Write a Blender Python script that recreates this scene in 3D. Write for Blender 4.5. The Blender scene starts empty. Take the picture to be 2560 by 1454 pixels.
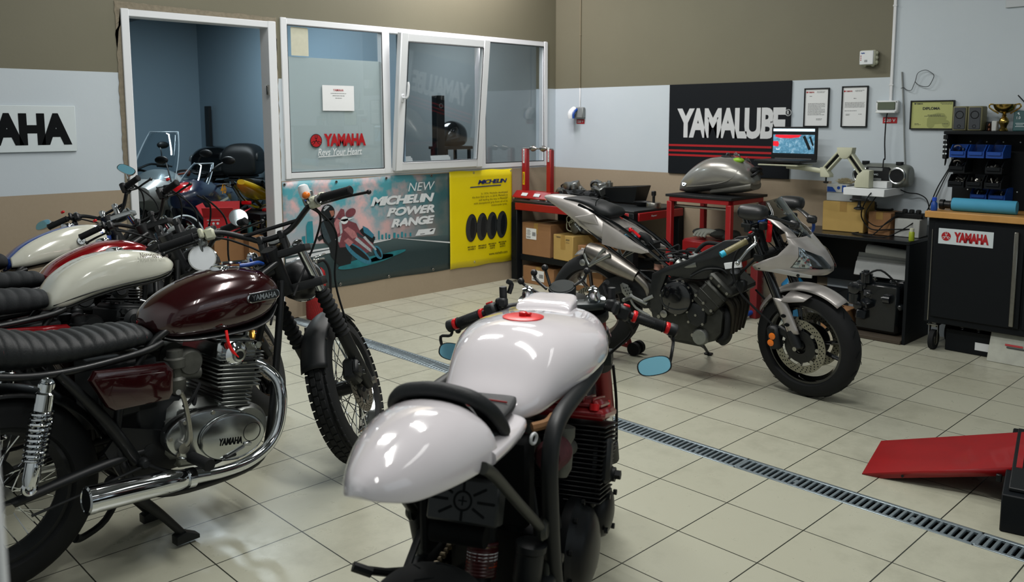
import bpy, bmesh, math, random
from math import sin, cos, pi, radians as R
from mathutils import Vector as V, Matrix as MX
sc = bpy.context.scene
COL = sc.collection
# ------------------------------------------------------------------ camera
cd = bpy.data.cameras.new('camera'); cam = bpy.data.objects.new('camera', cd); COL.objects.link(cam)
cam.location = (-6.1606, -5.7912, 1.5)
cam.rotation_euler = (R(90 - 6.8088), 0, R(45.107 - 90))
cd.sensor_width = 36; cd.lens = 2131.09 / 2560 * 36
cd.shift_x = -38.64 / 2560; cd.shift_y = -171.73 / 2560
cd.clip_start = 0.05
cd.dof.use_dof = True; cd.dof.focus_distance = 3.9; cd.dof.aperture_fstop = 4.5
sc.camera = cam
# ------------------------------------------------------------------ world, exposure, lamps
sc.view_settings.view_transform = 'Standard'; sc.view_settings.look = 'None'
sc.view_settings.exposure = -.1; sc.view_settings.gamma = 1; sc.view_settings.use_curve_mapping = False
w = bpy.data.worlds.new('world'); sc.world = w; w.use_nodes = True
w.node_tree.nodes['Background'].inputs[0].default_value = (.6, .75, .85, 1)
w.node_tree.nodes['Background'].inputs[1].default_value = .15
def area(name, loc, size, energy, col=(1, 1, 1), rot=(0, 0, 0)):
    l = bpy.data.lights.new(name, 'AREA'); l.shape = 'RECTANGLE'; l.size, l.size_y = size
    l.energy = energy; l.color = col
    o = bpy.data.objects.new(name, l); o.location = loc; o.rotation_euler = rot; COL.objects.link(o); return o
CEIL = 3.6
TUBES = [(-1.6, -1.0, 0, 32), (-2.7, -2.7, 0, 16), (-3.8, -1.7, 0, 20), (-4.0, -4.1, 0, 36), (-2.4, -5.7, 0, 2), (-4.9, -6.4, 0, 10)]
for x, y, rz, e in TUBES:
    for k in (-.09, .09):
        area('tube_light', (x + k, y, CEIL - .125), (.05, 1.45), e, (1, .99, .96))
area('wall_tube_light', (-1.25, -.30, 3.22), (1.1, .06), 30, (1, .90, .97), (R(30), 0, 0))
area('store_light', (-2.8, 1.5, 2.66), (.1, 1.6), 52, (.82, .94, 1))
area('office_light', (-.8, 1.7, 2.6), (.5, .9), 19, (.9, .97, 1))
area('daylight', (-3.2, -7.9, 1.7), (2.6, 1.5), 9, (.82, .93, 1), (R(90), 0, 0))
# ------------------------------------------------------------------ tools
def lin(c):
    if isinstance(c, str):
        c = [int(c[i:i + 2], 16) / 255 for i in (0, 2, 4)]
        c = [x / 12.92 if x <= .04045 else ((x + .055) / 1.055) ** 2.4 for x in c]
    return (*c, 1)
MATS = {}
def mat(name, col, rough=.5, metal=0., coat=0., var=.06, scale=30., bump=0., emit=0., alpha=1., spec=.5):
    if name in MATS: return MATS[name]
    m = bpy.data.materials.new(name); m.use_nodes = True; n = m.node_tree.nodes; L = m.node_tree.links
    b = n['Principled BSDF']; c = lin(col)
    b.inputs['Roughness'].default_value = rough; b.inputs['Metallic'].default_value = metal
    b.inputs['Coat Weight'].default_value = coat; b.inputs['Coat Roughness'].default_value = .04
    b.inputs['Specular IOR Level'].default_value = spec
    b.inputs['Base Color'].default_value = c
    if emit:
        b.inputs['Emission Color'].default_value = c; b.inputs['Emission Strength'].default_value = emit
    if var or bump:
        tc = n.new('ShaderNodeTexCoord'); t = n.new('ShaderNodeTexNoise'); t.inputs['Scale'].default_value = scale; t.inputs['Detail'].default_value = 5
        L.new(tc.outputs['Object'], t.inputs['Vector'])
        if var:
            mx = n.new('ShaderNodeMix'); mx.data_type = 'RGBA'; L.new(t.outputs['Fac'], mx.inputs['Factor'])
            mx.inputs[6].default_value = tuple(x * (1 - var) for x in c[:3]) + (1,); mx.inputs[7].default_value = tuple(min(1, x * (1 + var)) for x in c[:3]) + (1,)
            L.new(mx.outputs[2], b.inputs['Base Color'])
        if bump:
            bp = n.new('ShaderNodeBump'); bp.inputs['Strength'].default_value = bump; bp.inputs['Distance'].default_value = .004
            L.new(t.outputs['Fac'], bp.inputs['Height']); L.new(bp.outputs[0], b.inputs['Normal'])
    if alpha < 1: b.inputs['Alpha'].default_value = alpha
    MATS[name] = m; return m
def glass(name, tint=(1, 1, 1), refl=1.0, ior=1.5, rough=0.):
    if name in MATS: return MATS[name]
    m = bpy.data.materials.new(name); m.use_nodes = True; n = m.node_tree.nodes; L = m.node_tree.links
    n.remove(n['Principled BSDF']); o = n['Material Output']
    t = n.new('ShaderNodeBsdfTransparent'); t.inputs[0].default_value = (*tint, 1)
    g = n.new('ShaderNodeBsdfGlossy'); g.inputs['Roughness'].default_value = rough; g.inputs[0].default_value = (refl, refl, refl, 1)
    f = n.new('ShaderNodeFresnel'); ge = n.new('ShaderNodeNewGeometry'); mm = n.new('ShaderNodeMath'); mm.operation = 'MULTIPLY_ADD'; mm.inputs[1].default_value = 1 / ior - ior; mm.inputs[2].default_value = ior; L.new(ge.outputs['Backfacing'], mm.inputs[0]); L.new(mm.outputs[0], f.inputs[0]); mx = n.new('ShaderNodeMixShader')
    L.new(f.outputs[0], mx.inputs[0]); L.new(t.outputs[0], mx.inputs[1]); L.new(g.outputs[0], mx.inputs[2]); L.new(mx.outputs[0], o.inputs[0])
    MATS[name] = m; return m
def cat(P, k):
    """Catmull-Rom through a list of tuples of any length"""
    if k < 2 or len(P) < 3: return [tuple(p) for p in P]
    o = []
    for i in range(len(P) - 1):
        a, b, c, d = P[max(i - 1, 0)], P[i], P[i + 1], P[min(i + 2, len(P) - 1)]
        for j in range(k):
            t = j / k
            o.append(tuple(.5 * (2 * q + (r - p) * t + (2 * p - 5 * q + 4 * r - s) * t * t + (-p + 3 * q - 3 * r + s) * t ** 3) for p, q, r, s in zip(a, b, c, d)))
    o.append(tuple(P[-1])); return o
def frame(d):
    d = V(d).normalized(); a = V((0, 0, 1)) if abs(d.z) < .9 else V((1, 0, 0))
    u = a.cross(d).normalized(); return u, d.cross(u), d
def rotm(rx=0, ry=0, rz=0): return MX.Rotation(R(rz), 4, 'Z') @ MX.Rotation(R(ry), 4, 'Y') @ MX.Rotation(R(rx), 4, 'X')
def T(x, y, z): return MX.Translation((x, y, z))
class MB:
    def __init__(s): s.v = []; s.f = []; s.mi = []; s.m = 0; s.X = None
    def add(s, vs, fs, M=None):
        o = len(s.v)
        if M is not None: vs = [M @ V(p) for p in vs]
        if s.X is not None: vs = [s.X @ V(p) for p in vs]
        s.v += [tuple(p) for p in vs]; s.f += [[i + o for i in f] for f in fs]; s.mi += [s.m] * len(fs); return s
    def box(s, c, d, b=0., rot=None):
        x, y, z = [a / 2 for a in d]; M = T(*c) @ (rot if rot is not None else MX.Identity(4))
        if b <= 0:
            vs = [(i * x, j * y, k * z) for i in (-1, 1) for j in (-1, 1) for k in (-1, 1)]
            fs = [(0, 1, 3, 2), (4, 6, 7, 5), (0, 4, 5, 1), (2, 3, 7, 6), (0, 2, 6, 4), (1, 5, 7, 3)]
            return s.add(vs, fs, M)
        b = min(b, x * .95, y * .95, z * .95); vs = []; ix = {}
        for i in (-1, 1):
            for j in (-1, 1):
                for k in (-1, 1):
                    for a in range(3):
                        ix[i, j, k, a] = len(vs)
                        vs.append((i * (x - (a != 0) * b), j * (y - (a != 1) * b), k * (z - (a != 2) * b)))
        fs = []
        for a in range(3):
            p, q = [e for e in range(3) if e != a]
            for sg in (-1, 1):
                def g(u, v, a=a, p=p, q=q, sg=sg, w=None):
                    t = [0, 0, 0]; t[a] = sg; t[p] = u; t[q] = v; return ix[t[0], t[1], t[2], a]
                fs.append([g(-1, -1), g(1, -1), g(1, 1), g(-1, 1)])
            for u in (-1, 1):
                for v in (-1, 1):
                    def h(sa, ax, a=a, p=p, q=q, u=u, v=v):
                        t = [0, 0, 0]; t[a] = sa; t[p] = u; t[q] = v; return ix[t[0], t[1], t[2], ax]
                    fs.append([h(-1, p), h(1, p), h(1, q), h(-1, q)])
        for i in (-1, 1):
            for j in (-1, 1):
                for k in (-1, 1): fs.append([ix[i, j, k, 0], ix[i, j, k, 1], ix[i, j, k, 2]])
        return s.add(vs, fs, M)
    def loft(s, rings, cap=True, close=False):
        n = len(rings[0]); vs = [p for r in rings for p in r]; fs = []
        m = len(rings)
        for i in range(m if close else m - 1):
            a, b = i * n, ((i + 1) % m) * n
            for j in range(n): fs.append([a + j, a + (j + 1) % n, b + (j + 1) % n, b + j])
        if cap and not close: fs += [list(range(n))[::-1], list(range((m - 1) * n, m * n))]
        return s.add(vs, fs)
    def tube(s, P, r, n=10, k=0, closed=False, flat=1.):
        if k: P = cat(P, k)
        P = [V(p) for p in P]; m = len(P); u = None; rings = []
        if not isinstance(r, (list, tuple)): r = [r] * m
        if len(r) != m: r = [cat([(a,) for a in r], 64)[int(i / (m - 1) * (64 * (len(r) - 1)))][0] if len(r) > 2 else r[0] + (r[1] - r[0]) * i / (m - 1) for i in range(m)]
        for i in range(m):
            d = (P[(i + 1) % m] - P[i - 1]) if closed else (P[min(i + 1, m - 1)] - P[max(i - 1, 0)])
            d = d.normalized() if d.length > 1e-9 else V((1, 0, 0))
            if u is None: u = frame(d)[0]
            u = (u - d * u.dot(d)).normalized(); v = d.cross(u)
            rings.append([P[i] + (u * cos(2 * pi * j / n) + v * sin(2 * pi * j / n) * flat) * r[i] for j in range(n)])
        return s.loft(rings, True, closed)
    def cyl(s, a, b, r, r2=None, n=16): return s.tube([a, b], [r, r if r2 is None else r2], n)
    def lathe(s, c, ax, prof, n=24, cap=True):
        u, v, d = frame(ax); c = V(c)
        return s.loft([[c + d * h + (u * cos(2 * pi * j / n) + v * sin(2 * pi * j / n)) * r for j in range(n)] for r, h in prof], cap)
    def torus(s, c, ax, r, rt, n=32, m=10):
        u, v, d = frame(ax); c = V(c)
        return s.loft([[c + (u * cos(2 * pi * i / n) + v * sin(2 * pi * i / n)) * (r + rt * cos(2 * pi * j / m)) + d * rt * sin(2 * pi * j / m) for j in range(m)] for i in range(n)], False, True)
    def ball(s, c, r, n=14, rot=None):
        rx, ry, rz = r if isinstance(r, (tuple, list)) else (r, r, r); m = n // 2; M = T(*c) @ (rot if rot is not None else MX.Identity(4))
        rings = [[M @ V((rx * sin(pi * i / m) * cos(2 * pi * j / n), ry * sin(pi * i / m) * sin(2 * pi * j / n), rz * cos(pi * i / m))) for j in range(n)] for i in range(m + 1)]
        rings[0] = [M @ V((1e-4 * rx * cos(2 * pi * j / n), 1e-4 * ry * sin(2 * pi * j / n), rz)) for j in range(n)]
        rings[-1] = [M @ V((1e-4 * rx * cos(2 * pi * j / n), 1e-4 * ry * sin(2 * pi * j / n), -rz)) for j in range(n)]
        return s.loft(rings)
    def prism(s, poly, a, b, plane='xz', bev=0., M=None):
        """outline extruded along the axis left out of plane, from a to b, edges rounded by bev"""
        n = len(poly); ar = sum(poly[i][0] * poly[(i + 1) % n][1] - poly[(i + 1) % n][0] * poly[i][1] for i in range(n))
        if ar < 0: poly = poly[::-1]
        def ins(e):
            o = []
            for i in range(n):
                p, q, r = V(poly[i - 1]), V(poly[i]), V(poly[(i + 1) % n]); d1 = (q - p).normalized(); d2 = (r - q).normalized()
                nn = V((-d1.y - d2.y, d1.x + d2.x)); nn = nn.normalized() / max(.35, math.sqrt(max(.01, (1 + d1.dot(d2)) / 2))) if nn.length > 1e-6 else V((0, 0))
                o.append(q + nn * e)
            return o
        def to(p, h): return {'xz': (p[0], h, p[1]), 'xy': (p[0], p[1], h), 'yz': (h, p[0], p[1])}[plane]
        sg = 1 if b > a else -1
        lv = [(bev, a), (bev * .3, a + sg * bev * .3), (0, a + sg * bev), (0, b - sg * bev), (bev * .3, b - sg * bev * .3), (bev, b)] if bev else [(0, a), (0, b)]
        rings = [[V(to(p, h)) for p in ins(e)] for e, h in lv]
        if M is not None: rings = [[M @ p for p in r] for r in rings]
        return s.loft(rings)
    def hull(s, st, n=24, k=6, cap=True):
        """body along x: stations (x, z_low, z_high, half_width, y_centre, z_of_widest 0..1, exponent_top, exponent_bottom)"""
        full = []
        for q in st:
            q = list(q) + [0, .5, 2.3, 2.6][len(q) - 4:]; full.append(tuple(q))
        rings = []
        for x, zl, zh, hw, yc, fz, et, eb in cat(full, k):
            zc = zl + (zh - zl) * fz; r = []
            for j in range(n):
                a = 2 * pi * j / n; c, q = cos(a), sin(a); e = et if q > 0 else eb; h = zh - zc if q > 0 else zc - zl
                r.append((x, yc + hw * math.copysign(abs(c) ** (2 / e), c), zc + h * math.copysign(abs(q) ** (2 / e), q)))
            rings.append(r)
        return s.loft(rings, cap)
    def helix(s, a, b, r, turns, rt, n=7, seg=14, r2=None):
        a, b = V(a), V(b); u, v, d = frame(b - a); L = (b - a).length; N = int(turns * seg); r2 = r if r2 is None else r2
        return s.tube([a + d * L * i / N + (u * cos(2 * pi * i / seg) + v * sin(2 * pi * i / seg)) * (r + (r2 - r) * i / N) for i in range(N + 1)], rt, n)
    def sheet(s, fn, nu, nv):
        vs = [fn(i / nu, j / nv) for i in range(nu + 1) for j in range(nv + 1)]
        fs = [[i * (nv + 1) + j, (i + 1) * (nv + 1) + j, (i + 1) * (nv + 1) + j + 1, i * (nv + 1) + j + 1] for i in range(nu) for j in range(nv)]
        return s.add(vs, fs)
    def bolts(s, pts, d, r=.006, h=.006):
        d = V(d).normalized()
        for p in pts: s.cyl(p, V(p) + d * h, r, n=6)
        return s
SPLIT = set('head_bolt cover_bolt cover_screw piston_cap screw bolt plate_bolt knob disc_bobbin stand_wheel sticker phone_mount cap_screw engine_bolt block_bolt caliper_bolt screen_bolt bracket_bolt grip_ring foot headlight_bracket fork_yoke lever_perch switch_button kill_switch plug eyelet wall_plug steering_nut yoke_nut axle_nut rear_lamp grommet connector printed_tyre_shade printed_tower printed_chrome_part'.split())
def islands(mb):
    p = list(range(len(mb.v)))
    def f(a):
        while p[a] != a: p[a] = p[p[a]]; a = p[a]
        return a
    for q in mb.f:
        for a in q[1:]: p[f(a)] = f(q[0])
    g = {}
    for q in mb.f: g.setdefault(f(q[0]), []).append(q)
    o = []
    for fs in g.values():
        ix = sorted({a for q in fs for a in q}); mp = {a: i for i, a in enumerate(ix)}; n = MB(); n.add([mb.v[a] for a in ix], [[mp[a] for a in q] for q in fs]); o.append(n)
    return o
def build(name, mb, m, parent=None, label=None, smooth=38, thick=0., sub=0):
    if name in SPLIT and parent is not None and not isinstance(m, (list, tuple)):
        ps = islands(mb)
        if len(ps) > 1: return [build1(name, p, m, parent, label, smooth, thick, sub) for p in ps][0]
    return build1(name, mb, m, parent, label, smooth, thick, sub)
def build1(name, mb, m, parent=None, label=None, smooth=38, thick=0., sub=0):
    me = bpy.data.meshes.new(name); me.from_pydata(mb.v, [], mb.f)
    ms = m if isinstance(m, (list, tuple)) else [m]
    for q in ms: me.materials.append(q)
    if len(ms) > 1: me.polygons.foreach_set('material_index', mb.mi)
    b = bmesh.new(); b.from_mesh(me); bmesh.ops.remove_doubles(b, verts=b.verts, dist=1e-6); bmesh.ops.recalc_face_normals(b, faces=b.faces); b.to_mesh(me); b.free()
    me.shade_smooth(); me.set_sharp_from_angle(angle=R(smooth))
    o = bpy.data.objects.new(name, me); COL.objects.link(o)
    if thick:
        md = o.modifiers.new('thickness', 'SOLIDIFY'); md.thickness = thick; md.offset = 0
    if sub:
        md = o.modifiers.new('smooth', 'SUBSURF'); md.levels = sub; md.render_levels = sub
    if parent is not None: o.parent = parent
    if label: o['label'] = label
    return o
def tag(o, label, cat_, group=None, kind=None):
    o['label'] = label; o['category'] = cat_
    if group: o['group'] = group
    if kind: o['kind'] = kind
    return o
def struct(o): o['kind'] = 'structure'; return o
def thing(name, label, cat_, loc=(0, 0, 0), rz=0, group=None, rx=0, ry=0):
    o = bpy.data.objects.new(name, None); COL.objects.link(o); o.location = loc; o.rotation_euler = (R(rx), R(ry), R(rz)); o.empty_display_size = .1
    return tag(o, label, cat_, group)
def dup(o, parent=None):
    c = o.copy(); COL.objects.link(c)
    if parent is not None: c.parent = parent
    for ch in list(o.children): dup(ch, c)
    return c
def text_mb(mb, s, w, h, M, bold=0., shear=0., depth=.001, italic=False):
    """flat lettering w x h (w=None keeps the font's width), centred on M, facing its +Z"""
    cu = bpy.data.curves.new('t', 'FONT'); cu.body = s; cu.size = 1; cu.offset = bold; cu.shear = shear; cu.extrude = 0; cu.space_character = (.92 if bold >= .05 else .84) if bold >= .04 else 1; cu.resolution_u = 4
    o = bpy.data.objects.new('t', cu); COL.objects.link(o); dg = bpy.context.evaluated_depsgraph_get(); dg.update()
    me = bpy.data.meshes.new_from_object(o.evaluated_get(dg)); bpy.data.objects.remove(o); bpy.data.curves.remove(cu)
    xs = [v.co.x for v in me.vertices]; ys = [v.co.y for v in me.vertices]
    if not xs: return mb
    x0, x1, y0, y1 = min(xs), max(xs), min(ys), max(ys); ky = h / (y1 - y0); kx = w / (x1 - x0) if w else ky
    vs = [((v.co.x - (x0 + x1) / 2) * kx, (v.co.y - (y0 + y1) / 2) * ky, depth) for v in me.vertices]
    mb.add(vs, [list(p.vertices) for p in me.polygons], M); bpy.data.meshes.remove(me); return mb
def plane_m(o, right, up):
    r, u = V(right).normalized(), V(up).normalized(); n = r.cross(u)
    return MX(((r.x, u.x, n.x, o[0]), (r.y, u.y, n.y, o[1]), (r.z, u.z, n.z, o[2]), (0, 0, 0, 1)))
def wA(x, z, d=0.): return plane_m((x, -d, z), (1, 0, 0), (0, 0, 1))
def wB(y, z, d=0.): return plane_m((-d, y, z), (0, -1, 0), (0, 0, 1))
def quad(mb, w, h, M, d=0.):
    return mb.add([(-w / 2, -h / 2, d), (w / 2, -h / 2, d), (w / 2, h / 2, d), (-w / 2, h / 2, d)], [(0, 1, 2, 3)], M)
def flat(mb, P, M, d=0.): return mb.add([(x, y, d) for x, y in P], [list(range(len(P)))], M)
def disc(mb, x, y, r, M, d=0., n=28, r2=None):
    return flat(mb, [(x + r * cos(2 * pi * i / n), y + (r2 or r) * sin(2 * pi * i / n)) for i in range(n)], M, d)
def emblem(mb, x, y, r, M, d, a, b):
    """round badge with three crossed tuning forks: a disc material, b fork material"""
    mb.m = b; disc(mb, x, y, r, M, d, 36); mb.m = a; disc(mb, x, y, r * .9, M, d + .0004, 36); mb.m = b
    for t in (90, 210, 330):
        c, s = cos(R(t)), sin(R(t))
        def pt(u, v): return (x + r * (u * c - v * s), y + r * (u * s + v * c))
        for P in ([(-.1, -.05), (.34, -.05), (.34, .05), (-.1, .05)], [(.3, -.2), (.84, -.2), (.84, -.12), (.4, -.12), (.4, .12), (.84, .12), (.84, .2), (.3, .2)]):
            flat(mb, [pt(*p) for p in P], M, d + .0008)
random.seed(7)
# ------------------------------------------------------------------ materials
def C_(n, *a, **k): return mat(n, *a, **k)
BLK = mat('black_enamel', '06090b', .45, coat=.08, spec=.4, var=.15); SAT = mat('satin_black', '0b0f11', .5, var=.15, spec=.4); RUB = mat('black_rubber', '090c0e', .8, var=.2, spec=.35, bump=.15, scale=120)
TYR = mat('tyre_rubber', '0a0d0f', .75, var=.25, spec=.35, bump=.1, scale=60); GLB = mat('gloss_black', '06080a', .12, coat=.6, var=.1)
CHR = mat('chrome', 'd5d9dc', .07, 1, var=.02); ALU = mat('polished_alloy', 'b4b8b8', .2, 1, var=.08, scale=12); ALD = mat('dull_alloy', '8b8e8b', .42, 1, var=.25, scale=25, bump=.15)
ALK = mat('dirty_alloy', '5c5d58', .55, .7, var=.4, scale=30, bump=.3); STL = mat('brushed_steel', '9b9a94', .33, 1, var=.15, scale=50); DST = mat('dark_steel', '2a2c2d', .45, .8, var=.2)
WHT = mat('white_plastic', 'd6dadb', .4, var=.03); FRW = mat('window_frame_white', 'd3d6d8', .35, var=.03, scale=6); GRY = mat('grey_plastic', '7b807f', .5, var=.08)
REDP = mat('red_paint', '8c0a10', .42, var=.12, coat=.1); REDA = mat('anodised_red', 'd0141a', .3, .3); WPT = mat('white_gloss_paint', 'd6d1d4', .1, coat=1, var=.01)
MRN = mat('maroon_metallic', '2c070a', .16, .25, coat=1, var=.25, scale=300); CRD = mat('candy_red_paint', '7e0a12', .14, .3, coat=1, var=.1); CRM = mat('cream_white_paint', 'c9cabc', .14, coat=1, var=.02)
BLU = mat('blue_paint', '163a86', .18, coat=.8, var=.1); SIL = mat('silver_grey_paint', '8c8b85', .3, .55, coat=.5, var=.05, scale=200); SILM = mat('matt_silver_primer', 'a39f9b', .36, .4, coat=.25, var=.06)
LEA = mat('black_seat_leather', '101416', .58, var=.15, spec=.35, bump=.2, scale=200); LEG = mat('charcoal_seat_fabric', '171b1e', .8, var=.2, bump=.2, scale=200)
MIR = mat('mirror_glass', 'c8d6da', .03, 1, var=0); MIB = mat('blue_mirror_reflection', '86c6da', .08, .55, var=0); CLR = glass('clear_screen', (.82, .86, .88), 1, 1.45); SMK = glass('smoked_screen', (.66, .7, .72), 1, 1.5)  # MIB: light blue of the glass has the mirror's reflection painted in
PANE = glass('window_pane', (.93, .95, .96), 1., 1.52); LENS = glass('headlight_lens', (.9, .92, .93), 1, 1.5); GLD = mat('gold_anodised', 'a07a35', .3, .9); ORG = mat('amber_plastic', 'd9701a', .3); YEL = mat('yellow_paint', 'd8b612', .2, coat=.7, var=.04)
NVY = mat('navy_paint', '0d1830', .25, coat=.5); ORP = mat('orange_paint', 'b8441c', .3, coat=.4); CYN = mat('cyan_plastic', '1aa3c4', .4); BLP = mat('blue_plastic', '12418f', .35, var=.1); REDL = mat('red_lens', 'c01018', .2)
CRB = mat('brown_cardboard', '8a6440', .85, var=.12, scale=14, bump=.1); CRY = mat('tan_cardboard', 'a98c4e', .85, var=.1, scale=14, bump=.1); TAPE = mat('packing_tape', '9a7b45', .3, var=.06); PAP = mat('paper', 'd5d8d8', .7, var=.02); PRT = mat('dark_print', '2a2e30', .7, var=0)
WOOD = mat('beech_worktop', 'b98a4c', .42, var=.25, scale=9, coat=.1); NAV = mat('black_powder_coat', '070c10', .55, var=.12, spec=.22); CRS = mat('cream_plastic', 'b5b7a0', .5, var=.04); STK = mat('red_print', 'a00d16', .5, var=.02); KHK = mat('khaki_plastic', '6e6c4f', .55)
DSC = mat('brake_disc_steel', '8a887c', .35, .9, var=.2, scale=60); BRZ = mat('heat_tinted_steel', '7a6a4e', .35, 1, var=.3); CLO = mat('dark_cloth', '20231f', .9, var=.4, scale=18, bump=.4); FLM = mat('frosted_film', 'b6c1c1', .35, var=.02, scale=3); BAG = glass('clear_bag', (.8, .82, .82), 1, 1.5, .15)
GRL = mat('speaker_grille', '3a3e42', .8, var=.2, scale=300); TRO = mat('gold_trophy', 'a28a4a', .2, 1, var=.1); TRG = mat('teal_plaque', '14484a', .4); RSP = mat('blue_roll_paper', '3f93b4', .75, var=.08, scale=20)
BLKS = mat('black_print', '070b0d', .8, var=0, spec=.15); SGW = mat('sign_white', 'c3cdcf', .45, var=.02); SGN = mat('sign_navy', '070d13', .55, var=.05, spec=.25); LTR = mat('sign_lettering', 'c3c6c7', .5, var=.02)
# ------------------------------------------------------------------ paint schemes of the room
def nodes(m): return m.node_tree.nodes, m.node_tree.links, m.node_tree.nodes['Principled BSDF']
def math_(n, L, op, a, b=None, c=None):
    q = n.new('ShaderNodeMath'); q.operation = op
    for i, x in enumerate((a, b, c)):
        if x is None: continue
        if isinstance(x, (int, float)): q.inputs[i].default_value = x
        else: L.new(x, q.inputs[i])
    return q.outputs[0]
def mixc(n, L, f, a, b):
    q = n.new('ShaderNodeMix'); q.data_type = 'RGBA'
    if isinstance(f, (int, float)): q.inputs[0].default_value = f
    else: L.new(f, q.inputs[0])
    for i, x in ((6, a), (7, b)):
        if isinstance(x, tuple): q.inputs[i].default_value = x
        else: L.new(x, q.inputs[i])
    return q.outputs[2]
def xyz(n, L):
    tc = n.new('ShaderNodeTexCoord'); s = n.new('ShaderNodeSeparateXYZ'); L.new(tc.outputs['Object'], s.inputs[0]); return s.outputs[0], s.outputs[1], s.outputs[2], tc.outputs['Object']
def noise(n, L, v, sc_, det=5, rough=.6):
    t = n.new('ShaderNodeTexNoise'); t.inputs['Scale'].default_value = sc_; t.inputs['Detail'].default_value = det; t.inputs['Roughness'].default_value = rough
    if v is not None: L.new(v, t.inputs['Vector'])
    return t.outputs['Fac']
def wallmat(name, lim=None, low=1.0465):
    m = mat(name, 'b8bcc0', .62, var=0); n, L, b = nodes(m); x, y, z, v = xyz(n, L)
    up = math_(n, L, 'GREATER_THAN', z, 1.8055); lo = math_(n, L, 'LESS_THAN', z, low)
    if lim:
        up = math_(n, L, 'MULTIPLY', up, math_(n, L, 'GREATER_THAN', y, lim[0])); lo = math_(n, L, 'MULTIPLY', lo, math_(n, L, 'GREATER_THAN', y, lim[1]))
    big = noise(n, L, v, 1.7); fine = noise(n, L, v, 45, 6)
    white = mixc(n, L, big, lin('b2bdc4'), lin('bcc5ca')); ol = mixc(n, L, big, lin('63604e'), lin('6b6855'))
    beige = mixc(n, L, math_(n, L, 'MULTIPLY', fine, big), lin('93856f'), lin('a39480'))
    c = mixc(n, L, up, white, ol); c = mixc(n, L, lo, c, beige); L.new(c, b.inputs['Base Color'])
    bp = n.new('ShaderNodeBump'); bp.inputs['Strength'].default_value = .12; bp.inputs['Distance'].default_value = .003; L.new(fine, bp.inputs['Height']); L.new(bp.outputs[0], b.inputs['Normal'])
    return m
WALLA = wallmat('painted_wall_white_band', None, 1.050); WALLB = wallmat('painted_wall_olive_and_white', (-3.272, -2.86), 1.045)
PLN = mat('plain_white_wall', 'b9bfc2', .6, var=.03, scale=3); STW = mat('store_wall', '7f95a3', .6, var=.04, scale=2); OFW = mat('office_wall', '9aa2a4', .6, var=.03, scale=2); CEM = mat('ceiling_paint', '5a5e5c', .7, var=.03, scale=2)
def floormat():
    m = mat('floor_tiles', 'a8a692', .3, var=0); n, L, b = nodes(m); x, y, z, v = xyz(n, L)
    near = math_(n, L, 'LESS_THAN', x, -2.95)
    off = math_(n, L, 'MULTIPLY_ADD', near, 3.333 - 2.5503, 2.5503)
    u = math_(n, L, 'DIVIDE', math_(n, L, 'ADD', x, off), .3285); w_ = math_(n, L, 'DIVIDE', math_(n, L, 'ADD', y, 3.0973), .3241)
    def edge(t, h):
        f = math_(n, L, 'FRACT', t); d = math_(n, L, 'MINIMUM', f, math_(n, L, 'SUBTRACT', 1., f)); return math_(n, L, 'LESS_THAN', d, h)
    g = math_(n, L, 'MAXIMUM', edge(u, .0072), edge(w_, .0072))
    cell = n.new('ShaderNodeTexWhiteNoise'); cell.noise_dimensions = '2D'; cb = n.new('ShaderNodeCombineXYZ')
    L.new(math_(n, L, 'FLOOR', u), cb.inputs[0]); L.new(math_(n, L, 'FLOOR', w_), cb.inputs[1]); L.new(cb.outputs[0], cell.inputs['Vector'])
    sp = noise(n, L, v, 260, 3); mid = noise(n, L, v, 9, 8, .7); big = noise(n, L, v, 1.3, 4)
    c = mixc(n, L, sp, lin('a3a391'), lin('aeae9e')); c = mixc(n, L, math_(n, L, 'MULTIPLY', cell.outputs[0], .25), c, lin('a09e88'))
    dirt = math_(n, L, 'MULTIPLY', math_(n, L, 'SMOOTH_MIN', math_(n, L, 'MAXIMUM', math_(n, L, 'MULTIPLY_ADD', math_(n, L, 'MULTIPLY', mid, big), 4., -.95), 0.), 1., .1), .45)
    c = mixc(n, L, dirt, c, lin('6d6b5b')); c = mixc(n, L, g, c, lin('23261f')); L.new(c, b.inputs['Base Color'])
    r = math_(n, L, 'MULTIPLY_ADD', mid, .3, .16); L.new(r, b.inputs['Roughness'])
    bp = n.new('ShaderNodeBump'); bp.inputs['Strength'].default_value = .25; bp.inputs['Distance'].default_value = .003
    L.new(math_(n, L, 'SUBTRACT', math_(n, L, 'MULTIPLY', mid, .15), g), bp.inputs['Height']); L.new(bp.outputs[0], b.inputs['Normal']); return m
FLR = floormat()
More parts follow.
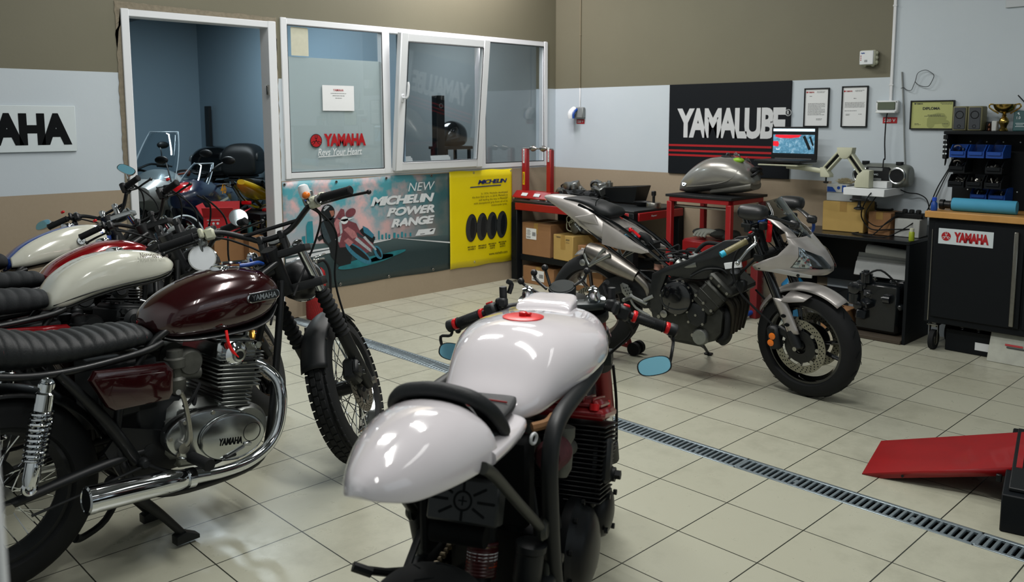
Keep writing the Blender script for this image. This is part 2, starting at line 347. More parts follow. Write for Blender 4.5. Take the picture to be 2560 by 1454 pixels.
# ------------------------------------------------------------------ room shell
def sbox(name, m, *boxes, b=0., parent=None):
    q = MB()
    for lo, hi in boxes: q.box([(p + r) / 2 for p, r in zip(lo, hi)], [r - p for p, r in zip(lo, hi)], b)
    return struct(build(name, q, m, parent))
q = MB(); q.box((-4.86, -3.93, -.1), (3.7, 8.14, .2)); q.box((-1.44, -3.93, -.1), (2.88, 8.14, .2)); q.box((-2.945, -3.93, -.17), (.14, 8.14, .06)); q.box((-3.25, 2.15, -.1), (6.9, 4.02, .2))
struct(build('floor', q, FLR))
sbox('ceiling', CEM, ((-6.8, -8.1, CEIL), (.2, .15, CEIL + .1)), ((-5.8, .15, 2.72), (.2, 4.1, 2.8)))
DX0, DX1, DZ = -4.074, -3.0, 2.213; WX0, WX1, WZ0, WZ1 = -2.95, -.122, 1.06, 2.25
sbox('wall_left', WALLA, ((-6.8, 0, 0), (DX0, .15, CEIL)), ((DX0, 0, DZ), (DX1, .15, CEIL)), ((DX1, 0, 0), (WX0, .15, CEIL)), ((WX0, 0, 0), (WX1, .15, WZ0)), ((WX0, 0, WZ1), (WX1, .15, CEIL)), ((WX1, 0, 0), (0, .15, CEIL)))
sbox('wall_back', WALLB, ((0, -8.1, 0), (.15, .15, CEIL)))
sbox('wall_right', PLN, ((-6.8, -8.15, 0), (-4.6, -8, CEIL)), ((-4.6, -8.15, 0), (-1.8, -8, .9)), ((-4.6, -8.15, 2.5), (-1.8, -8, CEIL)), ((-1.8, -8.15, 0), (.15, -8, CEIL)))
sbox('wall_front', PLN, ((-6.2, -5.0, 0), (-6.02, 0, CEIL)), ((-6.2, -8.1, 0), (-6.02, -6.65, CEIL)), ((-6.2, -6.65, 2.3), (-6.02, -5.0, CEIL)))
q = MB(); q.box((-6.112, -5.024, 1.12), (.22, .06, 2.24), .006); q.box((-6.1, -6.62, 1.12), (.22, .06, 2.24), .006); q.box((-6.1, -5.825, 2.27), (.22, 1.65, .06), .006); struct(build('trim_1', q, FRW))
sbox('wall_store', STW, ((-1.80, .15, 0), (-1.72, 4.08, 2.72)), ((-5.8, 3.98, 0), (-1.72, 4.08, 2.72)), ((-5.8, .15, 0), (-5.7, 4.08, 2.72)))
sbox('wall_office', OFW, ((-1.72, 2.6, 0), (.15, 2.7, 2.72)), ((.05, .15, 0), (.15, 2.7, 2.72)))
sbox('trim_2', SAT, ((-5.7, .3, 2.37), (-3.2, 3.97, 2.72)))
# ragged plaster round the door casing
q = MB(); rnd = random.Random(3)
def ragged(pts, M):
    P = []
    for (a, b) in zip(pts, pts[1:]):
        k = max(2, int(math.dist(a, b) / .03))
        for i in range(k): P.append((a[0] + (b[0] - a[0]) * i / k + rnd.uniform(-.004, .004), a[1] + (b[1] - a[1]) * i / k + rnd.uniform(-.004, .004)))
    P.append(pts[-1]); return P
outer = ragged([(DX0 - .022, .3), (DX0 - .03, 1.2), (DX0 - .032, DZ + .045), (-3.5, DZ + .034), (DX1 + .018, DZ + .03), (DX1 + .02, 1.2), (DX1 + .014, .3)], None)
inner = [(DX0, .3), (DX0, 1.2), (DX0, DZ), (-3.5, DZ), (DX1, DZ), (DX1, 1.2), (DX1, .3)]
poly = outer + inner[::-1]
PLA = mat('bare_plaster', '7b7362', .9, var=.35, scale=40, bump=.6)
vs = []; fs = []
k = len(outer)
inn = []
for i in range(k):
    t = i / (k - 1) * (len(inner) - 1); j = min(int(t), len(inner) - 2); a, b_ = inner[j], inner[j + 1]; inn.append((a[0] + (b_[0] - a[0]) * (t - j), a[1] + (b_[1] - a[1]) * (t - j)))
q.add([(x, -.004, z) for x, z in outer] + [(x, -.004, z) for x, z in inn], [[i, i + 1, k + i + 1, k + i] for i in range(k - 1)])
struct(build('trim_3', q, PLA))
# door casing (no leaf in it), its hinges and strike on the right jamb
dr = bpy.data.objects.new('door_1', None); COL.objects.link(dr); struct(dr)
q = MB(); W = .05
q.box(((DX0 + DX0 + W) / 2, .045, DZ / 2), (W, .13, DZ), .004); q.box((DX1 - W / 2 + .001, .045, DZ / 2), (W + .012, .13, DZ), .004); q.box(((DX0 + DX1) / 2, .045, DZ - W / 2), (DX1 - DX0 - .004, .124, W - .004), .004)
build('door_frame', q, FRW, dr)
q = MB(); q.box((DX1 - W - .012, -.0, 1.72), (.02, .02, .07), .003); q.cyl((DX1 - W - .012, -.012, 1.685), (DX1 - W - .012, -.012, 1.755), .007); build('door_hinge', q, STL, dr)
# three-light window, its middle sash tilted into the workshop
wn = bpy.data.objects.new('window_1', None); COL.objects.link(wn); struct(wn)
q = MB(); F = .052; D = .075; yc = .025
q.box((WX0 + F / 2, yc, (WZ0 + WZ1) / 2), (F, D, WZ1 - WZ0), .006); q.box((WX1 - F / 2, yc, (WZ0 + WZ1) / 2), (F, D, WZ1 - WZ0), .006)
for z in (WZ0 + F / 2, WZ1 - F / 2): q.box(((WX0 + WX1) / 2, yc, z), (WX1 - WX0 - .006, D - .006, F - .004), .006)
q.box((-2.018, yc, (WZ0 + WZ1) / 2), (.075, D - .004, WZ1 - WZ0 - .02), .006); q.box((-.97, yc, (WZ0 + WZ1) / 2), (.075, D - .004, WZ1 - WZ0 - .02), .006)
build('window_frame', q, FRW, wn)
q = MB(); G = mat('window_gasket', '1c2124', .6, var=0)
for x0, x1 in ((-2.898, -2.056), (-.933, -.174)):
    for a, c in (((x0, WZ0 + F), (x1, WZ0 + F)), ((x0, WZ1 - F), (x1, WZ1 - F)), ((x0, WZ0 + F), (x0, WZ1 - F)), ((x1, WZ0 + F), (x1, WZ1 - F))): q.tube([(a[0], -.006, a[1]), (c[0], -.006, c[1])], .0035, 6)
build('gasket', q, G, wn)
for x0, x1 in ((-2.898, -2.056), (-.933, -.174)):
    q = MB(); q.box(((x0 + x1) / 2, .012, (WZ0 + WZ1) / 2), (x1 - x0, .006, WZ1 - WZ0 - 2 * F)); build('glass_pane', q, PANE, wn)
q = MB(); q.box((-2.477, .02, (1.112 + 1.972) / 2), (.842, .002, .86)); build('frosted_film', q, FLM, wn, 'frosted film over the lower part of a window pane')
# tilting sash: bottom edge pivots at y=0
sa = bpy.data.objects.new('sash', None); COL.objects.link(sa); sa.parent = wn; sa.location = (-1.495, -.025, 1.085); sa.rotation_euler = (R(5.9), 0, 0)
q = MB(); H = 1.125; Wd = .965; B = .075
for x in (-Wd / 2 + B / 2, Wd / 2 - B / 2): q.box((x, 0, H / 2), (B, .06, H), .007)
for z in (B / 2, H - B / 2): q.box((0, 0, z), (Wd - .006, .054, B - .006), .007)
build('sash_frame', q, FRW, sa)
q = MB()
for a, c in (((-.405, .075), (.405, .075)), ((-.405, 1.05), (.405, 1.05)), ((-.405, .075), (-.405, 1.05)), ((.405, .075), (.405, 1.05))): q.tube([(a[0], -.03, a[1]), (c[0], -.03, c[1])], .0035, 6)
build('sash_gasket', q, G, sa)
q = MB(); q.box((0, -.008, H / 2), (Wd - 2 * B, .006, H - 2 * B)); build('sash_pane', q, PANE, sa)
q = MB(); q.box((-Wd / 2 + .036, -.034, .60), (.028, .012, .07), .006); q.tube([(-Wd / 2 + .036, -.036, .605), (-Wd / 2 + .036, -.075, .605), (-Wd / 2 + .046, -.085, .625), (-Wd / 2 + .052, -.082, .70), (-Wd / 2 + .05, -.078, .735)], [.009, .009, .011, .011, .008], 10, 5); build('window_handle', q, FRW, sa)
# window behind the camera that lets daylight in
wd = bpy.data.objects.new('window_2', None); COL.objects.link(wd); struct(wd)
q = MB()
for x in (-4.57, -3.2, -1.83): q.box((x, -8.06, 1.7), (.06, .07, 1.6), .005)
for z in (.93, 2.47): q.box((-3.2, -8.06, z), (2.8, .068, .06), .005)
build('window_frame', q, FRW, wd); q = MB(); q.box((-3.2, -8.07, 1.7), (2.7, .006, 1.5)); build('glass_pane', q, PANE, wd)
# ceiling lamps: each gives off the light of the two tubes set in it
g = mat('lamp_tube_glass', 'f2f6f4', .4, var=0, emit=1.2)
for x, y, rz, e in TUBES:
    t = thing('ceiling_light', 'twin-tube white ceiling light above the workshop', 'light', (x, y, CEIL), group='ceiling lights')
    q = MB(); q.box((0, 0, -.03), (.3, 1.6, .058), .008); build('housing', q, WHT, t)
    for k in (-.09, .09): q = MB(); q.cyl((k, -.73, -.088), (k, .73, -.088), .013); build('tube', q, g, t)
t = thing('wall_light', 'white tube light on brackets high on the wall above the window', 'light', (-1.25, -.30, 3.25)); q = MB(); q.box((0, .03, .03), (1.2, .09, .05), .006); q.box((-.4, .16, .03), (.04, .24, .03)); q.box((.4, .16, .03), (.04, .24, .03)); build('housing', q, WHT, t); q = MB(); q.cyl((-.56, 0, -.012), (.56, 0, -.012), .013); build('tube', q, g, t)
# ------------------------------------------------------------------ drain: steel grates in a floor channel
GRT = mat('galvanised_grate', '93a0a6', .42, .75, var=.25, scale=35, bump=.1)
q = MB(); q.box((-3.0085, -3.93, -.045), (.003, 8.1, .088)); q.box((-2.8815, -3.93, -.045), (.003, 8.1, .088)); q.box((-2.945, -3.93, -.137), (.126, 8.1, .004)); struct(build('floor_channel', q, mat('drain_channel', '0c1214', .7, var=.4)))
y = -.03; i = 0
while y > -7.6:
    L_ = .968; q = MB()
    for x in (-3.0, -2.89): q.box((x, y - L_ / 2, -.004), (.017, L_ - .006, .012), .002)
    n_ = 36
    for j in range(n_ + 1):
        yy = y - .006 - (L_ - .012) * j / n_
        q.box((-2.945, yy, -.005), (.105, .0125 if j not in (0, n_) else .014, .012), .002)
        if j in (9, 27): q.box((-2.945, yy - .013, -.007), (.03, .02, .008))
    o = build('drain_grate', q, GRT); tag(o, ['galvanised slotted drain grate nearest the poster wall', 'galvanised slotted drain grate second from the poster wall', 'galvanised slotted drain grate beyond the maroon motorcycle front wheel', 'galvanised slotted drain grate crossing behind the white tank of the cafe racer', 'galvanised slotted drain grate just right of the cafe racer engine', 'galvanised slotted drain grate passing below the tip of the red ramp', 'galvanised slotted drain grate at the foot of the black lift column', 'galvanised slotted drain grate past the lift, out by the far side'][min(i, 7)], 'drain grate', 'drain grates in the floor channel')
    y -= L_; i += 1
# ------------------------------------------------------------------ things on the walls
def board(M, w, h, t, m, name, parent, b=.002):
    q = MB(); q.X = M; q.box((0, 0, t / 2), (w, h, t), b); return build(name, q, m, parent)
def lettering(name, parent, m, M, items, label=None):
    q = MB()
    for s, x, y, w_, h, bold, sh in items: text_mb(q, s, w_, h, M @ T(x, y, 0), bold, sh)
    return build(name, q, m, parent, label)
# white lettered sign left of the door
t = thing('lettered_sign', 'white board sign with big black capitals left of the doorway', 'sign', (-4.82, 0, 1.31))
def loc(M, t): return MX.Translation(-t.location) @ M
M = loc(wA(-4.825, 1.4495, .004), t); board(M, .89, .279, .012, SGW, 'sign_board', t); lettering('lettering', t, BLKS, M, [('YAMAHA', 0, -.002, .835, .192, .06, 0)])
for o in t.children:
    if o.name.startswith('lettering'): o.location = (0, -.0125, 0)
# navy sign on the back wall
t = thing('lettered_sign', 'large dark navy sign with white capitals and three red stripes', 'sign', (0, -1.94, 1.04))
M = loc(wB(-1.9395, 1.4245, .003), t); board(M, 1.145, .763, .012, SGN, 'sign_board', t)
M2 = M @ T(0, 0, .0125)
lettering('lettering', t, LTR, M2, [('YAMALUBE', .025, .0525, 1.02, .25, .045, 0), ('R', .553, .135, .02, .03, .01, 0)])
q = MB(); q.X = M2
q.torus((.553, .135, .0), (0, 0, 1), .024, .0025, 28, 6)
build('registered_mark', q, LTR, t); q = MB()
for z in (1.288, 1.242, 1.204): quad(q, 1.143, .017, M2 @ T(0, z - 1.4245, .0006))
build('stripe', q, STK, t)
# framed letters and diploma
def framed(label, y, z, w_, h, paper, fr, rows, head, diploma=False):
    t = thing('framed_diploma' if diploma else 'framed_letter', label, 'framed document', (0, y, z - h / 2)); M = loc(wB(y, z, .002), t); q = MB(); q.X = M; e = .009
    for sx in (-1, 1): q.box((sx * (w_ / 2 - e / 2), 0, .009), (e, h, .018), .002)
    for sy in (-1, 1): q.box((0, sy * (h / 2 - e / 2), .009), (w_ - 2 * e + .002, e, .018), .002)
    build('picture_frame', q, fr, t); q = MB(); q.X = M; q.box((0, 0, .006), (w_ - .01, h - .01, .006)); build('document', q, paper, t)
    q = MB(); k = random.Random(int(-y * 100))
    for yy, x0, x1, th in rows:
        x = x0
        while x < x1 - .004:
            l = min(k.uniform(.008, .024), x1 - x); quad(q, l - .0025, th, M @ T(x + l / 2, yy, .0096)); x += l
    build('printed_text', q, PRT, t); q = MB()
    if head: text_mb(q, 'YAMAHA', head[2], head[3], M @ T(head[0], head[1], .0098), .02); q.m = 1; disc(q, head[0] - head[2] / 2 - head[3] * .7, head[1], head[3] * .55, M, .0098)
    if head: build('red_heading', q, [STK if not diploma else PRT, STK if not diploma else PRT], t)
    return t, M
rows = [(.085, -.06, -.035, .003)] + [(.03 - .0085 * i, -.07, .07 - (.03 if i in (4, 9) else 0), .0028) for i in range(11)] + [(-.085, .0, .05, .003), (-.093, .0, .045, .003), (.118, .0, .07, .0025), (.111, .0, .06, .0025)]
framed('dark-framed letter with a red heading hung next to the navy sign', -2.72, 1.597, .2, .292, PAP, SAT, rows, (-.045, .115, .05, .012))
rows = [(.06, -.01, .012, .004)] + [(.03 - .0085 * i, -.075, .075, .0028) for i in range(5)] + [(-.03, -.075, .02, .0028), (-.055, -.065, -.03, .003), (-.062, -.065, -.035, .003), (-.055, .03, .06, .003), (.118, .0, .07, .0025), (.111, .0, .055, .0025)]
framed('dark-framed letter hung beside the wall conduit, its red heading higher than its neighbour', -3.016, 1.6, .197, .3, PAP, SAT, rows, (-.045, .113, .05, .012))
t, M = framed('yellowish framed diploma with a faint motorcycle picture', -3.565, 1.537, .292, .2, mat('diploma_paper', 'a6ab6a', .6, var=.06, scale=8), SAT, [(.0, -.03, .06, .0035), (-.008, -.05, .085, .0035), (.08, .05, .13, .003), (.073, .06, .13, .0025), (-.06, -.115, -.08, .003), (-.067, -.115, -.07, .003), (-.06, .07, .11, .003)], (-.085, .078, .045, .011), True)
lettering('diploma_title', t, PRT, M @ T(-.005, .045, .0098), [('DIPLOMA', 0, 0, .115, .019, .03, 0)])
q = MB(); MM = M @ T(.04, -.015, .0094)
for P in ([(-.07, -.045), (-.03, -.05), (.03, -.045), (.05, -.03), (.06, .0), (.04, .025), (.0, .03), (-.05, .015), (-.07, -.01)],): flat(q, P, MM)
for x, y in ((.055, -.045), (-.045, -.05)): disc(q, x, y, .026, MM, .0001)
build('printed_picture', q, mat('faint_print', '8b9158', .7), t)
# conduits, sockets, junction box
def conduit(label, y, z0, z1, m, r=.009):
    q = MB(); q.box((-r * .8, y, (z0 + z1) / 2), (r * 1.6, r * 2, z1 - z0), .003)
    z = z1 - .2
    while z > z0: q.box((-r * .9, y, z), (r * 1.9, r * 2.6, .012), .002); z -= .55
    o = build('cable_conduit', q, m); tag(o, label, 'conduit')
CONO = mat('olive_painted_conduit', '6f6853', .6)
conduit('thin olive cable conduit running down beside the room corner', -.325, 1.806, CEIL, CONO, .008); conduit('short white cable conduit down to the corner wall socket', -.325, 1.625, 1.806, FRW, .008)
conduit('white cable conduit down the edge of the olive paint', -3.278, 1.637, CEIL, FRW, .011)
t = thing('wall_socket', 'grey and blue industrial wall socket near the room corner', 'socket', (0, -.307, 1.518)); q = MB(); q.box((-.022, -.02, .055), (.044, .13, .105), .008); build('socket_body', q, GRY, t)
q = MB(); q.tube([(-.03, .025, .085), (-.075, .03, .05), (-.08, .03, -.0)], [.034, .036, .03], 14, 3); build('socket_lid', q, WHT, t); q = MB(); q.tube([(-.036, -.012, .09), (-.082, -.006, .05), (-.084, -.006, .0)], [.012, .013, .012], 10, 3); build('blue_stripe', q, BLP, t)
def volts(label, y, z, w_, h):
    t = thing('voltage_label', label, 'sign', (0, y, z - h / 2)); M = loc(wB(y, z, .001), t); board(M, w_, h, .002, STK, 'label_plate', t, 0); lettering('lettering', t, SGW, M @ T(0, 0, .0026), [('220 V', 0, 0, w_ * .78, h * .5, .02, 0)])
volts('small red voltage label under the corner wall socket', -.33, 1.489, .1, .042); volts('red voltage label under the socket beside the conduit', -3.276, 1.501, .102, .043)
t = thing('wall_socket', 'white double wall socket box with a hinged clear lid', 'socket', (0, -3.266, 1.552)); q = MB(); q.box((-.025, 0, .044), (.05, .155, .088), .008); q.box((-.056, 0, .006), (.03, .14, .014), .004); build('socket_body', q, WHT, t)
q = MB(); q.box((-.052, 0, .05), (.012, .125, .055), .004); build('socket_lid', q, mat('smoky_lid', '5a6252', .2), t); q = MB(); q.bolts([(-.05, a, b) for a in (-.068, .068) for b in (.01, .078)], (-1, 0, 0), .004, .004); build('screw', q, STL, t)
t = thing('junction_box', 'square white junction box on the olive wall paint', 'junction box', (0, -3.115, 1.893)); q = MB(); q.box((-.03, 0, .053), (.06, .112, .106), .008); build('box_body', q, CRS, t); q = MB(); q.box((-.063, .003, .053), (.012, .1, .098), .004); build('box_lid', q, WHT, t)
q = MB()
for z in (.02, .053, .086): q.ball((-.03, -.056, z), (.016, .012, .014))
for y in (-.03, .03): q.ball((-.03, y, 0), (.016, .014, .01))
build('grommet', q, CRS, t); q = MB(); M = loc(wB(-3.115, 1.946, .0695), t); text_mb(q, '~~', .026, .012, M @ T(-.028, .032, 0), .02); build('blue_scribble', q, BLP, t)
q = MB(); [disc(q, -.042, z, .004, M) for z in (.012, -.002, -.016)]; build('red_mark', q, STK, t); q = MB(); [quad(q, .022, .003, M @ T(-.005, z, 0)) for z in (-.018, -.024, -.03)]; build('printed_mark', q, PRT, t)
q = MB(); q.tube([(-.006, -3.345, 1.838), (-.012, -3.37, 1.6), (-.014, -3.39, 1.35), (-.016, -3.406, 1.17)], .006, 8, 4); tag(build('aerial_rod', q, GRY), 'thin grey rod standing up the wall behind the radio', 'rod')
q = MB(); P = [(2256 + 0, 219), (2265, 219), (2272, 224), (2283, 225), (2288, 213), (2293, 202), (2297, 187), (2306, 181), (2318, 179), (2331, 186), (2337, 193), (2333, 206), (2325, 217), (2311, 217), (2300, 213), (2292, 207)]
P = [(-.009, -3.345, 1.725), (-.02, -3.37, 1.727), (-.022, -3.39, 1.712), (-.02, -3.42, 1.709), (-.018, -3.435, 1.745), (-.02, -3.447, 1.777), (-.024, -3.458, 1.82), (-.026, -3.483, 1.838), (-.026, -3.517, 1.843), (-.026, -3.553, 1.823), (-.026, -3.57, 1.803), (-.026, -3.558, 1.765), (-.024, -3.536, 1.733), (-.022, -3.497, 1.733), (-.02, -3.466, 1.745), (-.018, -3.444, 1.765)]
q.tube(P, .0022, 6, 4); tag(build('wire_loop', q, DST), 'thin wire twisted into a loop on the white wall', 'wire')
q = MB(); q.box((-.008, -4.25, 2.62), (.014, .53, .8), .002); tag(build('wall_panel', q, PLN), 'pale flat panel screwed high on the white wall', 'panel')
# decals and notices on the window
t = thing('window_decal', 'red winged emblem and red lettering stuck on the window', 'decal', (-2.46, 0, 1.22))
M = loc(wA(-2.46, 1.345, -.007), t); q = MB(); emblem(q, -.213, -.0, .052, M, .0004, 0, 1); build('emblem', q, [STK, DST], t)
lettering('lettering', t, STK, M @ T(0, 0, .0006), [('YAMAHA', .047, .004, .385, .098, .055, .0)])
lettering('slogan', t, WHT, M @ T(0, 0, .0006), [('Revs Your Heart', .0, -.088, .40, .055, .005, .25)], 'white slanted script below the lettering')
q = MB(); flat(q, [(-.2, -.128), (.2, -.114), (.205, -.111), (-.19, -.121)], M, .0006); build('underline', q, WHT, t)
t = thing('paper_notice', 'white sheet with a short red heading taped to the window', 'notice', (-2.464, 0, 1.57)); M = loc(wA(-2.464, 1.672, -.0085), t); board(M, .285, .195, .001, PAP, 'sheet', t, 0)
lettering('red_heading', t, STK, M @ T(0, .062, .0016), [('YAMAHA', 0, 0, .095, .017, .02, 0)]); q = MB()
for i, (a, b) in enumerate(((-.07, .07), (-.055, .055), (-.03, .03))):
    x = a
    while x < b: l = min(rnd.uniform(.008, .025), b - x + .002); quad(q, l - .003, .005, M @ T(x + l / 2, .036 - .018 * i, .0016)); x += l
build('printed_text', q, GRY, t)
q = MB(); q.X = wA(-2.79, 2.085, -.0085); q.prism([(-.07 + a, b) for a, b in ((0, -.105), (.145, -.105), (.145, .095), (.135, .105), (.0, .105))], 0, .001, 'xy'); tag(build('notice_card', q, mat('cream_card', 'b8b8a4', .6, var=.1)), 'cream card stuck in the top corner of the window', 'card')
# ------------------------------------------------------------------ the two banners
def bannermat():
    m = mat('banner_print', '3f8a92', .38, var=0); n, L, b = nodes(m); x, y, z, v = xyz(n, L)
    cl = noise(n, L, v, 5.5, 6, .55); cl = math_(n, L, 'MULTIPLY_ADD', cl, 5.5, -2.45); cp = n.new('ShaderNodeClamp'); L.new(cl, cp.inputs[0])
    right = math_(n, L, 'MULTIPLY_ADD', x, 1.3, 2.9); rp = n.new('ShaderNodeClamp'); L.new(right, rp.inputs[0])
    sky = mixc(n, L, rp.outputs[0], lin('4f9aa6'), lin('2d5357')); cloud = mixc(n, L, rp.outputs[0], lin('cfa9a8'), lin('54605e'))
    pink = math_(n, L, 'MULTIPLY_ADD', z, -3.2, 2.75); pp = n.new('ShaderNodeClamp'); L.new(pink, pp.inputs[0])
    sky = mixc(n, L, math_(n, L, 'MULTIPLY', pp.outputs[0], .55), sky, cloud)
    c = mixc(n, L, cp.outputs[0], sky, cloud)
    grit = noise(n, L, v, 140, 4); road = mixc(n, L, grit, lin('16282c'), lin('2c4043')); far = math_(n, L, 'MULTIPLY_ADD', z, 6., -2.3); fp = n.new('ShaderNodeClamp'); L.new(far, fp.inputs[0])
    road = mixc(n, L, fp.outputs[0], road, lin('4b5d5f'))
    hz = math_(n, L, 'MULTIPLY_ADD', x, -.042, .438); f = math_(n, L, 'LESS_THAN', z, hz)
    L.new(mixc(n, L, f, c, road), b.inputs['Base Color']); return m
def bannersheet(x0, x1, z0, z1, d):
    q = MB()
    def fn(u, v): return (x0 + (x1 - x0) * u, -d - .004 * (.5 + .5 * sin(u * 9) * cos(v * 4 + u * 5)) * (1 - abs(2 * v - 1) ** 3), z0 + (z1 - z0) * v + .004 * sin(u * pi * 4) * (1 if v in (0, 1) else 0))
    q.sheet(fn, 36, 14); return q
t = thing('banner', 'wide teal banner with a leaning road rider and white slanted words', 'banner', (0, 0, 0))
build('banner_sheet', bannersheet(-2.978, -1.36, .188, 1.043, .003), bannermat(), t, thick=.001)
def art(name, polys, m, d): 
    q = MB(); M = wA(0, 0, d); [flat(q, P, M) for P in polys]; return build(name, q, m, t)
def ell(x, y, a, b, rot=0, n=26): return [(x + a * cos(i * 2 * pi / n) * cos(R(rot)) - b * sin(i * 2 * pi / n) * sin(R(rot)), y + a * cos(i * 2 * pi / n) * sin(R(rot)) + b * sin(i * 2 * pi / n) * cos(R(rot))) for i in range(n)]
TEA = mat('print_teal', '257a86', .4, var=.25, scale=20); DK = mat('print_dark', '0e1519', .4, var=.5, scale=60); PKR = mat('print_maroon', '6c3a41', .4, var=.5, scale=50); TYB = mat('print_blue_tyre', '2f6d83', .4, var=.5, scale=70); WPR = mat('print_white', 'c9ced0', .4)
art('printed_tower', [[(-2.79, .56), (-2.79, .7), (-2.775, .73), (-2.735, .732), (-2.728, .56)], [(-2.83, .56), (-2.83, .62), (-2.80, .622), (-2.80, .56)]] + [[(a, .525), (a, .525 + h), (a + w_, .525 + h), (a + w_, .525)] for a, w_, h in ((-2.21, .012, .05), (-2.18, .02, .03), (-2.13, .014, .075), (-2.10, .02, .04), (-2.06, .016, .05), (-2.03, .02, .035), (-1.98, .025, .045), (-1.94, .02, .03), (-1.9, .02, .045), (-1.86, .015, .03), (-1.81, .018, .03))], TEA, .0092)
art('printed_guard_rail', [[(-2.97, .50), (-2.3, .522), (-2.0, .53), (-2.0, .526), (-2.97, .482)], [(-2.97, .462), (-2.4, .508), (-2.0, .522), (-2.0, .517), (-2.97, .435)], [(-1.93, .520), (-1.37, .433), (-1.37, .421), (-1.93, .517)]], WPR, .0092)
art('printed_smoke', [ell(-2.25, .36, .27, .035, 5), ell(-2.05, .385, .2, .022, 8)], mat('print_teal_smoke', '1b6a72', .4, var=.5, scale=14), .0094)
art('printed_rider', [ell(-2.597, .785, .062, .066, 15), [(-2.66, .72), (-2.67, .65), (-2.64, .56), (-2.6, .53), (-2.58, .44), (-2.5, .35), (-2.4, .36), (-2.38, .46), (-2.44, .56), (-2.47, .68), (-2.53, .74), (-2.6, .74)], [(-2.7, .6), (-2.68, .57), (-2.62, .6), (-2.64, .63)], [(-2.28, .64), (-2.2, .58), (-2.16, .55), (-2.18, .5), (-2.26, .53), (-2.34, .6)]], DK, .0096)
art('printed_motorcycle', [[(-2.54, .73), (-2.48, .81), (-2.45, .80), (-2.44, .72), (-2.34, .68), (-2.3, .6), (-2.24, .54), (-2.18, .5), (-2.2, .44), (-2.3, .42), (-2.4, .5), (-2.5, .5), (-2.53, .6)], ell(-2.39, .77, .05, .033, 20)], PKR, .0098)
art('printed_tyre', [ell(-2.325, .435, .15, .045, -38), ell(-2.135, .422, .064, .035, -60)], TYB, .01)
art('printed_tyre_shade', [ell(-2.32, .443, .12, .022, -38), ell(-2.13, .422, .05, .015, -60)], DK, .0102)
art('printed_chrome_part', [[(-2.36, .55), (-2.22, .44), (-2.2, .43), (-2.21, .46), (-2.34, .57)], [(-2.28, .56), (-2.16, .44), (-2.15, .45), (-2.26, .57)], [(-2.54, .57), (-2.48, .6), (-2.5, .54)], [(-2.5, .70), (-2.48, .72), (-2.47, .62), (-2.49, .6)]], mat('print_chrome', '9aa2a6', .4, var=.7, scale=90), .0104)
art('printed_visor', [[(-2.585, .80), (-2.545, .80), (-2.54, .765), (-2.565, .75)]], mat('print_visor', '8a5a4a', .4), .0100); art('printed_helmet_mark', [[(-2.64, .81), (-2.6, .84), (-2.58, .835), (-2.63, .80)], [(-2.63, .83), (-2.61, .845), (-2.605, .84), (-2.625, .825)]], mat('print_chrome', '9aa2a6'), .0101)
art('printed_sleeve', [[(-2.665, .70), (-2.64, .72), (-2.6, .62), (-2.575, .56), (-2.6, .54), (-2.645, .60)], [(-2.53, .72), (-2.5, .74), (-2.47, .70), (-2.5, .66)], [(-2.34, .61), (-2.26, .56), (-2.25, .54), (-2.33, .57)]], mat('print_grey', '2c3a40', .4, var=.5, scale=60), .0101)
art('printed_fairing', [[(-2.545, .70), (-2.52, .735), (-2.49, .72), (-2.50, .62), (-2.53, .6)], [(-2.46, .64), (-2.42, .66), (-2.36, .62), (-2.33, .57), (-2.38, .56)], [(-2.46, .55), (-2.42, .57), (-2.37, .53), (-2.41, .50)]], mat('print_pink', 'a06a6c', .4, var=.5, scale=40), .0103)
art('printed_blue_jeans', [[(-2.28, .655), (-2.23, .63), (-2.17, .57), (-2.19, .545), (-2.27, .60)]], TYB, .0102)
art('printed_glare', [ell(-2.45, .714, .035, .03), [(-2.5, .72), (-2.45, .725), (-2.35, .73), (-2.45, .703)]], WPR, .0106)
lettering('lettering', t, WPR, wA(0, 0, .0096), [('NEW', -1.676, .941, .285, .072, -.005, .25), ('MICHELIN', -1.868, .843, .66, .075, .05, .25), ('POWER', -1.79, .745, .505, .072, .05, .25), ('RANGE', -1.77, .65, .46, .072, .05, .25)])
art('printed_badge', [[(-1.752, .522), (-1.552, .519), (-1.53, .57), (-1.715, .573)]], WPR, .0098); art('printed_chequer', [[(-1.6, .55), (-1.57, .565), (-1.55, .56), (-1.58, .545)], [(-1.7, .53), (-1.65, .53), (-1.65, .535), (-1.7, .535)]], DK, .01)
def eyelets(P, parent):
    q = MB(); [q.torus((x, -.0085, z), (0, 1, 0), .008, .0035, 16, 6) for x, z in P]; build('eyelet', q, STL, parent); q = MB(); [q.cyl((x, -.006, z), (x, -.0095, z), .007) for x, z in P]; build('wall_plug', q, DST, parent)
eyelets([(-2.962, 1.024), (-2.513, 1.022), (-2.038, 1.028), (-1.566, 1.03), (-2.03, .208), (-1.56, .208), (-2.5, .206)], t)
t = thing('banner', 'bright yellow banner showing four black tyres', 'banner', (0, 0, 0))
build('banner_sheet', bannersheet(-1.368, -.607, .182, 1.052, .009), mat('banner_yellow', 'd6c300', .42, var=.05, scale=4), t, thick=.001)
NVP = mat('print_navy', '14255c', .4); lettering('lettering', t, NVP, wA(0, 0, .0152), [('MICHELIN', -.858, .945, .365, .038, .04, .25)]); q = MB(); flat(q, [(-1.135, .898), (-.754, .9), (-.75, .909), (-1.13, .907)], wA(0, 0, .0152)); build('underline', q, NVP, t)
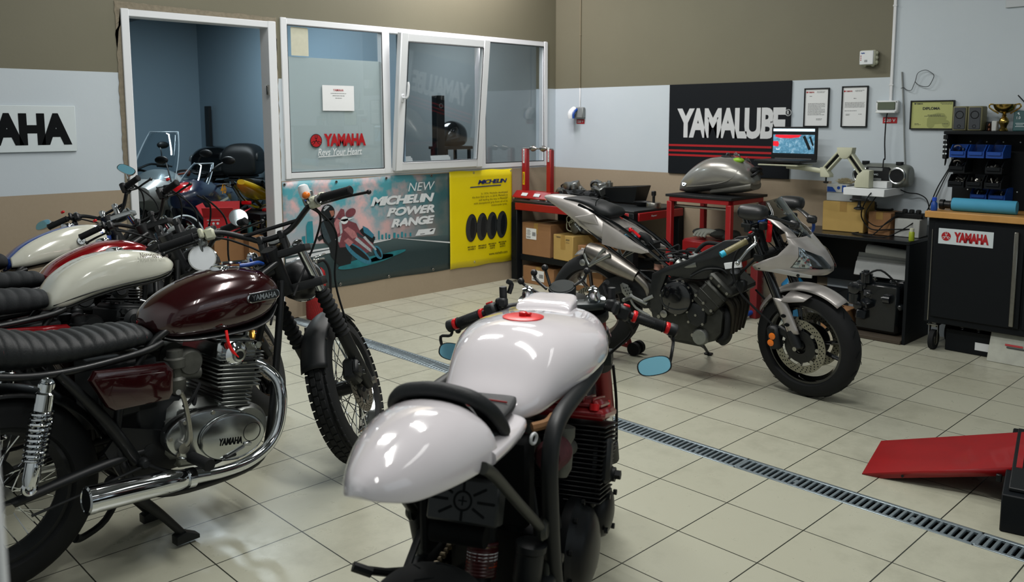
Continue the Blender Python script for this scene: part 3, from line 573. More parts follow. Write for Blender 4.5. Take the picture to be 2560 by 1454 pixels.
lettering('printed_text', t, DK, wA(0, 0, .0152), [('In 1974, Michelin developed', -.835, .835, .33, .023, 0, 0), ('the first Slick tyre, in 2019, Michelin is', -.89, .807, .44, .023, 0, 0), ('still leading the way in MotoGP', -.85, .779, .36, .023, 0, 0), ('with exceptional grip from all of its', -.88, .751, .42, .023, 0, 0), ('motorcycle tyres.', -.775, .723, .2, .023, 0, 0), ('www.michelin.com', -.792, .273, .235, .025, .01, 0)])
GT = mat('print_grey_tyre', '2b2f30', .4, var=.5, scale=50)
for i, x in enumerate((-1.12, -.991, -.868, -.743)):
    art('printed_tyre', [ell(x, .535, .068, .127, -4)], DK, .0152); art('printed_tread', [[(a, b) for a, b in ell(x - .006, .535, .06, .121, -4)]], GT, .0156); art('printed_tyre_hole', [ell(x + .014, .533, .031, .098, -4)], DK, .016)
lettering('caption', t, DK, wA(0, 0, .0152), [('MICHELIN', -1.12, .362, .1, .014, .03, .2), ('POWER 5', -1.12, .34, .09, .014, .03, .2), ('MICHELIN', -.99, .362, .1, .014, .03, .2), ('POWER GP', -.99, .34, .1, .014, .03, .2), ('MICHELIN', -.866, .366, .1, .014, .03, .2), ('POWER', -.866, .346, .07, .014, .03, .2), ('CUP 2', -.866, .326, .06, .014, .03, .2), ('MICHELIN', -.738, .37, .1, .014, .03, .2), ('POWER', -.738, .35, .07, .014, .03, .2), ('SLICK 2', -.738, .33, .07, .014, .03, .2)])
eyelets([(-1.083, 1.031), (-.621, 1.034), (-1.08, .218)], t)
# ------------------------------------------------------------------ benches, cabinet, desk and what stands on them
def legs(t, pts, w_, z0, z1, m, foot=True):
    for x, y in pts:
        q = MB(); q.box((x, y, (z0 + z1) / 2), (w_, w_, z1 - z0), .004); l = build('leg', q, m, t)
        if foot: f = MB(); f.cyl((x, y, 0), (x, y, .012), .026, n=14); f.cyl((x, y, .01), (x, y, z0), .01, n=10); build('foot', f, STL, l)
def carton(label, x, y, z, d, rz=0, m=None, lab=None, flaps=False, cat_='box', group=None, tape=True, name='cardboard_box', extra=None):
    """d = depth(x), width(y), height; label faces -x"""
    t = thing(name, label, cat_, (x, y, z), rz, group); m = m or CRB; q = MB()
    if flaps: 
        for s in (-1, 1): q.box((s * (d[0] / 2 - .003), 0, d[2] / 2), (.006, d[1], d[2])); q.box((0, s * (d[1] / 2 - .003), d[2] / 2), (d[0] - .012, .006, d[2]))
        q.box((0, 0, .003), (d[0] - .012, d[1] - .012, .006))
    else: q.box((0, 0, d[2] / 2), d, .004)
    build('box_body', q, m, t)
    if flaps:
        for s, a in ((-1, 50), (1, 70)): q = MB(); q.box((s * (d[0] / 2 + .05 * cos(R(a))), 0, d[2] + .045 * sin(R(a))), (.1, d[1], .004), 0, rotm(0, -s * a)); build('flap', q, m, t)
        for s, a in ((-1, 25), (1, 60)): q = MB(); q.box((0, s * (d[1] / 2 + .05 * cos(R(a))), d[2] + .045 * sin(R(a))), (d[0], .1, .004), 0, rotm(s * a)); build('flap', q, m, t)
    elif tape: q = MB(); q.box((0, 0, d[2] + .0006), (d[0], .05, .001)); q.box((-d[0] / 2 - .0006, 0, d[2] * .84), (.001, .05, d[2] * .32)); build('packing_tape', q, TAPE, t)
    if lab:
        yo, zo, w_, h = lab; q = MB(); q.box((-d[0] / 2 - .0012, yo, zo), (.002, w_, h)); L = build('shipping_label', q, PAP, t); q = MB(); M = plane_m((-d[0] / 2 - .0026, yo, zo), (0, -1, 0), (0, 0, 1))
        for i in range(5): quad(q, w_ * (.3 + .1 * (i % 2)), h * .04, M @ T(-w_ * .25, h * (.32 - .11 * i), 0))
        for i in range(13): quad(q, w_ * .012 * (1 + i % 3 % 2), h * .36, M @ T(w_ * (.12 + .026 * i), 0, 0))
        for i in range(3): quad(q, w_ * .07, h * .16, M @ T(w_ * (-.38 + .13 * i), -h * .33, 0))
        build('printed_text', q, PRT, L)
    return t
t = thing('workbench', 'long black-topped workbench with red edges in the room corner', 'workbench', (0, 0, 0))
q = MB(); q.box((-.355, -.83, .762), (.7, 1.41, .014), .004); q.prism([(-.715, -.12), (-.71, -.115), (-.005, -.115), (-.005, -1.54), (-.715, -1.54)], .75, .756, 'xy'); build('bench_top', q, mat('ribbed_rubber_mat', '15191a', .45, var=.2, bump=.15, scale=90), t)
q = MB(); q.box((-.71, -.83, .716), (.02, 1.33, .066), .004); q.box((-.35, -1.545, .716), (.62, .02, .066), .004); q.box((-.35, -.112, .716), (.62, .016, .066), .004); ap = build('apron', q, REDP, t, 'red apron rails')
lettering('printed_logo', ap, SGW, plane_m((-.46, -1.556, .716), (1, 0, 0), (0, 0, 1)), [('Super', 0, 0, .08, .018, .02, .2)])
legs(t, [(-.68, -.15), (-.68, -1.505), (-.05, -.15), (-.05, -1.505)], .075, .03, .749, NAV)
q = MB(); q.box((-.36, -.83, .258), (.62, 1.3, .02), .003); q.box((-.665, -.83, .24), (.02, 1.28, .05), .003); build('shelf', q, NAV, t)
q = MB(); q.bolts([(-.7185, -.15 + a, z) for a in (-.02, .02) for z in (.70, .6, .30, .23)] + [(-.7185, -1.505 + a, z) for a in (-.02, .02) for z in (.7, .6, .3, .23)], (-1, 0, 0), .005, .003); build('bolt', q, DST, t)
# bench cartons
carton('brown carton with a white label at the corner end of the bench shelf', -.5, -.39, .269, (.34, .36, .30), 0, CRB, (.06, .2, .13, .1))
t = carton('tan printed carton on the bench shelf between two brown cartons', -.52, -.745, .269, (.32, .25, .225), -4, CRY, None)
q = MB(); M = plane_m((-.1608, 0, 0), (0, -1, 0), (0, 0, 1)); [text_mb(q, s_, a, b, M @ T(c, d, 0), .02) for s_, a, b, c, d in (('SAGA', .05, .016, .06, .19), ('YAMAHA', .06, .012, -.06, .205), ('100 ml', .04, .008, .06, .165))]; build('printed_text', q, PRT, t); q = MB(); quad(q, .06, .08, M @ T(-.0, .14, .0002)); build('brown_tape', q, TAPE, t)
carton('brown carton lowest on the bench shelf behind the sport bike exhaust', -.5, -1.06, .269, (.34, .32, .155), 0, CRB, (.05, .09, .13, .09))
carton('brown labelled carton on the floor under the workbench', -.48, -.40, 0, (.36, .38, .165), 2, CRB, (.0, .085, .15, .1))
carton('small plain brown carton on the floor behind the bench leg', -.28, -.25, 0, (.2, .2, .1), 10, CRB, None)
carton('brown carton on the floor under the middle of the bench', -.42, -.93, 0, (.34, .4, .2), -2, CRB, (.05, .1, .12, .09))
def lumps(q, c, d, n, seed, rmin=.02, rmax=.05):
    k = random.Random(seed); q.box((c[0], c[1], c[2] + d[2] * .42), (d[0] * .8, d[1] * .85, d[2] * .8), .02)
    for i in range(n):
        p = [c[0] + k.uniform(-.5, .5) * d[0], c[1] + k.uniform(-.5, .5) * d[1], c[2] + k.uniform(.15, .9) * d[2]]; r = k.uniform(rmin, rmax); a = k.choice([(1, 0, 0), (0, 1, 0), (0, 0, 1)])
        p[2] = max(p[2], c[2] + r * 1.2)
        if k.random() < .5: q.lathe(p, a, [(r * .6, -r), (r, -r * .8), (r, r * .6), (r * .5, r * .7), (r * .45, r * 1.1)], 14)
        else: q.box(p, (r * 2, r * 1.6, r * 1.5), .006, rotm(k.uniform(-30, 30), k.uniform(-20, 20), k.uniform(0, 90)))
def engine_parts(label, loc, d, seed, n=22, m=None, name='engine_case', m2=None):
    t = thing(name, label, 'engine part', loc); q = MB(); lumps(q, (0, 0, 0), d, n, seed); build('casting', q, m or ALK, t); q = MB(); k = random.Random(seed + 5)
    P = [(k.uniform(-.45, .45) * d[0], k.uniform(-.4, .4) * d[1], d[2] * .85) for _ in range(9)]
    for p in P: q.cyl(p, (p[0], p[1], p[2] + .02), .009, n=6)
    build('bolt', q, m2 or STL, t); q = MB(); q.tube([(-d[0] * .3, -d[1] * .4, d[2] * .8), (-d[0] * .5, -d[1] * .1, d[2] * 1.05), (-d[0] * .45, d[1] * .25, d[2] * .9), (-d[0] * .2, d[1] * .45, d[2] * .75)], .007, 7, 5); build('hose', q, RUB, t); return t
engine_parts('dirty engine block with pale gaskets stacked on cartons under the bench', (-.42, -.9, .497), (.3, .36, .2), 3, 20, ALK)
t = thing('gasket', 'cream paper gasket hanging off the engine block under the bench', 'gasket', (-.6, -.74, .5)); q = MB()
for y, z in ((0, .13), (-.05, .15), (-.1, .11), (-.03, .09), (-.075, .075)): q.torus((0, y, z), (1, .2, 0), .032, .004, 18, 5)
q.tube([(0, .03, .13), (-.01, .02, .04), (0, -.06, .03), (.0, -.12, .09)], .004, 6, 4); build('gasket_sheet', q, CRS, t)
# red wheel stand on the bench
t = thing('wheel_truing_stand', 'red twin-post wheel stand on the workbench end', 'wheel stand', (-.5, -.25, .769)); q = MB()
q.prism([(-.11, .02), (-.05, .075), (.05, .075), (.11, .02), (.11, .012), (.05, .055), (-.05, .055), (-.11, .012)], -.215, .235, 'xz', .0, MX.Identity(4)); q.X = None; build('stand_base', q, REDP, t)
for y in (.165, -.155):
    q = MB(); q.box((0, y, .265), (.05, .055, .40), .004); p = build('post', q, REDP, t); f = MB(); f.box((-.0258, y, .4 if y > 0 else .42), (.0015, .022, .13), .001); build('sticker', f, PAP, p); f = MB(); text_mb(f, 'RACING', .1, .013, plane_m((-.0268, y, .4), (0, 0, -1), (0, -1, 0)), .02); build('sticker_text', f, PRT, p)
    if y > 0: f = MB(); f.box((-.0258, y, .19), (.0015, .026, .12), .001); build('sticker', f, YEL, p); f = MB(); text_mb(f, 'ACERBIS', .1, .014, plane_m((-.0268, y, .19), (0, 0, 1), (0, 1, 0)), .02); build('sticker_text', f, PRT, p)
q = MB(); q.tube([(0, .2, .468), (0, .06, .472), (0, -.06, .472), (0, -.19, .468)], .008, 10); q.lathe((0, .07, .472), (0, 1, 0), [(.008, -.05), (.026, -.02), (.03, .0), (.012, .04)], 16); q.lathe((0, -.07, .472), (0, -1, 0), [(.008, -.05), (.026, -.02), (.03, .0), (.012, .04)], 16); build('axle_rod', q, STL, t)
q = MB()
for a in (-.07, .09): q.box((-.09, a, .048), (.002, .075, .035), .001, rotm(0, 41))
build('sticker', q, SGW, t); q = MB(); [q.cyl((x, y, 0), (x, y, .018), .016, n=12) for x in (-.095, .095) for y in (-.2, .22)]; build('foot', q, CHR, t)
engine_parts('ribbed dark engine half beside the red wheel stand on the bench', (-.22, -.42, .769), (.2, .2, .14), 11, 20, ALD)
engine_parts('round dull engine cover with studs, middle of the bench parts', (-.2, -.76, .769), (.19, .17, .17), 12, 18, ALD)
engine_parts('low spread of dark carburettor parts along the bench', (-.36, -.62, .769), (.2, .46, .07), 13, 34, DST)
t = thing('oil_pan', 'long black open pan full of parts on the bench', 'pan', (-.2, -1.05, .78)); q = MB(); rr = []
for z, s in ((0, .75), (.006, .8), (.12, 1.), (.124, .97), (.015, .77), (.012, .7)): rr.append([(.1 * s * (1 if i in (0, 1) else -1), .2 * s * (1 if i in (1, 2) else -1), z + (.03 if i in (0, 3) and s > .9 else 0)) for i in range(4)])
q.loft(rr); build('pan_body', q, BLK, t, smooth=20); q = MB(); lumps(q, (0, 0, .016), (.1, .24, .07), 12, 44, .015, .03); build('parts', q, BRZ, t)
t = thing('bowl', 'shallow black bowl near the red edge of the bench', 'bowl', (-.32, -1.33, .769)); q = MB(); q.lathe((0, 0, 0), (0, 0, 1), [(.03, 0), (.045, .002), (.08, .04), (.076, .04), (.04, .006)], 28); build('bowl_body', q, SAT, t)
t = thing('steel_ring', 'short bright steel cylinder on the bench', 'cylinder', (-.36, -1.475, .769)); q = MB(); q.lathe((0, 0, 0), (0, 0, 1), [(.06, 0), (.062, .003), (.062, .042), (.06, .045), (.02, .045)], 32); build('ring_body', q, STL, t)
t = thing('socket_tool', 'dark socket bit standing on the bright steel cylinder', 'tool', (-.36, -1.475, .815)); q = MB(); q.cyl((0, 0, 0), (0, 0, .055), .012); q.lathe((0, 0, .05), (0, 0, 1), [(.012, 0), (.02, .01), (.02, .04), (.016, .045)], 16); build('socket_body', q, DST, t)
t = thing('tool', 'flat steel bar lying at the red bench edge under the stand', 'tool', (-.6, -.3, .769)); q = MB(); q.box((0, -.05, .004), (.03, .16, .008), .002, rotm(0, 0, 20)); build('bar', q, STL, t)
# red steel table with a fuel tank
t = thing('steel_table', 'tall red steel-legged table holding the loose fuel tank', 'table', (-.36, -2.085, 0)); q = MB(); q.box((0, 0, .913), (.53, .6, .02), .002); build('table_top', q, SAT, t)
q = MB()
for x in (-.235, .235): q.box((x, 0, .885), (.045, .54, .035), .003)
for y in (-.27, .27): q.box((0, y, .885), (.43, .045, .035), .003)
build('apron', q, REDP, t, 'red frame rails'); legs(t, [(-.235, .27), (-.235, -.27), (.235, .27), (.235, -.27)], .045, .0, .868, REDP, False)
q = MB(); q.cyl((-.2, .25, .83), (-.2, -.25, .83), .011); q.box((-.2, .25, .85), (.02, .02, .05)); q.box((-.2, -.25, .85), (.02, .02, .05)); build('cross_rail', q, STL, t)
q = MB(); q.box((0, 0, .27), (.44, .52, .02)); build('shelf', q, SAT, t)
t = thing('fuel_tank', 'loose silver-grey motorcycle fuel tank on the red table', 'fuel tank', (-.34, -2.09, .9235), -90); t.rotation_euler = (0, 0, R(-90)); q = MB()
q.hull([(-.335, .005, .05, .05, 0, .3), (-.3, .0, .12, .085), (-.22, .0, .2, .12, 0, .4), (-.1, .015, .27, .155, 0, .45), (.02, .03, .295, .17, 0, .5), (.14, .05, .29, .165, 0, .45), (.25, .07, .25, .14, 0, .4), (.31, .08, .19, .1), (.335, .09, .13, .06)], 32, 7); build('tank_shell', q, SIL, t)
q = MB(); q.lathe((.08, 0, .288), (.1, 0, 1), [(.055, -.01), (.055, .008), (.045, .012), (.03, .012)], 28); build('filler_ring', q, DST, t)
q = MB(); M = plane_m((-.245, -.098, .075), (1, -.35, .05), (.05, .5, 1)); emblem(q, 0, 0, .026, M, .012, 0, 1); build('emblem', q, [SGN, CHR], t)
q = MB(); q.tube([(-.22, -.118, .05), (-.05, -.16, .07), (.14, -.16, .105), (.22, -.145, .15), (.245, -.125, .2)], .005, 7, 6); q.hull([(.0, -.0, .05, .12), (.2, .02, .1, .12), (.33, .05, .12, .08)], 20, 4); build('lower_panel', q, mat('grey_scuffed_panel', '6c6b64', .4, .4, var=.3, scale=20), t)
q = MB(); q.tube([(.31, -.05, .15), (.35, -.06, .17), (.37, -.03, .19), (.36, .03, .17)], .012, 8, 4); q.ball((.33, 0, .2), (.04, .06, .03)); build('fuel_hose', q, DST, t); q = MB(); q.sheet(lambda u, v: (.1 + .16 * u, -.07 + .12 * v, .292 - .06 * u * u + .03 * sin(v * 7 + u * 9) + .012), 8, 8); build('plastic_wrap', q, BAG, t); q = MB(); q.ball((.2, -.045, .272), (.05, .03, .022)); build('green_sticker', q, mat('green_sticker', '7fae1e', .5), t)
# tool case and gloves under the red table
t = thing('tool_case', 'red tool case on the floor below the red table', 'case', (-.36, -2.08, .28)); q = MB(); q.box((0, 0, .14), (.26, .46, .28), .02); build('case_body', q, REDP, t); q = MB(); q.tube([(-.14, .16, .14), (-.17, .14, .2), (-.17, .05, .21), (-.17, -.02, .17), (-.17, -.1, .2), (-.16, -.17, .18), (-.14, -.18, .12)], .012, 8, 5); build('case_handle', q, BLK, t); q = MB(); q.box((-.133, 0, .09), (.004, .3, .07), .002); build('case_panel', q, SAT, t)
t = thing('glove', 'dark work gloves heaped on top of the red tool case', 'gloves', (-.36, -2.08, .562)); q = MB(); k = random.Random(9)
for i in range(9): q.ball((k.uniform(-.08, .08), k.uniform(-.16, .16), .03 + k.uniform(0, .03)), (k.uniform(.04, .07), k.uniform(.05, .09), .03), 12, rotm(0, 0, k.uniform(0, 90)))
build('cloth', q, CLO, t); q = MB(); q.ball((-.07, .02, .065), (.05, .09, .025)); [q.tube([(-.09, .02 + a, .07), (-.12, .05 + a, .06), (-.14, .06 + a, .03)], .013, 8, 3) for a in (-.05, -.02, .01, .04)]; build('grey_glove', q, mat('grey_knit', '8a8d84', .9, bump=.3), t)
# laptop on a spring arm
t = thing('laptop', 'open black laptop showing a picture of a red motorcycle engine', 'laptop', (-.3, -2.635, 1.19)); q = MB(); q.box((.0, 0, .011), (.26, .375, .02), .005); build('keyboard_base', q, SAT, t)
Ms = plane_m((.118, 0, .13), (0, -1, 0), (-.0, 0, 1)) ; q = MB(); q.box((.128, 0, .14), (.012, .375, .245), .004); build('screen_lid', q, BLK, t); q = MB(); q.tube([(.12, -.15, .02), (.12, .15, .02)], .008, 8); build('hinge', q, BLK, t)
scr = mat('screen_glow', '4a7a96', .4, var=0, emit=.7); n_, L_, b_ = nodes(scr); xx, yy, zz_, vv = xyz(n_, L_); nz = noise(n_, L_, vv, 38, 6, .7); cr = n_.new('ShaderNodeValToRGB'); L_.new(nz, cr.inputs[0]); e = cr.color_ramp.elements; e[0].position = .3; e[0].color = lin('0e1c26'); e[1].position = .72; e[1].color = lin('cfe6ee'); e2 = e.new(.5); e2.color = lin('4f86a0'); L_.new(cr.outputs[0], b_.inputs['Emission Color'])
M = plane_m((.1215, 0, .148), (0, -1, 0), (0, 0, 1))
def scrq(name, m, P, d): q = MB(); flat(q, P, M, d); return build(name, q, m, t)
scrq('screen_picture', scr, [(-.172, -.085), (.165, -.085), (.165, .055), (-.172, .055)], 0); scrq('screen_bar', mat('screen_dark', '0c1216', .3, emit=.5), [(-.172, .055), (.165, .055), (.165, .08), (-.172, .08)], 0); scrq('screen_bar', mat('screen_white', 'cfe4ee', .4, emit=.85), [(-.172, .08), (.165, .08), (.165, .1), (-.172, .1)], 0)
SR = mat('screen_red', 'd0182a', .4, var=.3, scale=30, emit=.8); scrq('screen_red_tank', SR, [(-.15, .054), (.06, .054), (.04, .036), (-.03, .028), (-.12, .03), (-.16, .042)], .0005); scrq('screen_red_panel', SR, [(-.172, .005), (-.13, .005), (-.122, -.015), (-.13, -.036), (-.172, -.03)], .0005); q = MB(); flat(q, [(.07, .04), (.09, .05), (.14, -.05), (.12, -.06)], M, .0005); flat(q, [(.12, .04), (.135, .045), (.16, -.02), (.15, -.03)], M, .0005); build('screen_dark_tubes', q, mat('screen_dark', '0c1216'), t); lettering('screen_caption', t, mat('screen_white', 'cfe4ee'), M @ T(-.13, -.055, .001), [('Save', 0, 0, .03, .012, .02, 0)])
scrq('screen_bar', mat('screen_dark', '0c1216'), [(-.172, -.1), (.165, -.1), (.165, -.085), (-.172, -.085)], 0)
t = thing('monitor_arm', 'cream jointed spring arm carrying the laptop tray', 'arm', (-.3, -3.2, 1.035))
q = MB(); q.box((0, .565, .138), (.24, .32, .012), .004); build('laptop_tray', q, CRS, t); q = MB(); q.tube([(0, .55, .126), (0, .42, .118), (0, .3, .105), (0, .26, .1)], .013, 10, 4, flat=1.4); build('tray_arm', q, CRS, t)
def link(P0, P1):
    a, b = V(P0), V(P1); d = b - a; L = d.length; ang = math.degrees(math.atan2(d.z, d.y)); M = T(*((a + b) / 2)) @ rotm(ang)
    q = MB(); q.X = M
    for s in (-1, 1): q.box((0, 0, s * .018), (.055, L, .012), .003)
    o = build('arm_link', q, CRS, t); q = MB(); q.X = M; q.helix((0, -L * .42, 0), (0, L * .42, 0), .013, 30, .0035, 6, 8); build('spring', q, DST, o)
link((0, .255, .1), (0, .125, .245)); link((0, .085, .245), (0, -.04, .085))
q = MB(); q.prism([(.155, .275), (.04, .275), (.045, .235), (.075, .2), (.1, .195), (.125, .2), (.15, .235)], -.035, .035, 'yz', .006); build('elbow_joint', q, CRS, t); q = MB(); q.prism([(.27, .06), (.275, .13), (.24, .13), (.2, .08), (.2, .06)], -.035, .035, 'yz', .006); build('wrist_joint', q, CRS, t)
q = MB(); q.prism([(-.09, 0), (-.09, .12), (-.045, .125), (-.0, .085), (.015, .03), (.015, 0)], -.04, .04, 'yz', .008); build('base_joint', q, CRS, t); q = MB(); q.cyl((0, .24, .06), (0, .24, .03), .006); q.lathe((0, .24, .03), (0, 0, -1), [(.006, 0), (.018, .002), (.018, .012), (.01, .015)], 16); build('arm_knob', q, BLK, t)
q = MB(); q.box((-.04, -.03, -.085), (.05, .12, .012), .003); q.cyl((-.04, -.03, -.09), (-.04, -.03, -.125), .011); q.lathe((-.04, -.03, -.12), (0, 0, -1), [(.012, 0), (.016, .012), (.034, .02), (.036, .028), (.02, .036)], 18); build('table_clamp', q, BLK, t)
t = thing('wall_shelf', 'thick white wall shelf carrying the radio', 'shelf', (0, -3.26, .978)); q = MB(); q.box((-.18, 0, .028), (.345, .29, .052), .003); build('shelf_board', q, WHT, t)
t = thing('paper_stack', 'white block of paper on the wall shelf before the radio', 'paper', (-.22, -3.335, 1.033)); q = MB(); q.box((0, 0, .024), (.09, .1, .046), .002); build('sheets', q, PAP, t)
t = thing('radio', 'rounded grey and black portable stereo on the wall shelf', 'radio', (-.105, -3.3, 1.033)); q = MB(); q.hull([(-.185, .03, .12, .04), (-.18, .012, .15, .085), (-.12, .0, .165, .1), (.12, .0, .165, .1), (.18, .012, .15, .085), (.185, .03, .12, .04)], 28, 4); q.v = [(p[1] * .75, -p[0], p[2]) for p in q.v]; build('radio_case', q, mat('radio_silver', '6d726c', .4, .3), t)
q = MB(); q.box((-.07, .02, .085), (.03, .18, .115), .012); build('front_panel', q, SAT, t)
for y in (.14, -.115): q = MB(); q.torus((-.075, y, .085), (1, 0, 0), .053, .008, 30, 8); s_ = build('speaker_ring', q, ALU, t); q = MB(); q.lathe((-.075, y, .085), (-1, 0, 0), [(.048, 0), (.046, .006), (.02, .001), (.004, .004)], 26); build('speaker_cone', q, RUB, s_)
q = MB(); q.box((-.087, .03, .125), (.006, .1, .022), .003); q.box((-.087, .03, .05), (.006, .085, .028), .003); build('display', q, GRY, t); lettering('lettering', t, SGW, plane_m((-.0865, .03, .088), (0, -1, 0), (0, 0, 1)), [('JVC', 0, 0, .04, .015, .03, 0)])
q = MB(); [q.cyl((-.02, y, .158), (-.02, y, .18), .026, n=20) for y in (.13, -.11)]; build('knob', q, SAT, t)
q = MB(); q.tube([(-.03, -3.268, 1.556), (-.055, -3.27, 1.5), (-.05, -3.266, 1.35), (-.06, -3.278, 1.23), (-.16, -3.31, 1.22), (-.2, -3.312, 1.05), (-.37, -3.31, .99), (-.3, -3.23, .86), (-.26, -3.24, .78), (-.26, -3.3, .74), (-.24, -3.42, .75), (-.2, -3.55, .76)], .0045, 7, 6); tag(build('power_cable', q, RUB), 'black cable from the wall socket down past the radio to the desk', 'cable')
# black desk
t = thing('desk', 'black panel desk under the laptop arm', 'desk', (-.216, -3.19, 0)); q = MB(); q.box((0, 0, .69), (.42, .86, .022), .002); build('desk_top', q, mat('black_laminate', '101417', .3, var=.1), t)
for y, nm in ((-.418, 'side_panel'), (.418, 'side_panel')): q = MB(); q.box((0, y, .339), (.41, .022, .678), .002); build(nm, q, NAV, t)
q = MB(); q.box((.14, 0, .5), (.02, .81, .35), .002); build('back_panel', q, NAV, t)
carton('large tan taped carton on the black desk', -.125, -3.06, .702, (.22, .30, .215), 4, CRY, None)
carton('small brown carton on the desk beside the large tan one', -.13, -3.335, .702, (.2, .16, .16), -3, CRB, None)
t = carton('small scuffed white carton at the desk end by the cabinet', -.13, -3.51, .702, (.16, .165, .125), 2, mat('white_card', 'b3b6b2', .7, var=.15, scale=12), None, tape=False)
carton('flat grey carton lying on the large tan carton', -.125, -3.02, .918, (.18, .19, .06), 3, mat('grey_card', '9aa0a2', .6, var=.05), None, tape=False)
t = carton('blue and white small carton topmost of the desk stack', -.13, -2.995, .979, (.15, .15, .06), 2, mat('white_card', 'b3b6b2'), None, tape=False); q = MB(); M = plane_m((-.0762, 0, .03), (0, -1, 0), (0, 0, 1)); flat(q, [(-.07, -.025), (.0, -.025), (-.03, .01), (-.07, .012)], M); disc(q, .015, .005, .012, M); quad(q, .03, .05, M @ T(.055, 0, 0)); build('blue_print', q, BLP, t)
t = thing('brush', 'fluffy cream duster lying above the blue and white carton', 'brush', (-.14, -3.03, 1.041)); q = MB(); k = random.Random(4)
for i in range(150): a = k.uniform(0, 6.28); b = k.uniform(.1, 1.5); d_ = V((cos(a) * cos(b) * .04, sin(a) * cos(b) * .09, .004 + sin(b) * .04)); q.tube([(0, k.uniform(-.05, .05), .004), d_], [.003, .0006], 4)
build('bristles', q, mat('cream_bristle', 'a89f80', .9), t)
t = thing('router', 'dark power strip with plugs lying on the white carton', 'power strip', (-.13, -3.5, .829)); q = MB(); q.box((0, 0, .018), (.09, .2, .035), .008); build('strip_body', q, BLK, t); q = MB(); [q.box((-.01, y, .045), (.035, .03, .03), .006) for y in (-.06, -.015, .03)]; build('plug', q, SAT, t)
for i, (lab, P, r) in enumerate((('black charger lead trailing over the desk in front of the cartons', [(-.2, -3.45, .86), (-.28, -3.4, .8), (-.3, -3.32, .712), (-.33, -3.25, .707), (-.3, -3.17, .707), (-.26, -3.2, .712)], .004), ('black lead looping from the shelf over the brown desk carton', [(-.3, -3.33, .978), (-.31, -3.27, .87), (-.3, -3.28, .8), (-.27, -3.36, .77), (-.2, -3.46, .86)], .0035), ('black lead sagging from the radio toward the cabinet', [(-.06, -3.34, 1.04), (-.08, -3.45, 1.0), (-.05, -3.52, .99), (-.05, -3.58, .95), (-.06, -3.6, .85), (-.1, -3.56, .855)], .004), ('black lead rising along the wall to the tool panel', [(-.1, -3.58, .84), (-.05, -3.6, .92), (-.03, -3.64, 1.05), (-.02, -3.71, 1.2), (-.04, -3.72, 1.28)], .004), ('second black lead rising beside the tool panel', [(-.1, -3.6, .83), (-.06, -3.63, .95), (-.035, -3.68, 1.1), (-.025, -3.725, 1.22), (-.045, -3.73, 1.3)], .0035), ('black lead lying across the desk front near its end', [(-.16, -3.57, .83), (-.26, -3.52, .77), (-.33, -3.42, .707), (-.35, -3.3, .707), (-.33, -3.2, .707)], .004))): q = MB(); q.tube(P, r, 7, 6); tag(build('power_cable', q, RUB), lab, 'cable', 'cables around the desk')
t = thing('clamp', 'black plastic clamp standing on the small brown desk carton', 'clamp', (-.13, -3.32, .863)); q = MB(); q.tube([(0, .06, .04), (0, .055, .01), (0, -.04, .01), (0, -.06, .02)], .009, 8, 3); q.tube([(0, .065, .06), (0, .06, .005)], .007, 8); build('clamp_body', q, BLK, t)
t = thing('spray_can', 'small yellow-green can on the desk beside the cabinet', 'can', (-.36, -3.605, .702)); q = MB(); q.lathe((0, 0, 0), (0, 0, 1), [(.017, 0), (.018, .003), (.018, .055), (.014, .062)], 18); build('can_body', q, mat('lime_can', '8d9c1e', .4), t); q = MB(); q.lathe((0, 0, .062), (0, 0, 1), [(.014, 0), (.014, .02), (.01, .022)], 14); build('cap', q, CRS, t)
t = thing('paper_bundle', 'pale sheaf of boards and rolls on the engine under the desk', 'papers', (-.2, -3.37, .43))
for i, (z, x) in enumerate(((.02, -.02), (.05, 0), (.08, .02))): q = MB(); q.box((x, 0, z), (.02, .4, .1), .002, rotm(0, 20, 0)); build('board', q, mat('pale_board', 'a9acab', .7, var=.1), t)
q = MB(); q.cyl((.06, -.2, .13), (.06, .15, .15), .04, n=20); build('paper_roll', q, PAP, t)
engine_parts('glossy black engine standing on a board under the desk', (-.235, -3.385, .03), (.3, .36, .43), 21, 60, mat('black_engine_paint', '101417', .25, coat=.4, var=.3), 'motorcycle_engine')
t = thing('wooden_board', 'thin dark board below the engine under the desk', 'board', (-.24, -3.385, 0)); q = MB(); q.box((0, 0, .014), (.4, .42, .026), .003); build('board_sheet', q, mat('dark_board', '3b3226', .8, var=.3), t)
carton('open-sided tan carton on the floor under the desk', -.3, -3.1, 0, (.2, .18, .16), 0, CRB, None, tape=False); carton('black carton on the floor at the dark end of the desk', -.16, -2.94, 0, (.28, .2, .25), 0, SAT, None, tape=False)
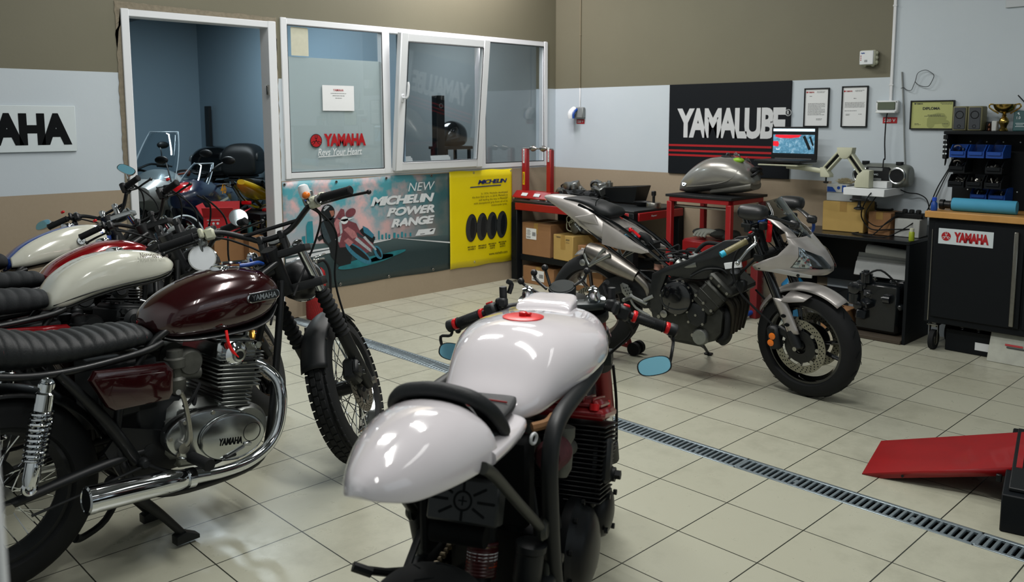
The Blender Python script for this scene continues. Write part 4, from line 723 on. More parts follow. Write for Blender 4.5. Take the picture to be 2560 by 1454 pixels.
# tool cabinet
t = thing('tool_cabinet', 'black tool cabinet with beech top and long steel handle', 'cabinet', (-.222, -4.35, 0)); q = MB(); q.box((0, 0, .53), (.40, 1.24, .69), .006); build('cabinet_body', q, NAV, t); q = MB(); q.box((-.008, 0, .898), (.45, 1.27, .042), .004); build('worktop', q, WOOD, t, 'beech worktop')
for i, (y0, y1) in enumerate(((.575, .052), (.04, -.575))):
    q = MB(); q.box((-.207, (y0 + y1) / 2, .54), (.016, y0 - y1, .62), .004); d = build('door', q, NAV, t); hy = y1 + .04 if i == 0 else y0 - .06
    if i == 0: q = MB(); q.box((-.223, hy, .535), (.022, .026, .585), .004); build('handle', q, STL, d, 'long brushed steel handle'); M = plane_m((-.2155, .385, .763), (0, -1, 0), (0, 0, 1)); q = MB(); q.X = M; q.box((0, 0, 0), (.325, .1, .003), .001); build('name_plate', q, SGW, d); lettering('lettering', d, STK, M @ T(0, 0, .002), [('YAMAHA', .035, 0, .205, .065, .06, 0)]); q = MB(); emblem(q, -.115, 0, .032, M, .002, 0, 1); build('emblem', q, [STK, SGW], d)
    else: q = MB(); q.lathe((-.214, .01, .7), (-1, 0, 0), [(.016, 0), (.016, .012), (.012, .016)], 18); build('lock', q, CHR, d)
q = MB(); q.box((-.202, .59, .5), (.004, .006, .6)); build('edge_trim', q, STL, t)
for y in (.565, -.565):
    for x in (-.15, .15): q = MB(); q.lathe((x, y, .065), (0, 1, 0), [(.03, -.017), (.065, -.015), (.065, .015), (.03, .017)], 28); c = build('caster', q, RUB, t); q = MB(); q.lathe((x, y, .065), (0, 1, 0), [(.012, -.022), (.035, -.018), (.035, .018), (.012, .022)], 18); build('caster_hub', q, STL, c); q = MB(); [q.box((x, y + s * .026, .105), (.03, .004, .12), .001) for s in (-1, 1)]; q.box((x, y, .168), (.07, .07, .008), .002); q.cyl((x, y, .15), (x, y, .185), .02); build('caster_fork', q, STL, c)
t = thing('floor_box', 'low black open crate of bottles pushed below the tool cabinet', 'crate', (-.2, -4.0, 0)); q = MB(); q.box((-.14, 0, .075), (.012, .3, .145), .003); q.box((.14, 0, .075), (.012, .3, .145), .003); q.box((0, .144, .075), (.28, .012, .145), .003); q.box((0, -.144, .075), (.28, .012, .145), .003); q.box((0, 0, .006), (.27, .28, .012)); build('crate_body', q, NAV, t); q = MB(); q.box((-.147, -.075, .06), (.002, .085, .05)); build('label', q, PAP, t)
for i, (x, y) in enumerate(((-.08, .07), (-.08, -.03), (.0, .02), (.02, -.09))): t = thing('bottle', ['dark bottle nearest the caster in the low crate', 'dark bottle in the middle front of the low crate', 'dark bottle at the back of the low crate', 'dark bottle far corner of the low crate'][i], 'bottle', (-.2 + x, -4.0 + y, .0125), group='bottles in the low crate'); q = MB(); q.lathe((0, 0, 0), (0, 0, 1), [(.03, 0), (.032, .01), (.032, .1), (.014, .125), (.014, .14)], 16); build('bottle_body', q, GLB, t); q = MB(); q.cyl((0, 0, .14), (0, 0, .152), .016); build('bottle_cap', q, STL, t)
t = thing('steel_plate', 'stained pale steel plate leaning at the cabinet foot', 'plate', (-.43, -4.27, 0), 0); q = MB(); q.box((.035, 0, .095), (.006, .28, .2), .001, rotm(0, 20)); build('plate_sheet', q, mat('stained_plate', '9b9d92', .5, .1, var=.35, scale=12), t); M = T(-.0055, 0, 0) @ T(.035, 0, .1) @ rotm(0, 20) @ plane_m((0, 0, 0), (0, -1, 0), (0, 0, 1)); q = MB(); quad(q, .1, .012, M @ T(0, .015, .002)); build('red_mark', q, STK, t); q = MB(); quad(q, .1, .008, M @ T(.01, -.0, .002)); build('dark_mark', q, PRT, t)
# tool panel with bins
t = thing('pegboard', 'black perforated tool panel standing on the cabinet back', 'tool panel', (-.02, -4.35, .92)); q = MB(); q.box((0, 0, .255), (.02, 1.24, .508), .003); build('back_board', q, NAV, t); q = MB(); q.box((-.1, 0, .5), (.22, 1.25, .022), .004); build('top_shelf', q, NAV, t); q = MB(); q.prism([(-.2, .5), (-.2, .46), (-.01, .3), (-.01, .5)], .6, .612, 'xz'); build('end_bracket', q, NAV, t)
q = MB()
for y in [(.52 - .1 * i) for i in range(12)]:
    for z in (.12, .44): q.cyl((-.0101, y, z), (-.0112, y, z), .0045, n=8)
build('board_hole', q, SGW, t)
def bin_(label, y, z, m, fill, x=-.2, group='bins on the tool panel'):
    t = thing('storage_bin', label, 'bin', (x, y, z), group=group); q = MB(); w_, d_ = .098, .16
    q.prism([(-d_ / 2, 0), (d_ / 2, 0), (d_ / 2, .082), (-d_ * .2, .082), (-d_ / 2, .04)], -w_ / 2, -w_ / 2 + .004); q.prism([(-d_ / 2, 0), (d_ / 2, 0), (d_ / 2, .082), (-d_ * .2, .082), (-d_ / 2, .04)], w_ / 2 - .004, w_ / 2); q.box((0, 0, .002), (d_, w_ - .008, .004)); q.box((d_ / 2 - .002, 0, .043), (.004, w_ - .008, .078)); q.box((-d_ / 2 + .002, 0, .022), (.004, w_ - .008, .036)); q.box((-d_ / 2 - .004, 0, .028), (.01, w_ * .8, .022), .002); build('bin_body', q, m, t)
    k = random.Random(int(y * 1000 + z * 77)); q = MB()
    if fill == 'bag': q.sheet(lambda u, v: (-.06 + .12 * u, -.04 + .08 * v, .03 + .07 * sin(pi * u) * sin(pi * v) + .02 * sin(9 * u + 5 * v) * sin(pi * u)), 10, 10)
    elif fill == 'ring': [q.torus((-.03, .015, .055 + .002 * i), (1, .3, .3), .025 - .004 * i, .003, 20, 6) for i in range(3)]; [q.tube([(k.uniform(-.05, .05), k.uniform(-.035, .035), .02), (k.uniform(-.05, .05), k.uniform(-.035, .035), .06)], .004, 6) for _ in range(6)]
    else:
        for i in range(24): p = V((k.uniform(-.065, .06), k.uniform(-.038, .038), k.uniform(.012, .05))); q.cyl(p, p + V((k.uniform(-.02, .02), k.uniform(-.02, .02), k.uniform(.004, .02))), k.uniform(.004, .009), n=7)
    o = build('contents', q, BAG if fill == 'bag' else (STL if fill != 'ring' else ALU), t)
    if fill != 'bag': o['kind'] = 'stuff'
    return t
for i, y in enumerate((-3.835, -3.945, -4.055)): bin_(['blue bin at the panel edge on the top row of the tool panel', 'blue bin in the middle of the top row with a clear bag', 'blue bin with crumpled plastic, third in the top row'][i], y, 1.262, BLP, ['ring', 'bag', 'bag'][i])
bin_('black bin with a coiled ring, second row of the tool panel', -3.835, 1.165, NAV, 'ring'); bin_('black bin full of long screws, second row of the tool panel', -4.055, 1.165, NAV, 'x')
for i, y in enumerate((-3.835, -3.945, -4.055)): bin_(['black bin of washers at the edge of the third row', 'black bin heaped with bolts, middle of the third row', 'black bin of screws under a clear bag, third row'][i], y, 1.068, NAV, 'x')
bin_('blue bin low on the tool panel behind the paper roll, holding red pens', -3.95, .985, BLP, 'ring', -.12); bin_('blue bin low on the tool panel behind the paper roll, holding small springs', -4.06, .985, BLP, 'x', -.12)
t = thing('paper_roll', 'roll of blue workshop paper lying on the beech top', 'paper roll', (-.33, -4.03, .92)); q = MB(); q.X = T(0, 0, .043) @ rotm(0, 0, 3); q.lathe((0, 0, 0), (0, 1, 0), [(.022, -.185), (.041, -.185), (.042, -.18), (.042, .18), (.041, .185), (.022, .185)], 30); build('roll', q, RSP, t); q = MB(); q.X = T(0, 0, .043) @ rotm(0, 0, 3); q.lathe((0, 0, 0), (0, 1, 0), [(.021, -.183), (.0215, .183)], 20); build('cardboard_core', q, CRB, t)
t = thing('bottle', 'small blue bottle on the beech top corner', 'bottle', (-.4, -3.752, .92)); q = MB(); q.lathe((0, 0, 0), (0, 0, 1), [(.019, 0), (.02, .004), (.02, .045), (.012, .058), (.012, .064)], 18); build('bottle_body', q, BLP, t); q = MB(); q.cyl((0, 0, .063), (0, 0, .085), .014); build('bottle_cap', q, mat('blue_cap', '1746b8', .4), t)
t = thing('torch', 'black stubby torch lying beside the blue bottle', 'torch', (-.3, -3.795, .92)); q = MB(); q.lathe((0, .045, .034), (0, -1, 0), [(.02, 0), (.033, .005), (.033, .03), (.026, .035), (.026, .07), (.033, .075), (.033, .09), (.02, .095)], 20); build('torch_body', q, BLK, t)
t = thing('power_strip', 'black socket strip hung on the side of the tool panel', 'power strip', (-.14, -3.715, 1.25)); q = MB(); q.box((0, 0, .075), (.045, .03, .16), .005); build('strip_body', q, BLK, t); q = MB(); [q.cyl((-.0225, y, z), (-.024, y, z), .006, n=10) for z in (.03, .06, .09, .12) for y in (-.008, .008)]; build('outlet', q, SGW, t)
q = MB(); q.tube([(-.14, -3.715, 1.25), (-.1, -3.7, 1.2), (-.05, -3.69, 1.25), (-.04, -3.67, 1.32), (-.1, -3.69, 1.39), (-.14, -3.712, 1.38)], .0035, 7, 6); tag(build('power_cable', q, RUB), 'thin black lead looped beside the socket strip', 'cable')
for i, y in enumerate((-3.792, -3.885)): 
    t = thing('speaker', ['khaki computer speaker at the edge of the tool panel shelf', 'khaki computer speaker nearer the gold cup'][i], 'speaker', (-.1, y, 1.4315)); q = MB(); q.box((0, 0, .081), (.1, .088, .16), .006); build('speaker_case', q, KHK, t); q = MB(); q.box((-.05, 0, .081), (.008, .072, .142), .004); build('speaker_grille', q, GRL, t); q = MB(); q.torus((-.0535, 0, .105), (1, 0, 0), .024, .003, 22, 6); q.torus((-.0535, 0, .03), (1, 0, 0), .01, .002, 16, 6); build('speaker_cone', q, RUB, t)
t = thing('trophy_cup', 'gold two-handled trophy cup on the tool panel shelf', 'trophy', (-.1, -4.045, 1.4315)); q = MB(); q.lathe((0, 0, 0), (0, 0, 1), [(.026, 0), (.028, .004), (.024, .012), (.018, .02), (.02, .035), (.028, .05), (.03, .062), (.024, .08), (.01, .095), (.014, .102), (.009, .11), (.03, .118), (.055, .135), (.066, .16), (.068, .172), (.064, .172), (.05, .14), (.02, .122)], 32); build('cup', q, TRO, t)
for s in (-1, 1): q = MB(); q.tube([(0, s * .06, .168), (0, s * .085, .172), (0, s * .092, .155), (0, s * .07, .135), (0, s * .045, .12), (0, s * .035, .112)], .005, 8, 5); build('handle', q, TRO, t)
t = thing('award_plaque', 'dark teal plaque standing beside the gold cup', 'plaque', (-.1, -4.165, 1.4315)); q = MB(); q.box((0, 0, .065), (.012, .13, .13), .004, rotm(0, 6)); build('plaque_sheet', q, TRG, t); M = plane_m((-.008, .025, .065), (0, -1, 0), (.1, 0, 1)); q = MB(); text_mb(q, '1.0', .022, .018, M @ T(-.01, .02, 0), .01); [quad(q, .05 - .01 * (i % 2), .003, M @ T(0, -.015 - .01 * i, 0)) for i in range(3)]; flat(q, [(-.02, .05), (-.005, .035), (-.01, .055)], M); build('printed_text', q, SGW, t)
t = thing('bottle', 'small dark bottle between the speakers and the gold cup', 'bottle', (-.1, -3.962, 1.4315)); q = MB(); q.lathe((0, 0, 0), (0, 0, 1), [(.014, 0), (.016, .005), (.01, .02), (.016, .03), (.008, .045), (.008, .05)], 16); build('bottle_body', q, mat('dark_copper', '4a3022', .25, .8), t)
carton('small dark carton behind the dark bottle on the panel shelf', -.06, -3.955, 1.4315, (.05, .04, .06), 0, SAT, None, tape=False); carton('small white carton beside the gold cup foot', -.1, -3.995, 1.4315, (.05, .03, .065), 0, mat('white_card', 'b3b6b2'), None, tape=False)
q = MB(); q.tube([(-.04, -4.1, 1.66), (-.04, -4.2, 1.55), (-.04, -4.3, 1.44)], .004, 7); tag(build('aerial_rod', q, DST), 'thin dark rod slanting behind the teal plaque', 'rod')
# red lift with its drive-on ramp
a = V((-2.687, -4.329)); b = V((-2.255, -4.23)); dd = V((.223, -.975)); L_ = .585; hz = .165
t = thing('drive_on_ramp', 'red sheet steel drive-on ramp sloping down to the floor', 'ramp', (a.x, a.y, 0)); A, B_ = V((0, 0)), b - a; c3, d3 = B_ + dd * L_, dd * L_; q = MB()
q.add([(A.x, A.y, .004), (B_.x, B_.y, .004), (c3.x, c3.y, hz), (d3.x, d3.y, hz), (A.x, A.y, 0), (B_.x, B_.y, 0), (c3.x, c3.y, hz - .004), (d3.x, d3.y, hz - .004)], [(0, 1, 2, 3), (4, 5, 6, 7), (0, 1, 5, 4), (1, 2, 6, 5), (2, 3, 7, 6), (3, 0, 4, 7)]); build('ramp_plate', q, mat('worn_red_paint', '86090f', .42, var=.25, scale=9, coat=.1), t)
for P in ((A, d3), (B_, c3)): q = MB(); u = (P[1] - P[0]); q.add([(P[0].x, P[0].y, .003), (P[0].x + u.x * .13, P[0].y + u.y * .13, .0), (P[1].x, P[1].y, hz - .036), (P[1].x, P[1].y, hz)], [(0, 1, 2, 3)]); build('side_flange', q, REDP, t, thick=.004)
q = MB(); u = d3; q.bolts([(u.x * .27 - .003, u.y * .27 - .002, hz * .27 - .014), (u.x * .93 - .003, u.y * .93 - .002, hz * .93 - .018)], (-1, -.2, 0), .006, .004); build('bolt', q, DST, t)
t = thing('bike_lift', 'black sided motorcycle lift with a red rail at the picture edge', 'lift', (-2.83, -4.895, 0)); X = V((.975, .223)); Y = V((.223, -.975)); Mx = MX(((X.x, Y.x, 0, 0), (X.y, Y.y, 0, 0), (0, 0, 1, 0), (0, 0, 0, 1)))
q = MB(); q.X = Mx; q.box((.4, .9, .072), (.8, 1.78, .143), .004); build('lift_base', q, NAV, t); q = MB(); q.X = Mx; q.box((.4, .92, .152), (.72, 1.78, .014), .003); build('lift_deck', q, SAT, t); q = MB(); q.X = Mx; q.box((-.004, .75, .1), (.012, 1.2, .05), .003); build('lift_rail', q, REDP, t, 'red rail'); q = MB(); q.X = Mx; q.box((.4, -.012, .105), (.3, .02, .03), .003); build('lift_hinge', q, DST, t)
# fire extinguisher by the poster
t = thing('fire_extinguisher', 'red fire extinguisher standing by the poster wall', 'fire extinguisher', (-2.8, -.14, 0)); q = MB(); q.lathe((0, 0, 0), (0, 0, 1), [(.06, 0), (.074, .006), (.075, .02), (.075, .33), (.068, .365), (.045, .39), (.02, .398), (.02, .41)], 32); build('cylinder', q, REDP, t)
q = MB()
for i in range(28): a0 = i * 2 * pi / 28; [q.tube([(.0765 * cos(a0 + s * j * .09), .0765 * sin(a0 + s * j * .09), .01 + .02 * j) for j in range(8)], .0012, 4) for s in (-1, 1)]
build('mesh_sleeve', q, mat('red_net', '7a0d10', .6), t); q = MB(); q.cyl((0, 0, .405), (0, 0, .45), .018); q.box((.03, 0, .455), (.1, .02, .012), .003); q.box((.035, 0, .48), (.11, .02, .01), .003, rotm(0, -12)); build('valve', q, CHR, t); q = MB(); q.tube([(.02, 0, .43), (.07, -.01, .44), (.11, -.02, .36), (.115, -.02, .2), (.1, -.02, .06)], .01, 9, 5); build('hose', q, RUB, t)
# office seen through the window
t = thing('office_chair', 'dark mesh-backed office chair behind the window', 'chair', (-1.2, 1.35, 0), 25); q = MB()
for i in range(22): q.tube([(-.25 + .5 * i / 21, 0, .6), (-.25 + .5 * i / 21, .03 * sin(i / 21 * pi), .95), (-.25 + .5 * i / 21, 0, 1.42)], .0025, 4); q.tube([(-.25, 0, .6 + .82 * i / 21), (0, .03, .6 + .82 * i / 21), (.25, 0, .6 + .82 * i / 21)], .0025, 4)
build('mesh_back', q, GRY, t); q = MB(); q.tube([(-.26, 0, .58), (-.26, 0, 1.44), (.26, 0, 1.44), (.26, 0, .58)], .016, 8, 0, True); build('back_frame', q, SAT, t); q = MB(); q.box((0, -.27, .5), (.5, .5, .08), .03); build('seat', q, CLO, t); q = MB(); q.cyl((0, -.25, .06), (0, -.25, .47), .03); build('column', q, SAT, t)
for i in range(5): q = MB(); q.tube([(0, -.25, .1), (.3 * cos(i * 1.2566), -.25 + .3 * sin(i * 1.2566), .055)], [.03, .02], 8); l = build('leg', q, SAT, t); q = MB(); q.ball((.3 * cos(i * 1.2566), -.25 + .3 * sin(i * 1.2566), .028), .028); build('caster', q, SAT, l)
t = thing('post', 'tall dark square post in the office behind the window', 'post', (-.87, .75, 0)); q = MB(); q.box((0, 0, .87), (.1, .08, 1.74), .004); build('column', q, SAT, t); q = MB(); q.torus((-.0, -.0425, 1.64), (0, 1, 0), .02, .004, 18, 6); build('round_mark', q, GRY, t)
t = thing('fuel_tank', 'shiny dark fuel tank in the office behind the post', 'fuel tank', (-.55, .95, 1.241)); q = MB(); q.hull([(-.15, .02, .1, .05), (-.1, 0, .2, .1), (0, 0, .26, .13), (.12, 0, .22, .11), (.18, .03, .12, .05)], 24, 5); build('tank_shell', q, mat('dark_gloss_grey', '3a3e40', .15, .5, coat=1), t); t2 = thing('side_table', 'narrow office stand under the dark fuel tank', 'stand', (-.55, .95, 0)); q = MB(); q.box((0, 0, 1.225), (.36, .28, .03), .004); build('stand_top', q, SAT, t2); legs(t2, [(a_, b_) for a_ in (-.15, .15) for b_ in (-.11, .11)], .03, 0, 1.21, SAT, False)
for x, y, lab in ((-1.55, .42, 'white sheets standing in the window corner beside the sash'), (-1.12, .4, 'white sheets lying in the sash window near the post')): t = thing('paper_stack', lab, 'paper', (x, y, .965)); q = MB(); q.box((0, 0, .11), (.24, .01, .21), .002, rotm(-15, 0, 6)); q.box((.02, .02, .1), (.22, .01, .2), .002, rotm(-15, 0, -4)); build('sheets', q, PAP, t)
t = thing('office_desk', 'pale desk against the window in the office', 'desk', (-1.13, .43, 0)); q = MB(); q.box((0, 0, .945), (1.1, .42, .03), .004); build('desk_top', q, GRY, t); legs(t, [(a_, b_) for a_ in (-.5, .5) for b_ in (-.17, .17)], .04, 0, .93, GRY, False)
# ------------------------------------------------------------------ motorcycle building blocks (x forward, y to the bike's left, z up)
def steer(wb, trail, rake, deg):
    k = V((-sin(R(rake)), 0, cos(R(rake)))); return T(wb + trail, 0, 0) @ MX.Rotation(R(deg), 4, k) @ T(-wb - trail, 0, 0)
def mk(X=None): q = MB(); q.X = X; return q
def ring(q, c, ax, prof, n=40):
    u, v, d = frame(ax); c = V(c)
    return q.loft([[c + d * h + (u * cos(2 * pi * i / n) + v * sin(2 * pi * i / n)) * r for r, h in prof] for i in range(n)], False, True)
def wheel(t, name, X, r, w_, rr, kind, rimm, discs=(), tread='road', spoke=5, hubm=None, dm=None):
    """rim is the part; tyre, spokes, hub and discs ride on it. X puts the axle centre, axis along Y"""
    q = mk(X); h = w_ * .36
    ring(q, (0, 0, 0), (0, 1, 0), [(rr + .008, -h), (rr - .012, -h), (rr - .02, -h * .6), (rr - .03, 0), (rr - .02, h * .6), (rr - .012, h), (rr + .008, h), (rr - .002, h * .7), (rr - .01, 0), (rr - .002, -h * .7)], 56)
    if kind == 'cast':
        for i in range(spoke):
            for s in (-1, 1): q.X = X @ MX.Rotation(2 * pi * i / spoke, 4, 'Y') ; q.tube([(.03, s * .012, .0), (.1, s * .01, .022 * s), (rr - .02, 0, .05 * s)], [.02, .014, .014], 8, 4, flat=.8)
        q.X = X
    rim = build(name, q, rimm, t); q = mk(X); prof = []
    for i in range(17): a = -pi / 2 + pi * i / 16; prof.append((rr + (r - rr) * max(0., cos(a)) ** .62, w_ / 2 * sin(a)))
    prof = [(rr - .002, -h * .95)] + [(max(p, rr + .008), y) for p, y in prof] + [(rr - .002, h * .95)]
    ring(q, (0, 0, 0), (0, 1, 0), prof, 64)
    if tread == 'block':
        for i in range(54):
            for j, (y, dr) in enumerate(((-.036, -.011), (-.012, 0), (.012, 0), (.036, -.011))):
                q.X = X @ MX.Rotation(2 * pi * (i + .5 * (j % 2)) / 54, 4, 'Y'); q.box((0, y, r + dr - .001), (.032, .021, .009), .002, rotm(-25 if j == 0 else 25 if j == 3 else 0))
        q.X = X
    build('tyre', q, TYR, rim)
    if tread == 'groove':
        q = mk(X)
        for i in range(34):
            a = 2 * pi * i / 34; s = 1 if i % 2 else -1
            q.tube([(sin(a + b) * rad, s * y, cos(a + b) * rad) for b, y, rad in ((0, .006, r + .0003), (.05, .022, r * .9965), (.11, .036, r * .983))], .0018, 4)
        build('tread_groove', q, BLKS, rim)
    q = mk(X); q.lathe((0, -.06, 0), (0, 1, 0), [(.018, -.012), (.022, 0), (.045, .004), (.045, .02), (.032, .026), (.032, .094), (.045, .1), (.045, .116), (.022, .12), (.018, .132)], 26); build('hub', q, hubm or rimm, rim)
    if kind == 'wire':
        q = mk(X); n = 36
        for i in range(n): a = 2 * pi * i / n; b = a + (.55 if i % 4 < 2 else -.55); s = 1 if i % 2 else -1; q.tube([(sin(b) * .043, s * .045, cos(b) * .043), (sin(a) * (rr - .012), s * .008, cos(a) * (rr - .012))], .0021, 5)
        build('wire_spokes', q, CHR, rim)
    for y, ro, ri in discs:
        q = mk(X); s = 1 if y > 0 else -1; q.m = 0; ring(q, (0, y, 0), (0, 1, 0), [(ri, -.0025), (ro, -.0025), (ro, .0025), (ri, .0025)], 56); q.m = 1
        for i in range(30):
            a = 2 * pi * i / 30
            for j, f in enumerate((.25, .5, .75)): rad = ri + (ro - ri) * f; aa = a + j * .07; q.cyl((sin(aa) * rad, y + .0029 * s, cos(aa) * rad), (sin(aa) * rad, y - .0029 * s, cos(aa) * rad), .0038, n=7)
        o = build('brake_disc', q, [dm or DSC, BLKS], rim); q = mk(X); ring(q, (0, y, 0), (0, 1, 0), [(.04, -.006), (ri - .018, -.004), (ri - .018, .004), (.04, .006)], 30)
        for i in range(5): a = 2 * pi * i / 5; q.cyl((sin(a) * .06, y - .006, cos(a) * .06), (sin(a) * .06, y + .006, cos(a) * .06), .008, n=8)
        build('disc_carrier', q, BLK, rim); q = mk(X)
        for i in range(8): a = 2 * pi * i / 8; q.cyl((sin(a) * (ri - .006), y - .005, cos(a) * (ri - .006)), (sin(a) * (ri - .006), y + .005, cos(a) * (ri - .006)), .011, n=12)
        build('disc_bobbin', q, STL, rim)
    return rim
def shock(t, a, b, r=.03, sp=CHR, body=CHR):
    a, b = V(a), V(b); d = (b - a).normalized(); L = (b - a).length; q = MB()
    q.cyl(a - d * .005, a + d * (L * .3), r * .62); q.cyl(a + d * .2 * L, b, r * .4); q.lathe(a, d, [(r * .7, .02), (r * .9, .025), (r * .95, .075), (r * .7, .08)], 20); q.lathe(b, -d, [(r * .7, .01), (r * .85, .03), (r * .75, .09), (r * .5, .1)], 20)
    for p in (a, b): q.torus(p, (0, 1, 0), .016, .009, 18, 8)
    o = build('shock_absorber', q, body, t); q = MB(); q.helix(a + d * .075, b - d * .075, r, 10.5, .0052, 7, 16); build('spring', q, sp, o); return o
def grip(t, X, a, b, m=RUB, ribs=True, r=.0165):
    q = mk(X); a, b = V(a), V(b); L = (b - a).length; q.lathe(a, b - a, [(r * .8, 0), (r * 1.15, .002), (r, .008)] + [(r * (1 + .06 * (i % 2)), .01 + (L - .018) * i / 20) for i in range(21)] + [(r * 1.15, L - .004), (r * .9, L)], 18); return build('grip', q, m, t)
def lever(t, X, P, m=BLK, r=.007):
    q = mk(X); q.tube(P, [r * 1.3] + [r] * (len(P) - 2) + [r * 1.1], 9, 5, flat=.8); q.ball(P[-1], r * 1.45); return build('lever', q, m, t)
def switchgear(t, X, c, ax, m=BLK, redb=True):
    q = mk(X); c = V(c); u, v, d = frame(ax); M = MX(((u.x, v.x, d.x, c.x), (u.y, v.y, d.y, c.y), (u.z, v.z, d.z, c.z), (0, 0, 0, 1))); q.X = (X or MX.Identity(4)) @ M
    q.box((0, 0, 0), (.042, .046, .04), .008); q.box((-.02, .01, -.028), (.036, .04, .02), .006); o = build('switchgear', q, m, t); q = MB(); q.X = (X or MX.Identity(4)) @ M; q.box((-.005, .0245, .002), (.016, .008, .02), .002); build('switch_button', q, REDL if redb else GRY, o); return o
def mirror_round(t, X, c, n_, r, stem, m=MIR, back=BLK, th=.014, sx=1., name='mirror'):
    c = V(c); n_ = V(n_).normalized(); q = mk(X); q.lathe(c, n_, [(r * .5, -th), (r * .92, -th * .7), (r * 1.06, 0), (r * 1.06, .003), (r, .003)], 30); q.tube(stem, .0055, 8, 4); o = build(name, q, back, t); q = mk(X); q.lathe(c, n_, [(r * .99, .0025), (r * .97, .0038)], 30); build('mirror_glass', q, m, o); return o
def mirror_oval(t, X, c, n_, up, a, b, stem, m=MIB, back=CHR):
    c = V(c); n_ = V(n_).normalized(); up = (V(up) - n_ * n_.dot(V(up))).normalized(); rt = up.cross(n_)
    M = MX(((rt.x, up.x, n_.x, c.x), (rt.y, up.y, n_.y, c.y), (rt.z, up.z, n_.z, c.z), (0, 0, 0, 1))); XX = (X or MX.Identity(4)) @ M
    E = lambda s, d: [(s * a * math.copysign(abs(cos(2 * pi * i / 30)) ** .75, cos(2 * pi * i / 30)), s * b * math.copysign(abs(sin(2 * pi * i / 30)) ** .75, sin(2 * pi * i / 30)), d) for i in range(30)]
    q = mk(XX); q.loft([E(.4, -.02), E(.9, -.014), E(1.04, -.003), E(1.05, .002), E(.99, .0025)]); q.X = X; q.tube(stem, .005, 8, 4); o = build('mirror', q, back, t); q = mk(XX); q.loft([E(.97, .002), E(.96, .0036)]); build('mirror_glass', q, m, o); return o
def ribs_seat(t, name, st, pitch, m, stitch=None, hw_y=1.):
    """padded seat: stations (x, z_low, z_high, half_width) with sewn ribs across every pitch metres"""
    full = cat(st, 14); rings = []; n = 26; ex = []
    x0 = full[0][0]; N = int((full[-1][0] - x0) / (pitch / 7))
    def at(x):
        for p, q in zip(full, full[1:]):
            if p[0] <= x <= q[0]: f = (x - p[0]) / max(1e-6, q[0] - p[0]); return [p[k] + (q[k] - p[k]) * f for k in range(4)]
        return full[-1]
    for i in range(N + 1):
        x = x0 + (full[-1][0] - x0) * i / N; _, zl, zh, hw = at(x); ph = ((x - x0) / pitch) % 1; b = -.009 * (1 - abs(sin(pi * ph)) ** .55); r = []
        for j in range(n): a = 2 * pi * j / n; c, s = cos(a), sin(a); e = 2.6; h = zh - zl; r.append((x, (hw + b * .7) * math.copysign(abs(c) ** (2 / e), c), zl + h * .45 + (h * .55 + b if s > 0 else h * .45) * math.copysign(abs(s) ** (2 / e), s)))
        rings.append(r)
    q = MB(); q.loft(rings); o = build(name, q, m, t, smooth=60)
    if stitch:
        q = MB(); k = 1
        while x0 + k * pitch < full[-1][0] - .02:
            x = x0 + k * pitch; _, zl, zh, hw = at(x); h = zh - zl; q.tube([(x, (hw - .0055) * math.copysign(abs(cos(a)) ** (2 / 2.6), cos(a)), zl + h * .45 + (h * .55 - .0085) * abs(sin(a)) ** (2 / 2.6)) for a in [pi * i / 16 for i in range(17)]], .0013, 5); k += 1
        build('stitching', q, stitch, o)
    return o
def gaiter(q, a, b, r, n=9):
    a, b = V(a), V(b); L = (b - a).length; q.lathe(a, b - a, [(r * .85, 0)] + [(r * (1.08 if i % 2 else .82), L * (i + .5) / (2 * n)) for i in range(2 * n)] + [(r * .85, L)], 22)
